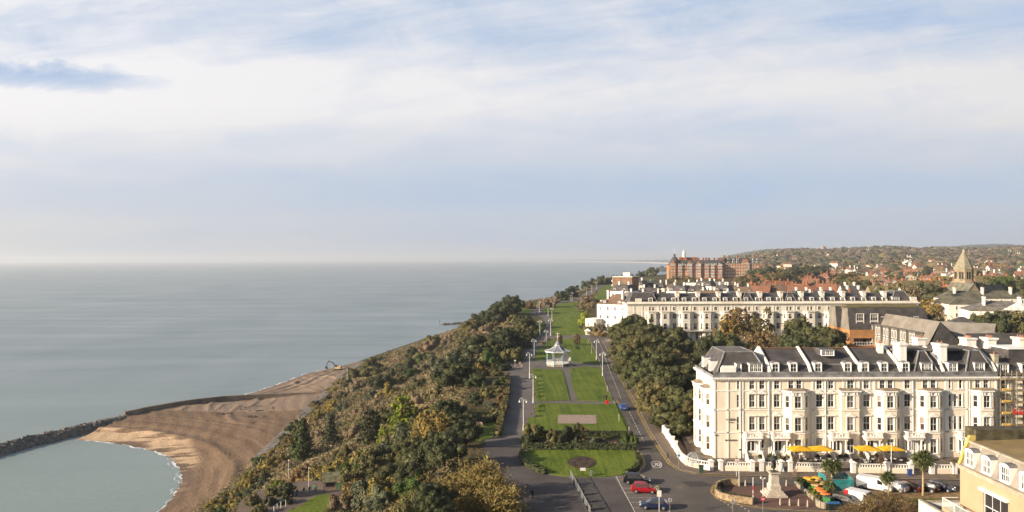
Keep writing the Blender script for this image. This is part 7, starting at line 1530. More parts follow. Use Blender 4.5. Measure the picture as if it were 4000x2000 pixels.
# cordyline palms
def palmhead(seed, n=230):
    r = rs(seed); d = r.randn(n, 3); d[:,2] = d[:,2]*.9+.35; d /= np.linalg.norm(d, axis=1)[:,None]; s = np.cross(d, r.randn(n,3)); s /= np.linalg.norm(s, axis=1)[:,None]; L_ = r.uniform(.6,1.3,n)[:,None]; w_ = .045
    a = d*.1; b = d*L_*.6+np.array([0,0,.05]); c = d*L_-np.array([0,0,.18]); V = np.stack([a-s*w_, a+s*w_, b+s*w_*1.4, b-s*w_*1.4, c], 1).reshape(-1,3); i = np.arange(n)*5
    me = bpy.data.meshes.new('fronds'); f = [(k,k+1,k+2,k+3) for k in i]+[(k+3,k+2,k+4) for k in i]; me.from_pydata([tuple(x) for x in V], [], [tuple(int(q) for q in x) for x in f]); me.materials.append(LEAF['palm']); return me
PH = palmhead(4)
def palm(u, v, h, heads, label, r=1.3):
    p = GT(u, v); t = empty('palm_tree', (p.x,p.y,p.z+.1), 0, label, 'palm'); m = MB(); m.tube([(0,0,0),(.05,0,h*.5),(0,0,h*.62)], .17, .13, 7)
    for (x, y, z, s) in heads: m.tube([(0,0,h*.6),(x*.6,y*.6,h*.6+(z-h*.6)*.4),(x,y,z)], .11, .08, 6)
    m.build('trunk', mat('palm_trunk', (.42,.31,.17), .95, .2, 3), t)
    for (x, y, z, s) in heads: c = mobj('fronds', PH, t); c.location = (x,y,z); c.scale = (s*r,)*3; c.rotation_euler = (0,0,rnd.uniform(0,6))
palm(3605,1940,6.6,[(0,0,6.2,.95),(-.8,.2,5.7,.85),(.9,-.2,5.6,.85),(-.3,-.5,5.2,.8),(.5,.4,6.4,.8),(1.0,.3,5.0,.6)],'tallest cabbage palm with bright yellow trunk on the leafy car park verge')
palm(3249,1902,4.0,[(0,0,3.6,.9),(-.9,0,3.3,.9),(.8,.2,3.4,.9),(.1,-.6,2.9,.8)],'bushy cabbage palm between the green bins and the hotel steps')
palm(3236,1942,2.3,[(0,0,1.9,.8),(.5,.3,1.6,.7)],'short cabbage palm in front of the teal mesh fence')
palm(3470,1940,3.6,[(0,0,3.2,.8),(.5,.2,2.9,.7),(-.4,0,2.8,.7)],'cabbage palm between the white van and the silver car')
palm(2387,1282,6,[(0,0,5.6,1),(.7,0,4.6,1),(-.6,.2,4.2,1)],'dark cabbage palm against the white villa wing')
# statue
def skin(name, pts, edges, mats, colour=None, sub=1):
    me = bpy.data.meshes.new(name); me.from_pydata([p[:3] for p in pts], edges, []); o = bpy.data.objects.new(name, me); col.objects.link(o)
    md = o.modifiers.new('s', 'SKIN'); 
    for i, p in enumerate(pts): r = p[3]; ry = p[4] if len(p) > 4 else r; me.skin_vertices[0].data[i].radius = (r, ry)
    me.skin_vertices[0].data[0].use_root = True; md.use_smooth_shade = True
    sb_ = o.modifiers.new('b', 'SUBSURF'); sb_.levels = sub; sb_.render_levels = sub
    dg = bpy.context.evaluated_depsgraph_get(); nm = bpy.data.meshes.new_from_object(o.evaluated_get(dg)); bpy.data.objects.remove(o); nm.name = name; nm.materials.clear()
    for m in mats: nm.materials.append(m)
    if colour:
        for f in nm.polygons: f.material_index = colour(f.center)
    return nm
def figure(stride=.28, arm=.15, carry=None):
    P = [(0,0,.98,.15,.11),(0,0,1.2,.14,.10),(0,0,1.42,.17,.11),(0,0,1.53,.06),(0,.0,1.62,.085,.095),(0,-.01,1.72,.085,.09)]; E = [(0,1),(1,2),(2,3),(3,4),(4,5)]
    def add(p, a): P.append(p); E.append((a, len(P)-1)); return len(P)-1
    for s, fwd in ((-1, stride), (1, -stride)):
        h = add((s*.10,0,.9,.09), 0); k = add((s*.10,-fwd*.5-.03,.5,.065), h); f = add((s*.10,-fwd,.09,.045), k); add((s*.10,-fwd-.16,.04,.04), f)
        sh = add((s*.21,0,1.42,.065), 2); el = add((s*.26,fwd*.35,1.14,.048), sh); w_ = add((s*.25,fwd*.3-arm,.92,.035), el); pm = add((s*.25,fwd*.3-arm-.03,.85,.034,.02), w_)
        for q in range(4): add((s*(.25-.0)+(.02*q-.03),fwd*.3-arm-.05,.765+.008*abs(q-1.5),.009), pm)
        add((s*.22,fwd*.3-arm-.07,.82,.010), pm)
    return P, E
PP, PE = figure()
SKINM = mat('skin', (.45,.27,.18), .6, .05, 2); HAIR = mat('hair_dark', (.035,.022,.015), .8, .1, 2)
def personmesh(top, legs, k=[0]):
    return skin('body', PP, PE, [SKINM, mat('cloth_%s' % top[0], top[1], .9, .1, 3), mat('cloth_%s' % legs[0], legs[1], .9, .1, 3)], lambda c: 2 if c.z < .93 and abs(c.x) < .2 else (1 if .88 < c.z < 1.52 or (abs(c.x) > .2 and c.z > .9) else 0))
def facebits(t):
    m = MB(); m.lathe(0,.015,[(.105,1.66),(.115,1.74),(.09,1.81),(0,1.835)],10); m.build('hair', HAIR, t)
PM = {}
def person(loc, top, legs, rz, label, sc=1.0, cap=None):
    k = (top[0], legs[0]); 
    if k not in PM: PM[k] = personmesh(top, legs)
    t = empty('person', loc, R(rz), label, 'person'); mobj('body', PM[k], t); facebits(t); t.scale = (sc,)*3
    b = MB(); f = PM[k]; b.box(-.18,-.135,1.0,.18,.12,1.46) if 0 else None
    return t
DK = ('black', (.02,.02,.025)); NV = ('navy', (.03,.045,.10)); RD = ('red', (.45,.04,.03)); BL = ('blue', (.06,.16,.35)); GY = ('grey', (.22,.22,.23)); WH = ('white', (.7,.68,.65)); TQ = ('turquoise', (.08,.45,.50)); JN = ('jeans', (.09,.14,.24)); BE = ('beige', (.35,.26,.17))
def pp(u, v, *a, **k): p = GT(u, v); p.z += .1 if p.x > -12 else .4; return person(p, *a, **k)
pp(2080,1955,DK,DK,10,'man in a dark open jacket walking alone across the shaded forecourt')
pp(3058,1847,('bluegrey',(.10,.12,.16)),JN,95,'pedestrian in jeans walking a dog past the hotel balustrade',sc=1.02)
pp(2369,1568,DK,DK,0,'person in black standing beside the red bin on the lawn',sc=1.1)
pp(2089,1549,RD,DK,90,'person in a dark red top sitting-height beside the promenade bench row',sc=.8)
for u, v, a, b, l in ((2112,1329,NV,DK,'person in navy walking on the promenade, left one of the strolling group'),(2122,1333,DK,RD,'person in black with red trousers in the strolling group behind the bandstand'),(2128,1341,GY,JN,'person in grey at the front of the strolling group'),(2145,1333,DK,DK,'lone person in black just right of the strolling group'),(2097,1230,BL,JN,'distant person in blue where the promenade bends'),(2118,1228,DK,DK,'distant person in black where the promenade bends'),(2260,1219,NV,DK,'distant person crossing the long far lawn')): pp(u, v, a, b, rnd.uniform(-40,40), l)
for u, v, a, b, l in ((1187,1934,NV,GY,'person in blue and white on the shaded slope path'),(1210,1929,DK,GY,'person in a black coat on the shaded slope path'),(1229,1925,TQ,JN,'left person in turquoise beside the shelter lawn'),(1235,1926,('lime',(.4,.5,.2)),JN,'right person in pale green beside the shelter lawn'),(1160,1940,DK,DK,'dark figure on the slope path left of the walkers'),(1138,1965,DK,DK,'dark figure lowest on the slope path')):
    p = G(u, v, -11.1); person(p, a, b, 60, l)
p = G(1210,1648,-35.4); person((p.x+1,p.y,-35.4), GY, DK, 160, 'person at the railing of the beach promenade', 1.05)
# dog: back, neck, head, legs with hocks, tail
D_ = [(0,0,.50,.10,.11),(.25,0,.52,.11,.13),(.42,0,.62,.07),(.52,0,.72,.065),(.66,0,.69,.035),(-.25,0,.50,.09,.10),(-.45,0,.60,.025),(-.58,0,.72,.015)]; DE = [(0,1),(1,2),(2,3),(3,4),(0,5),(5,6),(6,7)]
for s in (-1,1):
    for x0, fr, a in ((.24,True,1),(-.26,False,5)):
        i = len(D_); o_ = .12*s
        D_ += [(x0,s*.08,.38,.05),(x0+(.02 if fr else .06)+o_*.5,s*.08,.24,.03),(x0+(.0 if fr else -.06)+o_,s*.08,.14,.022),(x0+.03+o_*1.2,s*.08,.02,.026)]; DE += [(a,i),(i,i+1),(i+1,i+2),(i+2,i+3)]
dm = skin('body', D_, DE, [mat('dog_fur', (.55,.42,.30), .9, .2, 6, c2=(.20,.10,.05))]); q = GT(3104,1853); t = empty('dog', (q.x,q.y,.22), 0, 'brown and white dog trotting on the pavement ahead of its walker', 'dog'); mobj('body', dm, t); m = MB(); m.hexa([(.5,.03,.74),(.56,.03,.74),(.56,.08,.74),(.5,.08,.74)],[(.5,.06,.66),(.54,.06,.66),(.54,.1,.64),(.5,.1,.64)]); m.hexa([(.5,-.08,.74),(.56,-.08,.74),(.56,-.03,.74),(.5,-.03,.74)],[(.5,-.1,.64),(.54,-.1,.64),(.54,-.06,.66),(.5,-.06,.66)]); m.build('ear', HAIR, t)
def statue():
    p = GT(3023, 1938); t = empty('monument', (p.x,p.y,.2), R(0), 'bronze robed figure on a stepped pale granite pedestal', 'statue'); GRN = mat('granite_pale', (.52,.45,.37), .85, .12, 2); s = MB()
    for w_, z0, z1 in ((3.3,0,.28),(2.8,.28,.56),(2.35,.56,.84)): s.box(-w_/2,-w_/2,z0,w_/2,w_/2,z1)
    s.build('steps', GRN, t); b = MB(); b.box(-.85,-.85,.84,.85,.85,1.6); b.hexa([(-.85,-.85,1.6),(.85,-.85,1.6),(.85,.85,1.6),(-.85,.85,1.6)],[(-.66,-.66,1.9),(.66,-.66,1.9),(.66,.66,1.9),(-.66,.66,1.9)]); b.hexa([(-.66,-.66,1.9),(.66,-.66,1.9),(.66,.66,1.9),(-.66,.66,1.9)],[(-.58,-.58,3.3),(.58,-.58,3.3),(.58,.58,3.3),(-.58,.58,3.3)]); b.hexa([(-.6,-.6,3.3),(.6,-.6,3.3),(.6,.6,3.3),(-.6,.6,3.3)],[(-.82,-.82,3.55),(.82,-.82,3.55),(.82,.82,3.55),(-.82,.82,3.55)]); b.box(-.82,-.82,3.551,.82,.82,3.7); b.build('pedestal', GRN, t)
    P, E = figure(.10, .25); P[0] = (0,0,.98,.24,.18); P[1] = (0,0,1.2,.22,.17); P[2] = (0,0,1.42,.22,.14); P.append((.05,.14,.5,.26,.16)); E.append((0, len(P)-1)); P.append((.06,.2,.12,.30,.14)); E.append((len(P)-2, len(P)-1))
    me = skin('figure', P, E, [mat('bronze', (.045,.05,.04), .5, .3, 3, c2=(.02,.022,.02), spec=.5)]); f = mobj('figure', me, t); f.location = (0,0,3.82); f.scale = (1.62,)*3; f.rotation_euler = (0,0,R(10)); m = MB(); m.box(-.5,-.5,3.7,.5,.5,3.83); m.build('bronze_base', MATS['bronze'], t)
statue()
# ------------------------------------------------------------------ cars
def car(kind, L_, Wd, Ht, pm, loc, rz, label, front='head', plate=None, group=None, roofm=None):
    t = empty('van' if 'van' in kind else 'car', loc, R(rz), label, 'van' if 'van' in kind else 'car', group); hw = Wd/2; hl = L_/2; g = .22
    if kind == 'van':   st = [(-hl,.45,1.05,1.05,.97),(-hl+.08,.28,1.1,1.1,1),(hl-1.15,.28,1.15,1.15,1),(hl-.2,.3,1.02,1.02,.96),(hl,.42,.8,.8,.88)]; cab = [(-hl+.03,Ht-.06,.93),(-hl+.2,Ht,.95),(hl-2.0,Ht,.93),(hl-1.75,Ht-.05,.91),(hl-.85,1.12,.93)]
    elif kind == 'estate': st = [(-hl,.42,.86,.86,.92),(-hl+.12,.25,.98,.98,1),(hl-1.2,.24,.96,.96,1),(hl-.25,.26,.80,.80,.95),(hl,.38,.62,.62,.82)]; cab = [(-hl+.10,.98,.93),(-hl+.42,Ht-.05,.80),(-hl+.9,Ht,.80),(hl-2.2,Ht,.80),(hl-1.9,Ht-.05,.80),(hl-1.15,.96,.91)]
    else: st = [(-hl,.42,.86,.86,.90),(-hl+.1,.26,.98,.98,.99),(hl-1.15,.24,.95,.95,1),(hl-.25,.26,.80,.80,.95),(hl,.38,.62,.62,.82)]; cab = [(-hl+.12,.98,.92),(-hl+.62,Ht-.05,.78),(-hl+1.2,Ht,.79),(hl-2.1,Ht-.02,.79),(hl-1.8,Ht-.08,.79),(hl-1.0,.95,.90)]
    b = MB(); rings = []
    for x, z0, z1, zb, k in st:
        i = len(b.v); w_ = hw*k; b.v += [(x,-w_*.9,z0),(x,-w_,z0+.18),(x,-w_,z1-.14),(x,-w_*.93,z1),(x,w_*.93,z1),(x,w_,z1-.14),(x,w_,z0+.18),(x,w_*.9,z0)]; rings.append(i)
    for a, c in zip(rings[:-1], rings[1:]):
        for j in range(8): q = (j+1) % 8; b.f.append((a+j,a+q,c+q,c+j)[::-1]); b.m.append(0)
    b.f.append(tuple(rings[0]+j for j in range(8))); b.m.append(0); b.f.append(tuple(rings[-1]+j for j in range(7,-1,-1))); b.m.append(0)
    belt = lambda x: np.interp(x, [s[0] for s in st], [s[2] for s in st])-.02
    R2 = []; n = len(cab)
    for x, z, k in cab: zb = float(belt(x)); i = len(b.v); b.v += [(x,-hw*.94,zb),(x,-hw*k,z),(x,hw*k,z),(x,hw*.94,zb)]; R2.append(i)
    for a, c in zip(R2[:-1], R2[1:]):
        for j in range(3): b.f.append((a+j,c+j,c+j+1,a+j+1)); b.m.append(1 if (j == 1 and roofm) else 0)
    b.f.append((R2[0],R2[0]+1,R2[0]+2,R2[0]+3)); b.m.append(0)
    b.build('body', [pm, roofm or pm], t)
    gl = MB(); e = .015
    def sidewin(x0, x1):
        for s in (-1, 1):
            P = []
            for x, top in ((x0,0),(x1,0),(x1,1),(x0,1)):
                zt = float(np.interp(x, [c[0] for c in cab], [c[1] for c in cab])); zb = float(belt(x)); k = float(np.interp(x, [c[0] for c in cab], [c[2] for c in cab])); f = .9 if top else .1; z = zb+(zt-zb)*f; w_ = hw*(.94+(k-.94)*f)
                P.append((x, s*(w_+e), z))
            gl.quad(*(P if s < 0 else P[::-1]))
    if kind == 'van': sidewin(hl-2.1, hl-1.35)
    else: sidewin(-hl+.55 if kind == 'estate' else -hl+.75, -hl+1.45); sidewin(-hl+1.52, hl-2.25); sidewin(hl-2.18, hl-1.45)
    def endwin(a, c, f0, f1):
        P = []
        for f, s in ((f0,-1),(f0,1),(f1,1),(f1,-1)):
            x = a[0]+(c[0]-a[0])*f; z = a[1]+(c[1]-a[1])*f; w_ = hw*(a[2]+(c[2]-a[2])*f)*.9; P.append((x, s*w_, z+.0)); 
        n_ = (Vector(P[1])-Vector(P[0])).cross(Vector(P[3])-Vector(P[0])).normalized(); 
        if n_.z < 0: n_ = -n_
        gl.quad(*[tuple(Vector(p)+n_*.02) for p in P])
    endwin(cab[-1], cab[-2], .08, .92); 
    if kind != 'van': endwin(cab[0], cab[1], .1, .92)
    else: pass
    gl.build('windows', GLASS, t)
    for sx in (-hl+.78, hl-.85):
        for s in (-1, 1):
            w_ = MB(); w_.frust(0,0,0,.33,.22,.33,14); o = w_.build('wheel', TYRE, t); o.rotation_euler = (R(90),0,0); o.location = (sx, s*(hw-.1)+.11 if s > 0 else -hw+.21-.0, .33); r = MB(); r.frust(0,0,-.01,.20,.23,.20,10); r.build('rim', RIM, o)
    for s in (-1, 1):
        h = MB(); h.box(hl-.22, s*hw*.62-.18, .62, hl-.02, s*hw*.62+.18, .78); h.build('headlight', HEADL, t); h = MB(); z = .78 if kind != 'van' else .7; h.box(-hl-.02, s*hw*.78-.13, z-.1, -hl+.12, s*hw*.78+.13, z+(.28 if kind == 'van' else .14)); h.build('tail_light', TAILL, t)
        h = MB(); h.box(hl-1.65, s*(hw+.09)-.09, .98, hl-1.5, s*(hw+.09)+.09, 1.1); h.build('mirror', pm, t)
    h = MB(); h.box(-hl-.03,-.26,.52,-hl+.1,.26,.64); h.build('number_plate', mat('plate_yellow', (.65,.45,.05), .5, .05, 1), t); h = MB(); h.box(hl-.08,-.26,.40,hl+.02,.26,.50); h.build('number_plate', PAINT, t); h = MB(); h.box(hl-.12,-hw*.5,.52,hl+.01,hw*.5,.64); h.build('grille', BLACK, t)
    return t
def carpx(u, v, z=.1): p = GT(u, v); return (p.x, p.y, p.z+z)
NAVY = paint('navy', (.006,.008,.014), .4); REDP = paint('red', (.30,.008,.015)); DBLUE = paint('dark_blue', (.012,.02,.055), .35); BLUE = paint('blue', (.01,.10,.34)); WHP = paint('white', (.72,.72,.70)); SIL = paint('silver', (.40,.41,.42)); DRED = paint('maroon', (.09,.012,.012)); BLK = paint('black', (.012,.012,.014))
car('hatch',4.1,1.78,1.5,BLUE,carpx(2434,1600),91,'bright blue hatchback driving away along the seafront road')
car('hatch',4.5,1.85,1.68,NAVY,carpx(2487,1890),-8,'black SUV parked in the upper bay beside the forecourt')
car('hatch',4.2,1.82,1.60,REDP,carpx(2516,1925),-8,'shiny red SUV parked between the black and dark blue cars')
car('hatch',4.3,1.80,1.40,DBLUE,carpx(2554,1988),172,'dark blue car cut by the bottom edge in the forecourt bays')
car('van',5.3,2.0,2.1,WHP,carpx(3418,1915),-38,'white panel van facing right beside the small cabbage palm')
car('van',5.0,1.95,2.0,WHP,carpx(3372,1972),-48,'white van with a red rear panel behind the bare bushes')
car('hatch',4.2,1.78,1.45,SIL,carpx(3494,1918),130,'silver car between the white van and the maroon estate')
car('estate',4.7,1.84,1.50,DRED,carpx(3544,1915),130,'maroon estate car with roof bars left of the yellow palm trunk')
car('estate',4.5,1.8,1.45,BLK,carpx(3610,1917),132,'black car partly hidden by the tall palm trunk')
car('hatch',4.3,1.8,1.42,DBLUE,carpx(3672,1917),-44,'dark blue car facing the viewer, right end of the car park row')
car('estate',4.6,1.82,1.5,BLK,carpx(3310,1975),-50,'black car in shade left of the red and white van')
for u, v, m_, l in ((2322,1311,SIL,'silver car leftmost of the three at the far road end'),(2342,1308,BLK,'black car in the middle at the far road end'),(2364,1306,WHP,'white car by the evergreens at the far road end')): car('hatch',4.2,1.8,1.45,m_,carpx(u, v),rnd.uniform(-10,30),l)
rp = MB(); q = [o for o in col.objects if o.get('label') == 'white van with a red rear panel behind the bare bushes'][0]; rp.box(-2.54,-.93,.5,-1.9,-.985,1.95); rp.box(-2.56,-.95,.5,-2.53,.95,1.95); rp.build('red_panel', paint('signal_red', (.55,.01,.01)), q)
car('van',4.8,1.9,1.9,WHP,(UD(1327,448),447,-37.0),20,'white van parked at the foot of the slope on the upper beach')
# ------------------------------------------------------------------ hotel terrace furniture
def parasol(u, v, label):
    x = hx(u); p = Vector((UD(u, 142.5), 142.5, .45)); t = empty('parasol', p, R(rnd.uniform(-6,6)), label, 'parasol'); m = MB(); m.frust(0,0,0,.045,2.9,.04,6); m.box(-.35,-.35,0,.35,.35,.08); m.build('pole', PAINT, t); c = MB(); a = 1.95; z = 2.55
    V8 = [(a,-a*.75),(a,a*.75),(-a,a*.75),(-a,-a*.75)]
    for k in range(4): q = V8[(k+1) % 4]; c.tri((V8[k][0],V8[k][1],z),(q[0],q[1],z),(0,0,3.15)); c.quad((V8[k][0],V8[k][1],z-.16),(q[0],q[1],z-.16),(q[0],q[1],z),(V8[k][0],V8[k][1],z))
    c.build('canopy', mat('canvas_yellow', (.66,.38,.015), .8, .06, 1), t)
for u, l in ((3121,'leftmost yellow parasol on the hotel terrace'),(3203,'second yellow parasol from the left, before the dark-panelled door'),(3383,'third yellow parasol from the left'),(3476,'rightmost yellow parasol, behind the pole lamp')): parasol(u, 1760, l)
def tableset():
    t = empty('cafe_table', (0,0,0)); m = MB(); m.frust(0,0,.7,.42,.74,.42,10); m.build('table_top', WHITE, t); m = MB(); m.frust(0,0,0,.05,.7,.05,6); m.frust(0,0,0,.25,.04,.25,8); m.build('table_leg', BLACK, t); return t
def chairp():
    t = empty('cafe_chair', (0,0,0)); m = MB(); m.box(-.22,-.22,.42,.22,.22,.47); m.build('seat', BLACK, t); m = MB(); m.box(-.22,.2,.5,.22,.24,.9); m.build('backrest', BLACK, t)
    for a in (-.19,.19):
        for b in (-.19,.19): m = MB(); m.box(a-.02,b-.02,0,a+.02,b+.02,.42); m.build('leg', BLACK, t)
    return t
tp, cp = tableset(), chairp(); ft = fc = True
for u, D in ((3110,141.6),(3140,142.4),(3182,141.8),(3212,141.5),(3236,142.4),(3372,141.6),(3405,142.3),(3455,141.8),(3490,142.3),(3515,141.4),(2808,141.2)):
    x = UD(u, D); o = tp if ft else copy_tree(tp); ft = False; o.location = (x, D, .45); auto(o, 'round white cafe table', 'table', None, 'cafe tables on the hotel terrace')
    for a in (0, 180, 90)[:2 + (u % 2)]:
        c = cp if fc else copy_tree(cp); fc = False; c.location = (x+.75*math.cos(R(a+20)), D+.75*math.sin(R(a+20)), .45); c.rotation_euler = (0,0,R(a+110)); auto(c, 'black cafe chair', 'chair', None, 'cafe chairs on the hotel terrace')
for u, D, l in ((3003,144.2,'left'),(3043,143.2,'a'),(3073,143.5,'b'),(3190,143.8,'c'),(3235,143.8,'d'),(3262+20,143.4,'e'),(3303,143.6,'f'),(3360,143.6,'g'),(3420,143.7,'h'),(2967,143.6,'i'),(2690,144,'j')):
    t = empty('planter', (UD(u, D), D, .45)); m = MB(); m.box(-.35,-.35,0,.35,.35,.7); m.build('tub', GREYM, t); c = mobj('foliage', MESH['shrub', rnd.randint(0,3)], t, LEAF[rnd.choice(['dark','green','olive'])]); c.scale = (.42,.42,.7); c.location = (0,0,.7); auto(t, 'clipped shrub in a grey tub', 'planter', None, 'planters on the hotel terrace')
# transparent dome
def dome():
    p = Vector((UD(2708, 141.3), 141.3, .45)); t = empty('dome_tent', p, 0, 'transparent dome tent with a white table inside at the hotel corner', 'dome'); gm = bpy.data.materials.new('clear_plastic'); gm.use_nodes = True; b = gm.node_tree.nodes['Principled BSDF']; b.inputs['Alpha'].default_value = .26; b.inputs['Roughness'].default_value = .08; b.inputs['Base Color'].default_value = (.62,.6,.56,1); b.inputs['Specular IOR Level'].default_value = .9
    m = MB(); m.lathe(0,0,[(1.75*math.cos(a), 2.25*math.sin(a)) for a in [math.pi/2*k/8 for k in range(9)]], 20); m.build('membrane', gm, t, smooth=True); f = MB()
    for k in range(5): a = math.pi*k/5; f.tube([(1.76*math.cos(b_)*math.cos(a), 1.76*math.cos(b_)*math.sin(a), 2.26*math.sin(b_)) for b_ in [math.pi*j/12 for j in range(13)]], .05, .05, 4)
    f.build('frame', GREYM, t); tb = empty('oval_table', (p.x-.4,p.y-.6,.45), 0, 'white oval table inside the transparent dome', 'table'); m = MB(); m.frust(0,0,.7,.95,.78,.95,14,sy=.55); m.build('table_top', PAINT, tb)
    for x in (-.5,.5): m = MB(); m.frust(x,0,0,.06,.7,.06,6); m.build('leg', PAINT, tb)
dome()
# bins, posts, signs
def bin_(u, v, m, label, h=1.25, w_=.42, z=None):
    p = GT(u, v); t = empty('litter_bin', (p.x,p.y,.21), 0, label, 'bin'); q = MB(); q.box(-w_,-w_*.8,0,w_,w_*.8,h*.82); q.build('body', m, t); q = MB(); q.box(-w_-.05,-w_*.8-.05,h*.821,w_+.05,w_*.8+.05,h); q.build('lid', m, t)
bin_(2739,1850,mat('bin_green', (.04,.075,.06), .6, .1, 1),'dark green litter bin by the curved balustrade',1.3,.36); bin_(3553,1862,mat('bin_blue', (.04,.07,.22), .5, .1, 1),'bright blue litter bin on the hotel pavement',1.1,.33); bin_(2371,1581,mat('bin_red', (.60,.02,.015), .5, .1, 1),'small red bin at the lawn edge near the blue car',.95,.36)
BLU = mat('sign_blue', (.03,.22,.55), .5, .1, 1); post('road_sign',2590,1683,2.6,.05,mat('pole_yellow', (.6,.42,.1), .6, .1, 1),'round blue sign on a yellow pole at the courtyard wall','sign',disc=.36,discm=BLU)
t = post('road_sign',2651,1833,3.3,.045,GREYM,'white rectangular parking sign with a blue roundel before the clear dome','sign'); m = MB(); m.box(-.3,-.1,2.1,.3,-.06,3.2,0); m.build('sign_plate', WHITE, t); m = MB(); m.frust(0,0,0,.2,.03,.2,12); o = m.build('roundel', BLU, t); o.rotation_euler = (R(90),0,0); o.location = (0,-.11,2.45)
t = post('road_sign',2877,1862,2.9,.05,IRON,'round speed sign on a white pole in front of the short balustrade','sign'); m = MB(); m.box(-.27,-.1,2.1,.27,-.06,3.0,0); m.build('sign_plate', WHITE, t); m = MB(); m.frust(0,0,0,.22,.03,.22,14); o = m.build('ring', mat('sign_red', (.45,.05,.05), .5, .1, 1), t); o.rotation_euler = (R(90),0,0); o.location = (0,-.11,2.6); m = MB(); m.frust(0,0,0,.15,.03,.15,14); o = m.build('sign_centre', WHITE, t); o.rotation_euler = (R(90),0,0); o.location = (0,-.13,2.6)
t = post('lamp_post',2887,1905,6.2,.06,IRON,'slim white pole with small black floodlight behind the monument island','lamp post'); m = MB(); m.box(.05,-.15,6.1,.45,.15,6.3); m.tube([(0,0,4.7),(-.45,0,4.7),(-.45,0,5.2)],.04,.04,5); m.build('floodlight', BLACK, t)
t = post('pole',2942,1972,4.2,.07,IRON,'white and red banded pole at the tip of the monument island','pole'); m = MB(); m.frust(0,0,2.2,.085,2.9,.085,8); m.frust(0,0,1.5,.085,1.7,.085,8); m.build('red_band', MATS['sign_red'], t)
t = post('lamp_post',2981,1968,3.9,.06,IRON,'white two-headed lamp on the monument island','lamp post'); m = MB(); m.box(-.4,-.06,3.8,.4,.06,3.9); m.sphere((-.3,0,4.0),.16); m.sphere((.3,0,3.9),.12); m.build('lamp_head', IRON, t)
NOE = mat('noentry_red', (.55,.04,.03), .5, .1, 1)
t = post('road_sign',2980,2010,2.6,.045,GREYM,'red no-entry disc at the bottom edge below the monument','sign',disc=.31,discm=NOE); m = MB(); m.box(-.2,-.15,2.24,.2,-.12,2.34); m.build('white_bar', PAINT, t)
for u, v, l in ((2617,2015,'grey sign disc seen from behind beside the dark blue car'),(2862,2022,'grey sign disc seen from behind at the bottom edge left of the no-entry disc')): t = post('road_sign',u,v,2.6,.045,GREYM,l,'sign',disc=.3,discm=SIL); m = MB(); m.box(-.05,-.13,2.1,.05,-.12,2.5); m.build('bracket', BLACK, t)
t = post('road_sign',2575,2012,3.7,.05,IRON,'pale square sign on a post above the dark blue car','sign'); m = MB(); m.box(-.32,-.1,2.7,.32,-.05,3.6); m.build('sign_plate', WHITE, t); m = MB(); m.tube([(0,0,3.6),(-.2,0,4.3),(-.75,0,3.9)],.035,.03,4); m.build('yellow_strap', mat('strap_yellow', (.6,.5,.08), .6, .1, 1), t)
post('pole',2832,1840,5.6,.04,PAINT,'thin white pole rising in front of the blank hotel wall','pole'); t = post('lamp_post',3482,1848,5.3,.06,PAINT,'white pole lamp in front of the rightmost yellow parasol','lamp post'); m = MB(); m.box(-.3,-.05,5.2,.3,.05,5.3); m.build('lamp_head', PAINT, t)
t = post('information_sign',2277,1862,1.4,.04,BLACK,'white notice board with two dark marks on the curved front lawn','sign'); m = MB(); m.box(-.5,-.06,1.0,.5,-.01,1.5); m.build('notice', WHITE, t); m = MB(); m.box(-.4,-.075,1.2,-.3,-.062,1.32); m.box(.3,-.075,1.2,.4,-.062,1.32); m.build('notice_marks', BLACK, t)
m = MB(); p = GT(2309,1861); t = empty('stone_pillar', (p.x,p.y,.15), 0, 'small grey pillar right of the white notice board', 'pillar'); m.box(-.18,-.18,0,.18,.18,.75); m.box(-.22,-.22,.75,.22,.22,.82); m.build('shaft', GREYM, t)
t = post('information_sign',2012,1440,2.6,.09,mat('post_tan', (.45,.33,.2), .8, .1, 1),'tan post with a white top box by the cliff garden entrance','sign'); m = MB(); m.box(-.35,-.2,2.6,.35,.2,2.9); m.build('top_box', WHITE, t)
for u, v, l in ((2031,1424,'upper'),(2037,1434,'lower')): p = GT(u, v); t = empty('wooden_block', (p.x,p.y,.1), 0, l+' tan block seat near the tan post', 'block'); m = MB(); m.box(-.3,-.25,0,.3,.25,.75); m.box(-.34,-.29,.751,.34,.29,.82); m.build('block', MATS['post_tan'], t)
for u, v in ((3041,1903),(3072,1903),(2912,1903),(3048,1977),(3085,1979),(3120,1981),(3155,1984),(2609,1793)):
    p = GT(u, v); t = empty('bollard', (p.x,p.y,.2)); m = MB(); m.lathe(0,0,[(.16,0),(.15,.5),(.11,.85),(.02,1.05)],8); m.build('post', STONE if u != 2609 else BLACK, t); auto(t, 'pointed stone bollard' if u != 2609 else 'black bollard', 'bollard', None, 'bollards round the monument')
for u, v in ((2372,1532),(2418,1650),(2457,1700),(2311,1382),(2312,1360),(2298,1340),(2242,1320)):
    p = GT(u, v); t = empty('marker_post', (p.x,p.y,.15)); m = MB(); m.frust(0,0,0,.05,1.7,.05,6); m.build('post', IRON, t); auto(t, 'thin white marker post', 'post', None, 'white marker posts at the lawn edge')
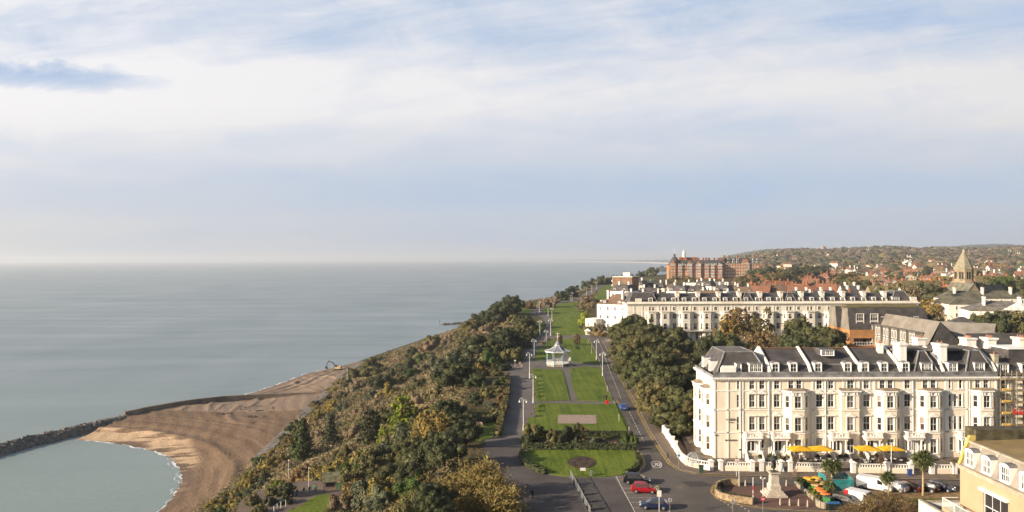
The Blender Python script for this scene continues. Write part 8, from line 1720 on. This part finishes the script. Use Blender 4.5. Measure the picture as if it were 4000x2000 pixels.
# barrier fence with tubs across the forecourt
for i in range(6):
    a = G(2228+13.5*i, 1862+26*i, .1); b = G(2228+13.5*(i+1)-1, 1862+26*(i+1)-2, .1); c = (a+b)/2; an = math.atan2(b.y-a.y, b.x-a.x); L_ = (b-a).length; t = empty('crowd_barrier', c, an); m = MB()
    for z in (.2, 1.1): m.box(-L_/2,-.03,z,L_/2,.03,z+.06)
    for k in range(int(L_/.16)): m.box(-L_/2+.16*k,-.012,.2,-L_/2+.16*k+.024,.012,1.12)
    m.build('panel', mat('steel_bright', (.5,.5,.5), .4, .1, 1, metal=.5), t)
    for s in (-1,1): f = MB(); f.box(s*L_*.36-.03,-.35,0,s*L_*.36+.03,.35,.05); f.build('foot', MATS['steel_bright'], t)
    auto(t, 'grey steel barrier panel', 'barrier', None, 'steel barriers across the forecourt')
for u, v in ((2248,1893),(2273,1934),(2287,1962),(2301,1992)):
    p = G(u, v, .1); t = empty('planter', p); m = MB(); m.box(-.38,-.38,0,.38,.38,.6); m.build('tub', BLACK, t); c = mobj('foliage', MESH['shrub', rnd.randint(0,3)], t, LEAF['olive']); c.scale = (.42,.42,.5); c.location = (0,0,.55); auto(t, 'black tub with a small bush', 'planter', None, 'tubs beside the steel barriers')
# monument island wall and hedge, planter
def isl(pts, h, label, m_):
    P = [G(u, v, .2) for u, v in pts]; t = empty('stone_wall', P[0], 0, label, 'wall'); m = MB(); o = P[0]; q = []
    for a, b in zip(P[:-1], P[1:]): q += [a.lerp(b, k/3) for k in range(3)]
    q.append(P[-1])
    for a, b in zip(q[:-1], q[1:]): c = (a+b)/2-o; an = math.atan2(b.y-a.y, b.x-a.x); m.rbox(c.x, c.y, 0, (b-a).length*1.06, .38, h+rnd.uniform(-.04,.04), an)
    m.build('wall', m_, t)
RUB = mat('rubble_stone', (.30,.22,.13), .95, .35, 2.0, c2=(.14,.10,.06), bump=.1)
isl([(2890,1896),(2850,1893),(2815,1899),(2800,1908),(2796,1920)], 1.0, 'curved rubble wall on the far side of the monument island', RUB); isl([(2796,1935),(2815,1947),(2850,1957),(2900,1965),(2940,1971)], 1.0, 'curved rubble wall on the near side of the monument island', RUB)
hedge([(2880,1894),(2845,1894),(2818,1902),(2803,1915),(2805,1930),(2825,1941),(2870,1952),(2930,1961)], .6, .75, 'dark', 'low dark hedge lining the inside of the monument island wall')
isl([(3108,1893),(3122,1906),(3142,1922),(3165,1942),(3190,1962),(3208,1978)], .6, 'low pale planter wall running diagonally beside the bins', mat('concrete_pale', (.33,.28,.21), .9, .15, 1)); isl([(3190,1975),(3208,1985),(3222,1987),(3236,1985)], .95, 'pale concrete planter end below the orange-lidded bins', MATS['concrete_pale'])
for u, v, w_, lf in ((3145,1915,36,'green'),(3128,1900,40,'dark'),(3165,1935,38,'green'),(3185,1950,36,'lime'),(3195,1965,30,'olive'),(3175,1945,26,'palm')): gshrub(u, v, w_, lf, 1.5, LOOK[lf]+' planter shrub')
# wheeled bins
def wbin(u, v, rz, body, lid, label, s=1.0):
    p = G(u, v, .1); t = empty('wheeled_bin', p, R(rz), label, 'bin', 'large wheeled bins beside the monument'); t.scale = (s,)*3; m = MB(); m.hexa([(-.55,-.42,.15),(.55,-.42,.15),(.55,.42,.15),(-.55,.42,.15)],[(-.68,-.52,1.2),(.68,-.52,1.2),(.68,.52,1.2),(-.68,.52,1.2)]); m.build('body', body, t); m = MB(); m.hexa([(-.72,-.56,1.2),(.72,-.56,1.2),(.72,.56,1.2),(-.72,.56,1.2)],[(-.66,-.45,1.36),(.66,-.45,1.36),(.66,.3,1.42),(-.66,.3,1.42)]); m.build('lid', lid, t)
    for a in (-.45,.45):
        for b in (-.3,.3): w_ = MB(); w_.frust(0,0,-.04,.09,.04,.09,8); o = w_.build('wheel', TYRE, t); o.rotation_euler = (R(90),0,0); o.location = (a,b,.09)
GRB = mat('bin_body_green', (.03,.20,.04), .6, .1, 1); BKB = mat('bin_body_black', (.02,.03,.03), .6, .1, 1); YLL = mat('lid_amber', (.72,.36,.03), .6, .08, 1); ORL = mat('lid_orange', (.72,.20,.04), .6, .08, 1); BLL = mat('lid_blue', (.03,.12,.30), .4, .08, 1); TAN = mat('lid_tan', (.55,.30,.12), .7, .1, 1)
for i, a in enumerate([(3158,1898,-55,GRB,YLL,'green bin with amber lid, furthest left of the row'),(3172,1912,-55,GRB,YLL,'green bin with amber lid, second along the planter'),(3186,1924,-55,GRB,TAN,'green bin with tan lid, third along the planter'),(3192,1896,-55,GRB,YLL,'green bin with amber lid, rear row nearest the road'),(3206,1908,-55,GRB,TAN,'green bin with tan lid, rear row middle'),(3224,1922,-55,GRB,TAN,'green bin under the bushy palm, rear row end'),(3202,1940,-58,BKB,ORL,'black bin with orange lid, upper of three'),(3213,1950,-58,BKB,ORL,'black bin with orange lid, middle of three'),(3226,1962,-58,BKB,ORL,'black bin with orange lid, lowest of three'),(3236,1974,-58,GRB,mat('lid_dark', (.05,.08,.06), .6, .1, 1),'dark green bin below the orange-lidded ones')]): wbin(*a)
wbin(3245,1990,0,BKB,BLL,'left black bin with blue lid at the bottom edge',.8); wbin(3265,1990,0,BKB,BLL,'right black bin with blue lid at the bottom edge',.8)
# teal mesh fence panels round the works
TEAL = mat('mesh_teal', (.03,.26,.27), .7, .15, 1)
def teal(a, b, label, h=2.0):
    A, B = G(*a, .1), G(*b, .1); c = (A+B)/2; L_ = (B-A).length; t = empty('fence_panel', c, math.atan2(B.y-A.y, B.x-A.x), label, 'fence panel', 'teal mesh fence panels'); f = MB()
    for z in (.1, h-.06, h*.5): f.box(-L_/2,-.025,z,L_/2,.025,z+.05)
    for x in (-L_/2, L_/2-.05): f.box(x,-.025,0,x+.05,.025,h)
    f.build('frame', GREYM, t); m = MB(); n = int(L_/.12)
    for k in range(n): m.box(-L_/2+.12*k,-.01,.15,-L_/2+.12*k+.085,.01,h-.08)
    m.build('mesh', TEAL, t)
teal((3196,1886),(3226,1905),'teal mesh panel slanting behind the amber-lidded bins'); teal((3252,1920),(3336,1921),'long teal mesh panel nearest the white van'); teal((3300,1890),(3336,1921),'teal mesh panel closing the right side of the works'); teal((3252,1896),(3300,1890),'teal mesh panel along the road side of the works')
# bare bushes in the lower right
bushm, mi = twigmesh(401, 14, 4, .45, .012, .4, 420, .025, .5, (2,4), lean=.5, minth=.004); bushm.materials.append(LEAF['gold']); bushm.materials.append(mat('twig_brown', (.17,.11,.07), .9, .3, 3)); bushm.polygons.foreach_set('material_index', mi)
for i, (u, v, r_2, h) in enumerate([(3330,2030,2.4,3.0),(3375,2040,2.6,3.6),(3425,2035,2.6,3.8),(3470,2030,2.5,3.8),(3515,2030,2.4,3.6),(3560,2040,2.3,3.0),(3290,2045,2.0,2.4),(3400,1985,1.8,2.4),(3450,1975,1.8,2.6),(3500,1972,1.7,2.4),(3545,1990,1.7,2.2),(3600,2010,1.8,2.0)]):
    p = G(u, v, .2); t = empty('bare_bush', p, rnd.uniform(0,6)); c = mobj('twigs', bushm, t); c.scale = (r_2,r_2,h/1.5); auto(t, 'leafless brown bush', 'bush', None, 'leafless bushes by the car park')
for i, (u, v) in enumerate(((3107,1857),(3442,1858),(3727,1866))):
    p = GT(u, v); t = empty('young_tree', (p.x,p.y,.2)); c = mobj('twigs', bushm, t, LEAF['rust']); c.scale = (.7,.7,2.2/1.5); c.location = (0,0,1.5); m = MB(); m.tube([(0,0,0),(.02,0,2.6)], .04, .02, 5); m.build('trunk', BARK, t); m = MB(); m.lathe(0,0,[(.55,0),(.5,.12),(0,.16)],8); m.build('mound', MATS['leaf_litter'], t); auto(t, 'staked young tree in a ring of stones', 'tree', None, 'young street trees on the hotel pavement')
# ------------------------------------------------------------------ beach things
def seawall():
    t = empty('sea_wall', tuple(wall_pts[0]), 0, 'long curved concrete sea wall dividing the two beaches', 'sea wall'); m = MB(); o = wall_pts[0]; q = []
    for a, b in zip(wall_pts[:-1], wall_pts[1:]): q += [a.lerp(b, k/4) for k in range(4)]
    q.append(wall_pts[-1]); pr = None
    for k, p in enumerate(q):
        d = (q[min(k+1,len(q)-1)]-q[max(k-1,0)]).normalized(); n = Vector((d.y,-d.x,0))*.9; h = 3.4-.022*k; c = (p-o+n, p-o-n, h)
        if pr: m.hexa([pr[0]+Vector((0,0,-3)),c[0]+Vector((0,0,-3)),c[1]+Vector((0,0,-3)),pr[1]+Vector((0,0,-3))], [pr[0]+Vector((0,0,pr[2])),c[0]+Vector((0,0,c[2])),c[1]+Vector((0,0,c[2])),pr[1]+Vector((0,0,pr[2]))])
        pr = c
    m.build('wall', mat('concrete_sea', (.22,.18,.14), .95, .3, .15, c2=(.10,.075,.055), bump=.1), t)
seawall()
def rocks(name, line, wd, n, label, zt, seed):
    r = rs(seed); rr = random.Random(seed); V = []; Fs = []; iv, f_ = ico(1); P = [Vector(p) for p in line]; segs = [(a, b, (b-a).length) for a, b in zip(P[:-1], P[1:])]; tot = sum(s[2] for s in segs)
    for k in range(n):
        s = rr.random()*tot
        for a, b, l in segs:
            if s < l: break
            s -= l
        d = (b-a)/l; nn = Vector((d.y,-d.x,0)); o = rr.uniform(-1,1); c = a+d*s+nn*o*wd; c.z = -40.6+(zt+40.3)*(1-abs(o)**1.3)+rr.uniform(-.3,.3)
        v = iv*r.uniform(.9,1.9)*np.array([r.uniform(.8,1.4), r.uniform(.8,1.3), r.uniform(.6,.95)]); v = np.sign(v)*np.abs(v)**.8*(1+r.randn(len(v),1)*.10); an = r.rand()*6; v = np.stack([v[:,0]*math.cos(an)-v[:,1]*math.sin(an), v[:,0]*math.sin(an)+v[:,1]*math.cos(an), v[:,2]],1); Fs.append(f_+len(V)*len(iv)); V.append(v+np.array(c[:]))
    me = bpy.data.meshes.new(name); me.from_pydata([tuple(x) for x in np.concatenate(V)], [], [tuple(int(i) for i in x) for x in np.concatenate(Fs)]); me.materials.append(mat('armour_rock', (.17,.15,.13), .9, .3, .5, c2=(.045,.04,.036))); o = bpy.data.objects.new(name, me); col.objects.link(o); tag(o, label, 'rocks', None, 'stuff')
rocks('breakwater_rocks', [G(500,1640,-39),G(380,1670,-39.5),G(250,1700,-39.5),G(120,1730,-39.5),G(0,1763,-39.5),G(-200,1820,-39.5)], 5.0, 1500, 'long breakwater of dark boulders running out from the sea wall', -37.2, 5)
rocks('groyne_rocks', [G(1726,1270,-40),G(1780,1267,-40),G(1850,1262,-40),G(1900,1258,-40)], 3.5, 260, 'distant low rock groyne beyond the cliff', -38.6, 6)
p = G(1718,1272,-40.5); t = empty('marker_pole', p, 0, 'thin marker pole in the sea at the tip of the distant groyne', 'pole'); m = MB(); m.frust(0,0,0,.25,7,.2,6); m.build('pole', BLACK, t)
def excavator():
    x, y = UD(1306, 530), 530; z = beach_z(x, y); t = empty('excavator', (x+2,y,z+.1), R(172), 'yellow excavator with raised dark boom digging at the shoreline', 'excavator'); YM = mat('plant_yellow', (.50,.36,.18), .6, .2, 1); DM = mat('plant_dark', (.035,.03,.028), .7, .2, 1)
    for s in (-1,1): m = MB(); m.box(-2.3,s*1.3-.3,0,2.3,s*1.3+.3,.9); m.build('track', DM, t)
    m = MB(); m.box(-2.6,-1.4,1.0,1.6,1.4,2.3); m.box(-2.6,-1.4,2.3,-.6,1.4,2.9); m.build('body', YM, t); m = MB(); m.box(.1,.3,2.3,1.7,1.4,3.6); m.build('cab', DM, t); m = MB(); m.tube([(1.4,-.2,2.0),(3.4,-.2,5.0),(6.6,-.2,5.9)], .38, .30, 6); m.build('boom', DM, t); m = MB(); m.tube([(6.4,-.2,6.3),(8.2,-.2,2.2)], .26, .2, 6); m.build('stick', DM, t); m = MB(); m.hexa([(7.2,-.9,.8),(8.6,-.9,.6),(8.6,.5,.6),(7.2,.5,.8)],[(7.5,-.9,2.0),(8.7,-.9,2.4),(8.7,.5,2.4),(7.5,.5,2.0)]); m.build('bucket', DM, t)
excavator()
for u, v, n_, l in ((860,1622,3,'pair of dark timber seats on the open shingle, leftmost'),(985,1634,4,'cluster of dark timber blocks nearest the viewer on the beach'),(1005,1600,7,'broken ring of low timbers on the beach behind the cluster')):
    p = G(u, v, -37.4); z = beach_z(p.x, p.y); t = empty('timber_seats', (p.x,p.y,z), 0, l, 'timber')
    for k in range(n_):
        m = MB(); a = k*1.9; 
        if n_ == 7: a = k*.85; m.rbox(8*math.cos(a), 6*math.sin(a), -.1, 3.6, .7, .65, a+math.pi/2)
        else: m.rbox(-3+2.6*k, .8*math.sin(a*2), -.1, 2.3, .9, .9+.2*(k % 2), .2*math.sin(a))
        m.build('timber', mat('timber_grey', (.16,.125,.10), .9, .2, 1), t)
p = G(1343,1500,-36); t = empty('lamp_post', (p.x+2,p.y,-36), 0, 'tall pale mast at the foot of the slope beside the white beach van', 'lamp post'); m = MB(); m.frust(0,0,0,.16,9.5,.1,6); m.build('post', IRON, t)
def rail_(y0, y1, label):
    x0 = float(np.interp(y0, XF[:,0], XF[:,1]))-.6; x1 = float(np.interp(y1, XF[:,0], XF[:,1]))-.6; t = empty('railing', (x0,y0,-35.4), 0, label, 'railing'); m = MB(); n = int((y1-y0)/2.5)
    for k in range(n+1): x, y = (x1-x0)*k/n, (y1-y0)*k/n; m.box(x-.05,y-.05,0,x+.05,y+.05,1.1)
    for z in (.55,1.08): m.tube([(0,0,z),(x1-x0,y1-y0,z)], .04, .04, 4)
    m.build('rail', GREYM, t)
rail_(360, 404, 'grey metal railing along the beach promenade edge')
# shelter, lamps and railing on the slope terrace
def hut():
    p = G(1288,1912,-11.2); t = empty('shelter', p, R(12), 'small weathered wooden shelter with green cupboards on the slope terrace', 'shelter'); m = MB(); m.box(-2,0,0,2,3.4,2.5); m.build('wall', mat('wood_pinkish', (.33,.23,.17), .9, .25, 2), t); m = MB(); m.quad((-2.4,-.5,2.3),(3.0,-.5,2.3),(3.0,4.2,4.1),(-2.4,4.2,4.1)); m.quad((-2.4,-.5,2.2),(-2.4,-.5,2.35),(-2.4,4.2,4.15),(-2.4,4.2,4.0)); m.build('roof', mat('roof_shingle', (.17,.16,.09), .95, .3, .8), t); m = MB(); m.box(-1.2,-.05,.9,1.2,-.01,1.9); m.build('opening', DARKW, t)
    for x in (2.6,3.8): m = MB(); m.box(x-.5,-.3,0,x+.5,.4,1.7); m.build('green_cupboard', mat('paint_green', (.16,.30,.13), .7, .15, 1), t)
    t.scale = (.72,)*3
    m = MB(); m.box(-.5,-1.6,.35,1.6,-1.1,.42); m.build('bench', WOODM, t)
hut()
for u, v, h, z, l in ((1206,1902,4.0,-11.2,'white lamp beside the wooden shelter on the slope'),(1127,1870,4.5,-17,'white twin lamp rising from the slope shrubs left of the shelter')):
    p = G(u, v, z); t = empty('street_lamp', p, 0, l, 'street lamp'); m = MB(); m.frust(0,0,0,.07,h,.05,6); m.build('post', IRON, t); m = MB(); m.sphere((.15,0,h+.1),.2); m.box(-.1,-.05,h-.05,.3,.05,h); m.build('lamp_head', IRON, t)
t = empty('railing', G(1080,2000,-12), 0, 'white handrail curving down the slope path at the bottom edge', 'railing'); m = MB(); o = G(1080,2000,-12); Q = [G(u, v, -11.5)-o for u, v in ((1070,2010),(1083,1998),(1097,1990),(1116,1984))]
for q in Q: m.box(q.x-.05,q.y-.05,-1,q.x+.05,q.y+.05,q.z+1.6)
m.tube([q+Vector((0,0,1.6)) for q in Q], .045, .045, 4); m.build('rail', PAINT, t)
def retaining():
    P = [G(u, v, -2.0) for u, v in ((1950,1545),(1925,1518),(1903,1492),(1888,1465),(1884,1447),(1890,1433),(1905,1424))]; t = empty('retaining_wall', P[0], 0, 'curved pale parapet wall round the sunken cliff garden walk', 'wall'); m = MB(); o = P[0]; P = [p+Vector((-2.0,0,0)) for p in P]
    for a, b in zip(P[:-1], P[1:]): c = (a+b)/2-o; m.rbox(c.x, c.y, -2.5, (b-a).length+.2, .35, 4.2, math.atan2(b.y-a.y, b.x-a.x))
    m.build('wall', mat('wall_pale_grey', (.33,.31,.28), .9, .15, 1), t)
retaining()
p = GT(2296,1308); t = empty('kiosk', (p.x,p.y,.2), 0, 'small white-roofed kiosk at the far road junction', 'kiosk'); m = MB(); m.box(-1,-1,0,1,1,2); m.build('wall', AGED, t); m = MB(); m.frust(0,0,2,2.2,3.3,.2,4,rot=math.pi/4); m.build('roof', WHITE, t)
# ------------------------------------------------------------------ labels for the many: each said by where it stands
LANDM = [(1220,1960,'the shelter lawn'),(1800,1620,'the small lawn with white seats'),(1900,1470,'the sunken curved walk'),(1573,1662,'the bright yellow-green cedar'),(1310,1430,'the excavator'),(1343,1480,'the beach mast'),(1240,1556,'the end of the sea wall'),(2179,1380,'the bandstand'),(2255,1640,'the gravel rectangle'),(2272,1810,'the round flower bed'),(2435,1590,'the blue car'),(2380,1240,'the white villa'),(2420,1120,'the flat-roofed apartment block'),(2700,1040,'the red brick hotel'),(2930,1040,'the brick hotel right end'),(3216,962,'the round hilltop tower'),(3763,1010,'the church spire'),(3470,1100,'the yellow stone house'),(3370,1290,'the orange flats'),(3560,1290,'the grey tile-hung flats'),(2810,1240,'the autumn trees by the terrace'),(3100,1180,'the terrace middle'),(2550,1180,'the terrace left end'),(2650,1500,'the road beside the evergreens'),(3900,1230,'the scaffolded white building'),(3025,1880,'the statue'),(3372,1960,'the red and white van'),(3605,1900,'the tallest palm'),(3121,1760,'the leftmost yellow parasol'),(3203,1760,'the second yellow parasol'),(3383,1760,'the third yellow parasol'),(3476,1760,'the rightmost yellow parasol'),(2708,1790,'the clear dome'),(2290,1150,'the bend of the far path'),(2110,1230,'the promenade bend'),(2240,1930,'the steel barriers'),(3880,1060,'the blue-roofed hall'),(3600,1040,'the mossy-roofed row'),(3300,1030,'the wooded hillside'),(1500,1850,'the lower middle of the slope'),(1400,1700,'the middle of the slope'),(1650,1450,'the upper slope'),(1000,1900,'the lower left end of the slope'),(1900,1960,'the large half-bare tree'),(1950,1230,'the tallest cliff-edge evergreen'),(3990,1030,'the right edge of the photo')]
ORD = ['', 'second', 'third', 'fourth', 'fifth', 'sixth', 'seventh', 'eighth', 'ninth', 'tenth', 'eleventh', 'twelfth']
grp = {}
for it in AUTO:
    o = it[0]; u, v = PX(o.location); best = min(LANDM, key=lambda l: (u-l[0])**2+2.2*(v-l[1])**2); dx, dy = u-best[0], v-best[1]
    rel = ('just left of' if dx < 0 else 'just right of') if abs(dx) > abs(dy)*1.2 else ('just above' if dy < 0 else 'just below')
    if abs(dx)+abs(dy) > 130: rel = rel.replace('just', 'well')
    grp.setdefault((it[1], rel, best[2]), []).append((abs(dx) if abs(dx) > abs(dy) else abs(dy), it))
for (look, rel, lm), L_ in grp.items():
    L_.sort(key=lambda a: a[0])
    for i, (_, it) in enumerate(L_):
        o, lk, cat, _p, g = it; lab = f'{look} {rel} {lm}'
        if len(L_) > 1: lab += ', nearest to it' if i == 0 else (f', {ORD[i]} nearest' if i < 12 else f', {i+1}th nearest')
        if len(lab.split()) > 16: lab = lab.replace(' just ', ' ').replace(' well ', ' ')
        if len(lab.split()) > 16: lab = lab.replace(' with ', ', ')
        if len(lab.split()) > 16: lab = lab.replace(' the ', ' ')
        o['label'] = lab; o['category'] = cat
        if g: o['group'] = g
for o in col.objects:
    if o.parent is None and o.location.y > 50 and abs(PX(o.location)[0]-1573) < 25 and o.name.startswith('cedar') and 'yellow-green' in o.get('label',''): o['label'] = 'largest bright yellow-green cedar standing out among dark slope trees'; break
seen = {}
for o in col.objects:
    if o.parent is None and 'label' in o:
        seen.setdefault(o['label'], []).append(o)
cnt_g = {}
for o in col.objects:
    if o.parent is None and 'group' in o: cnt_g[o['group']] = cnt_g.get(o['group'], 0)+1
for o in list(col.objects):
    if o.parent is None and 'group' in o and cnt_g[o['group']] < 2: del o['group']
# ------------------------------------------------------------------ haze
hz = bpy.data.materials.new('air_haze'); hz.use_nodes = True; _n = hz.node_tree.nodes; _n.clear()
_o = _n.new('ShaderNodeOutputMaterial'); _v = _n.new('ShaderNodeVolumePrincipled'); hz.node_tree.links.new(_v.outputs[0], _o.inputs['Volume'])
_v.inputs['Color'].default_value = (.80,.86,.95,1); _v.inputs['Density'].default_value = 9e-5; _v.inputs['Anisotropy'].default_value = 0.2
mb = MB(); mb.box(-32000,-500,-60,32000,32000,140); ho = mb.build('haze', hz); tag(ho, kind='stuff')
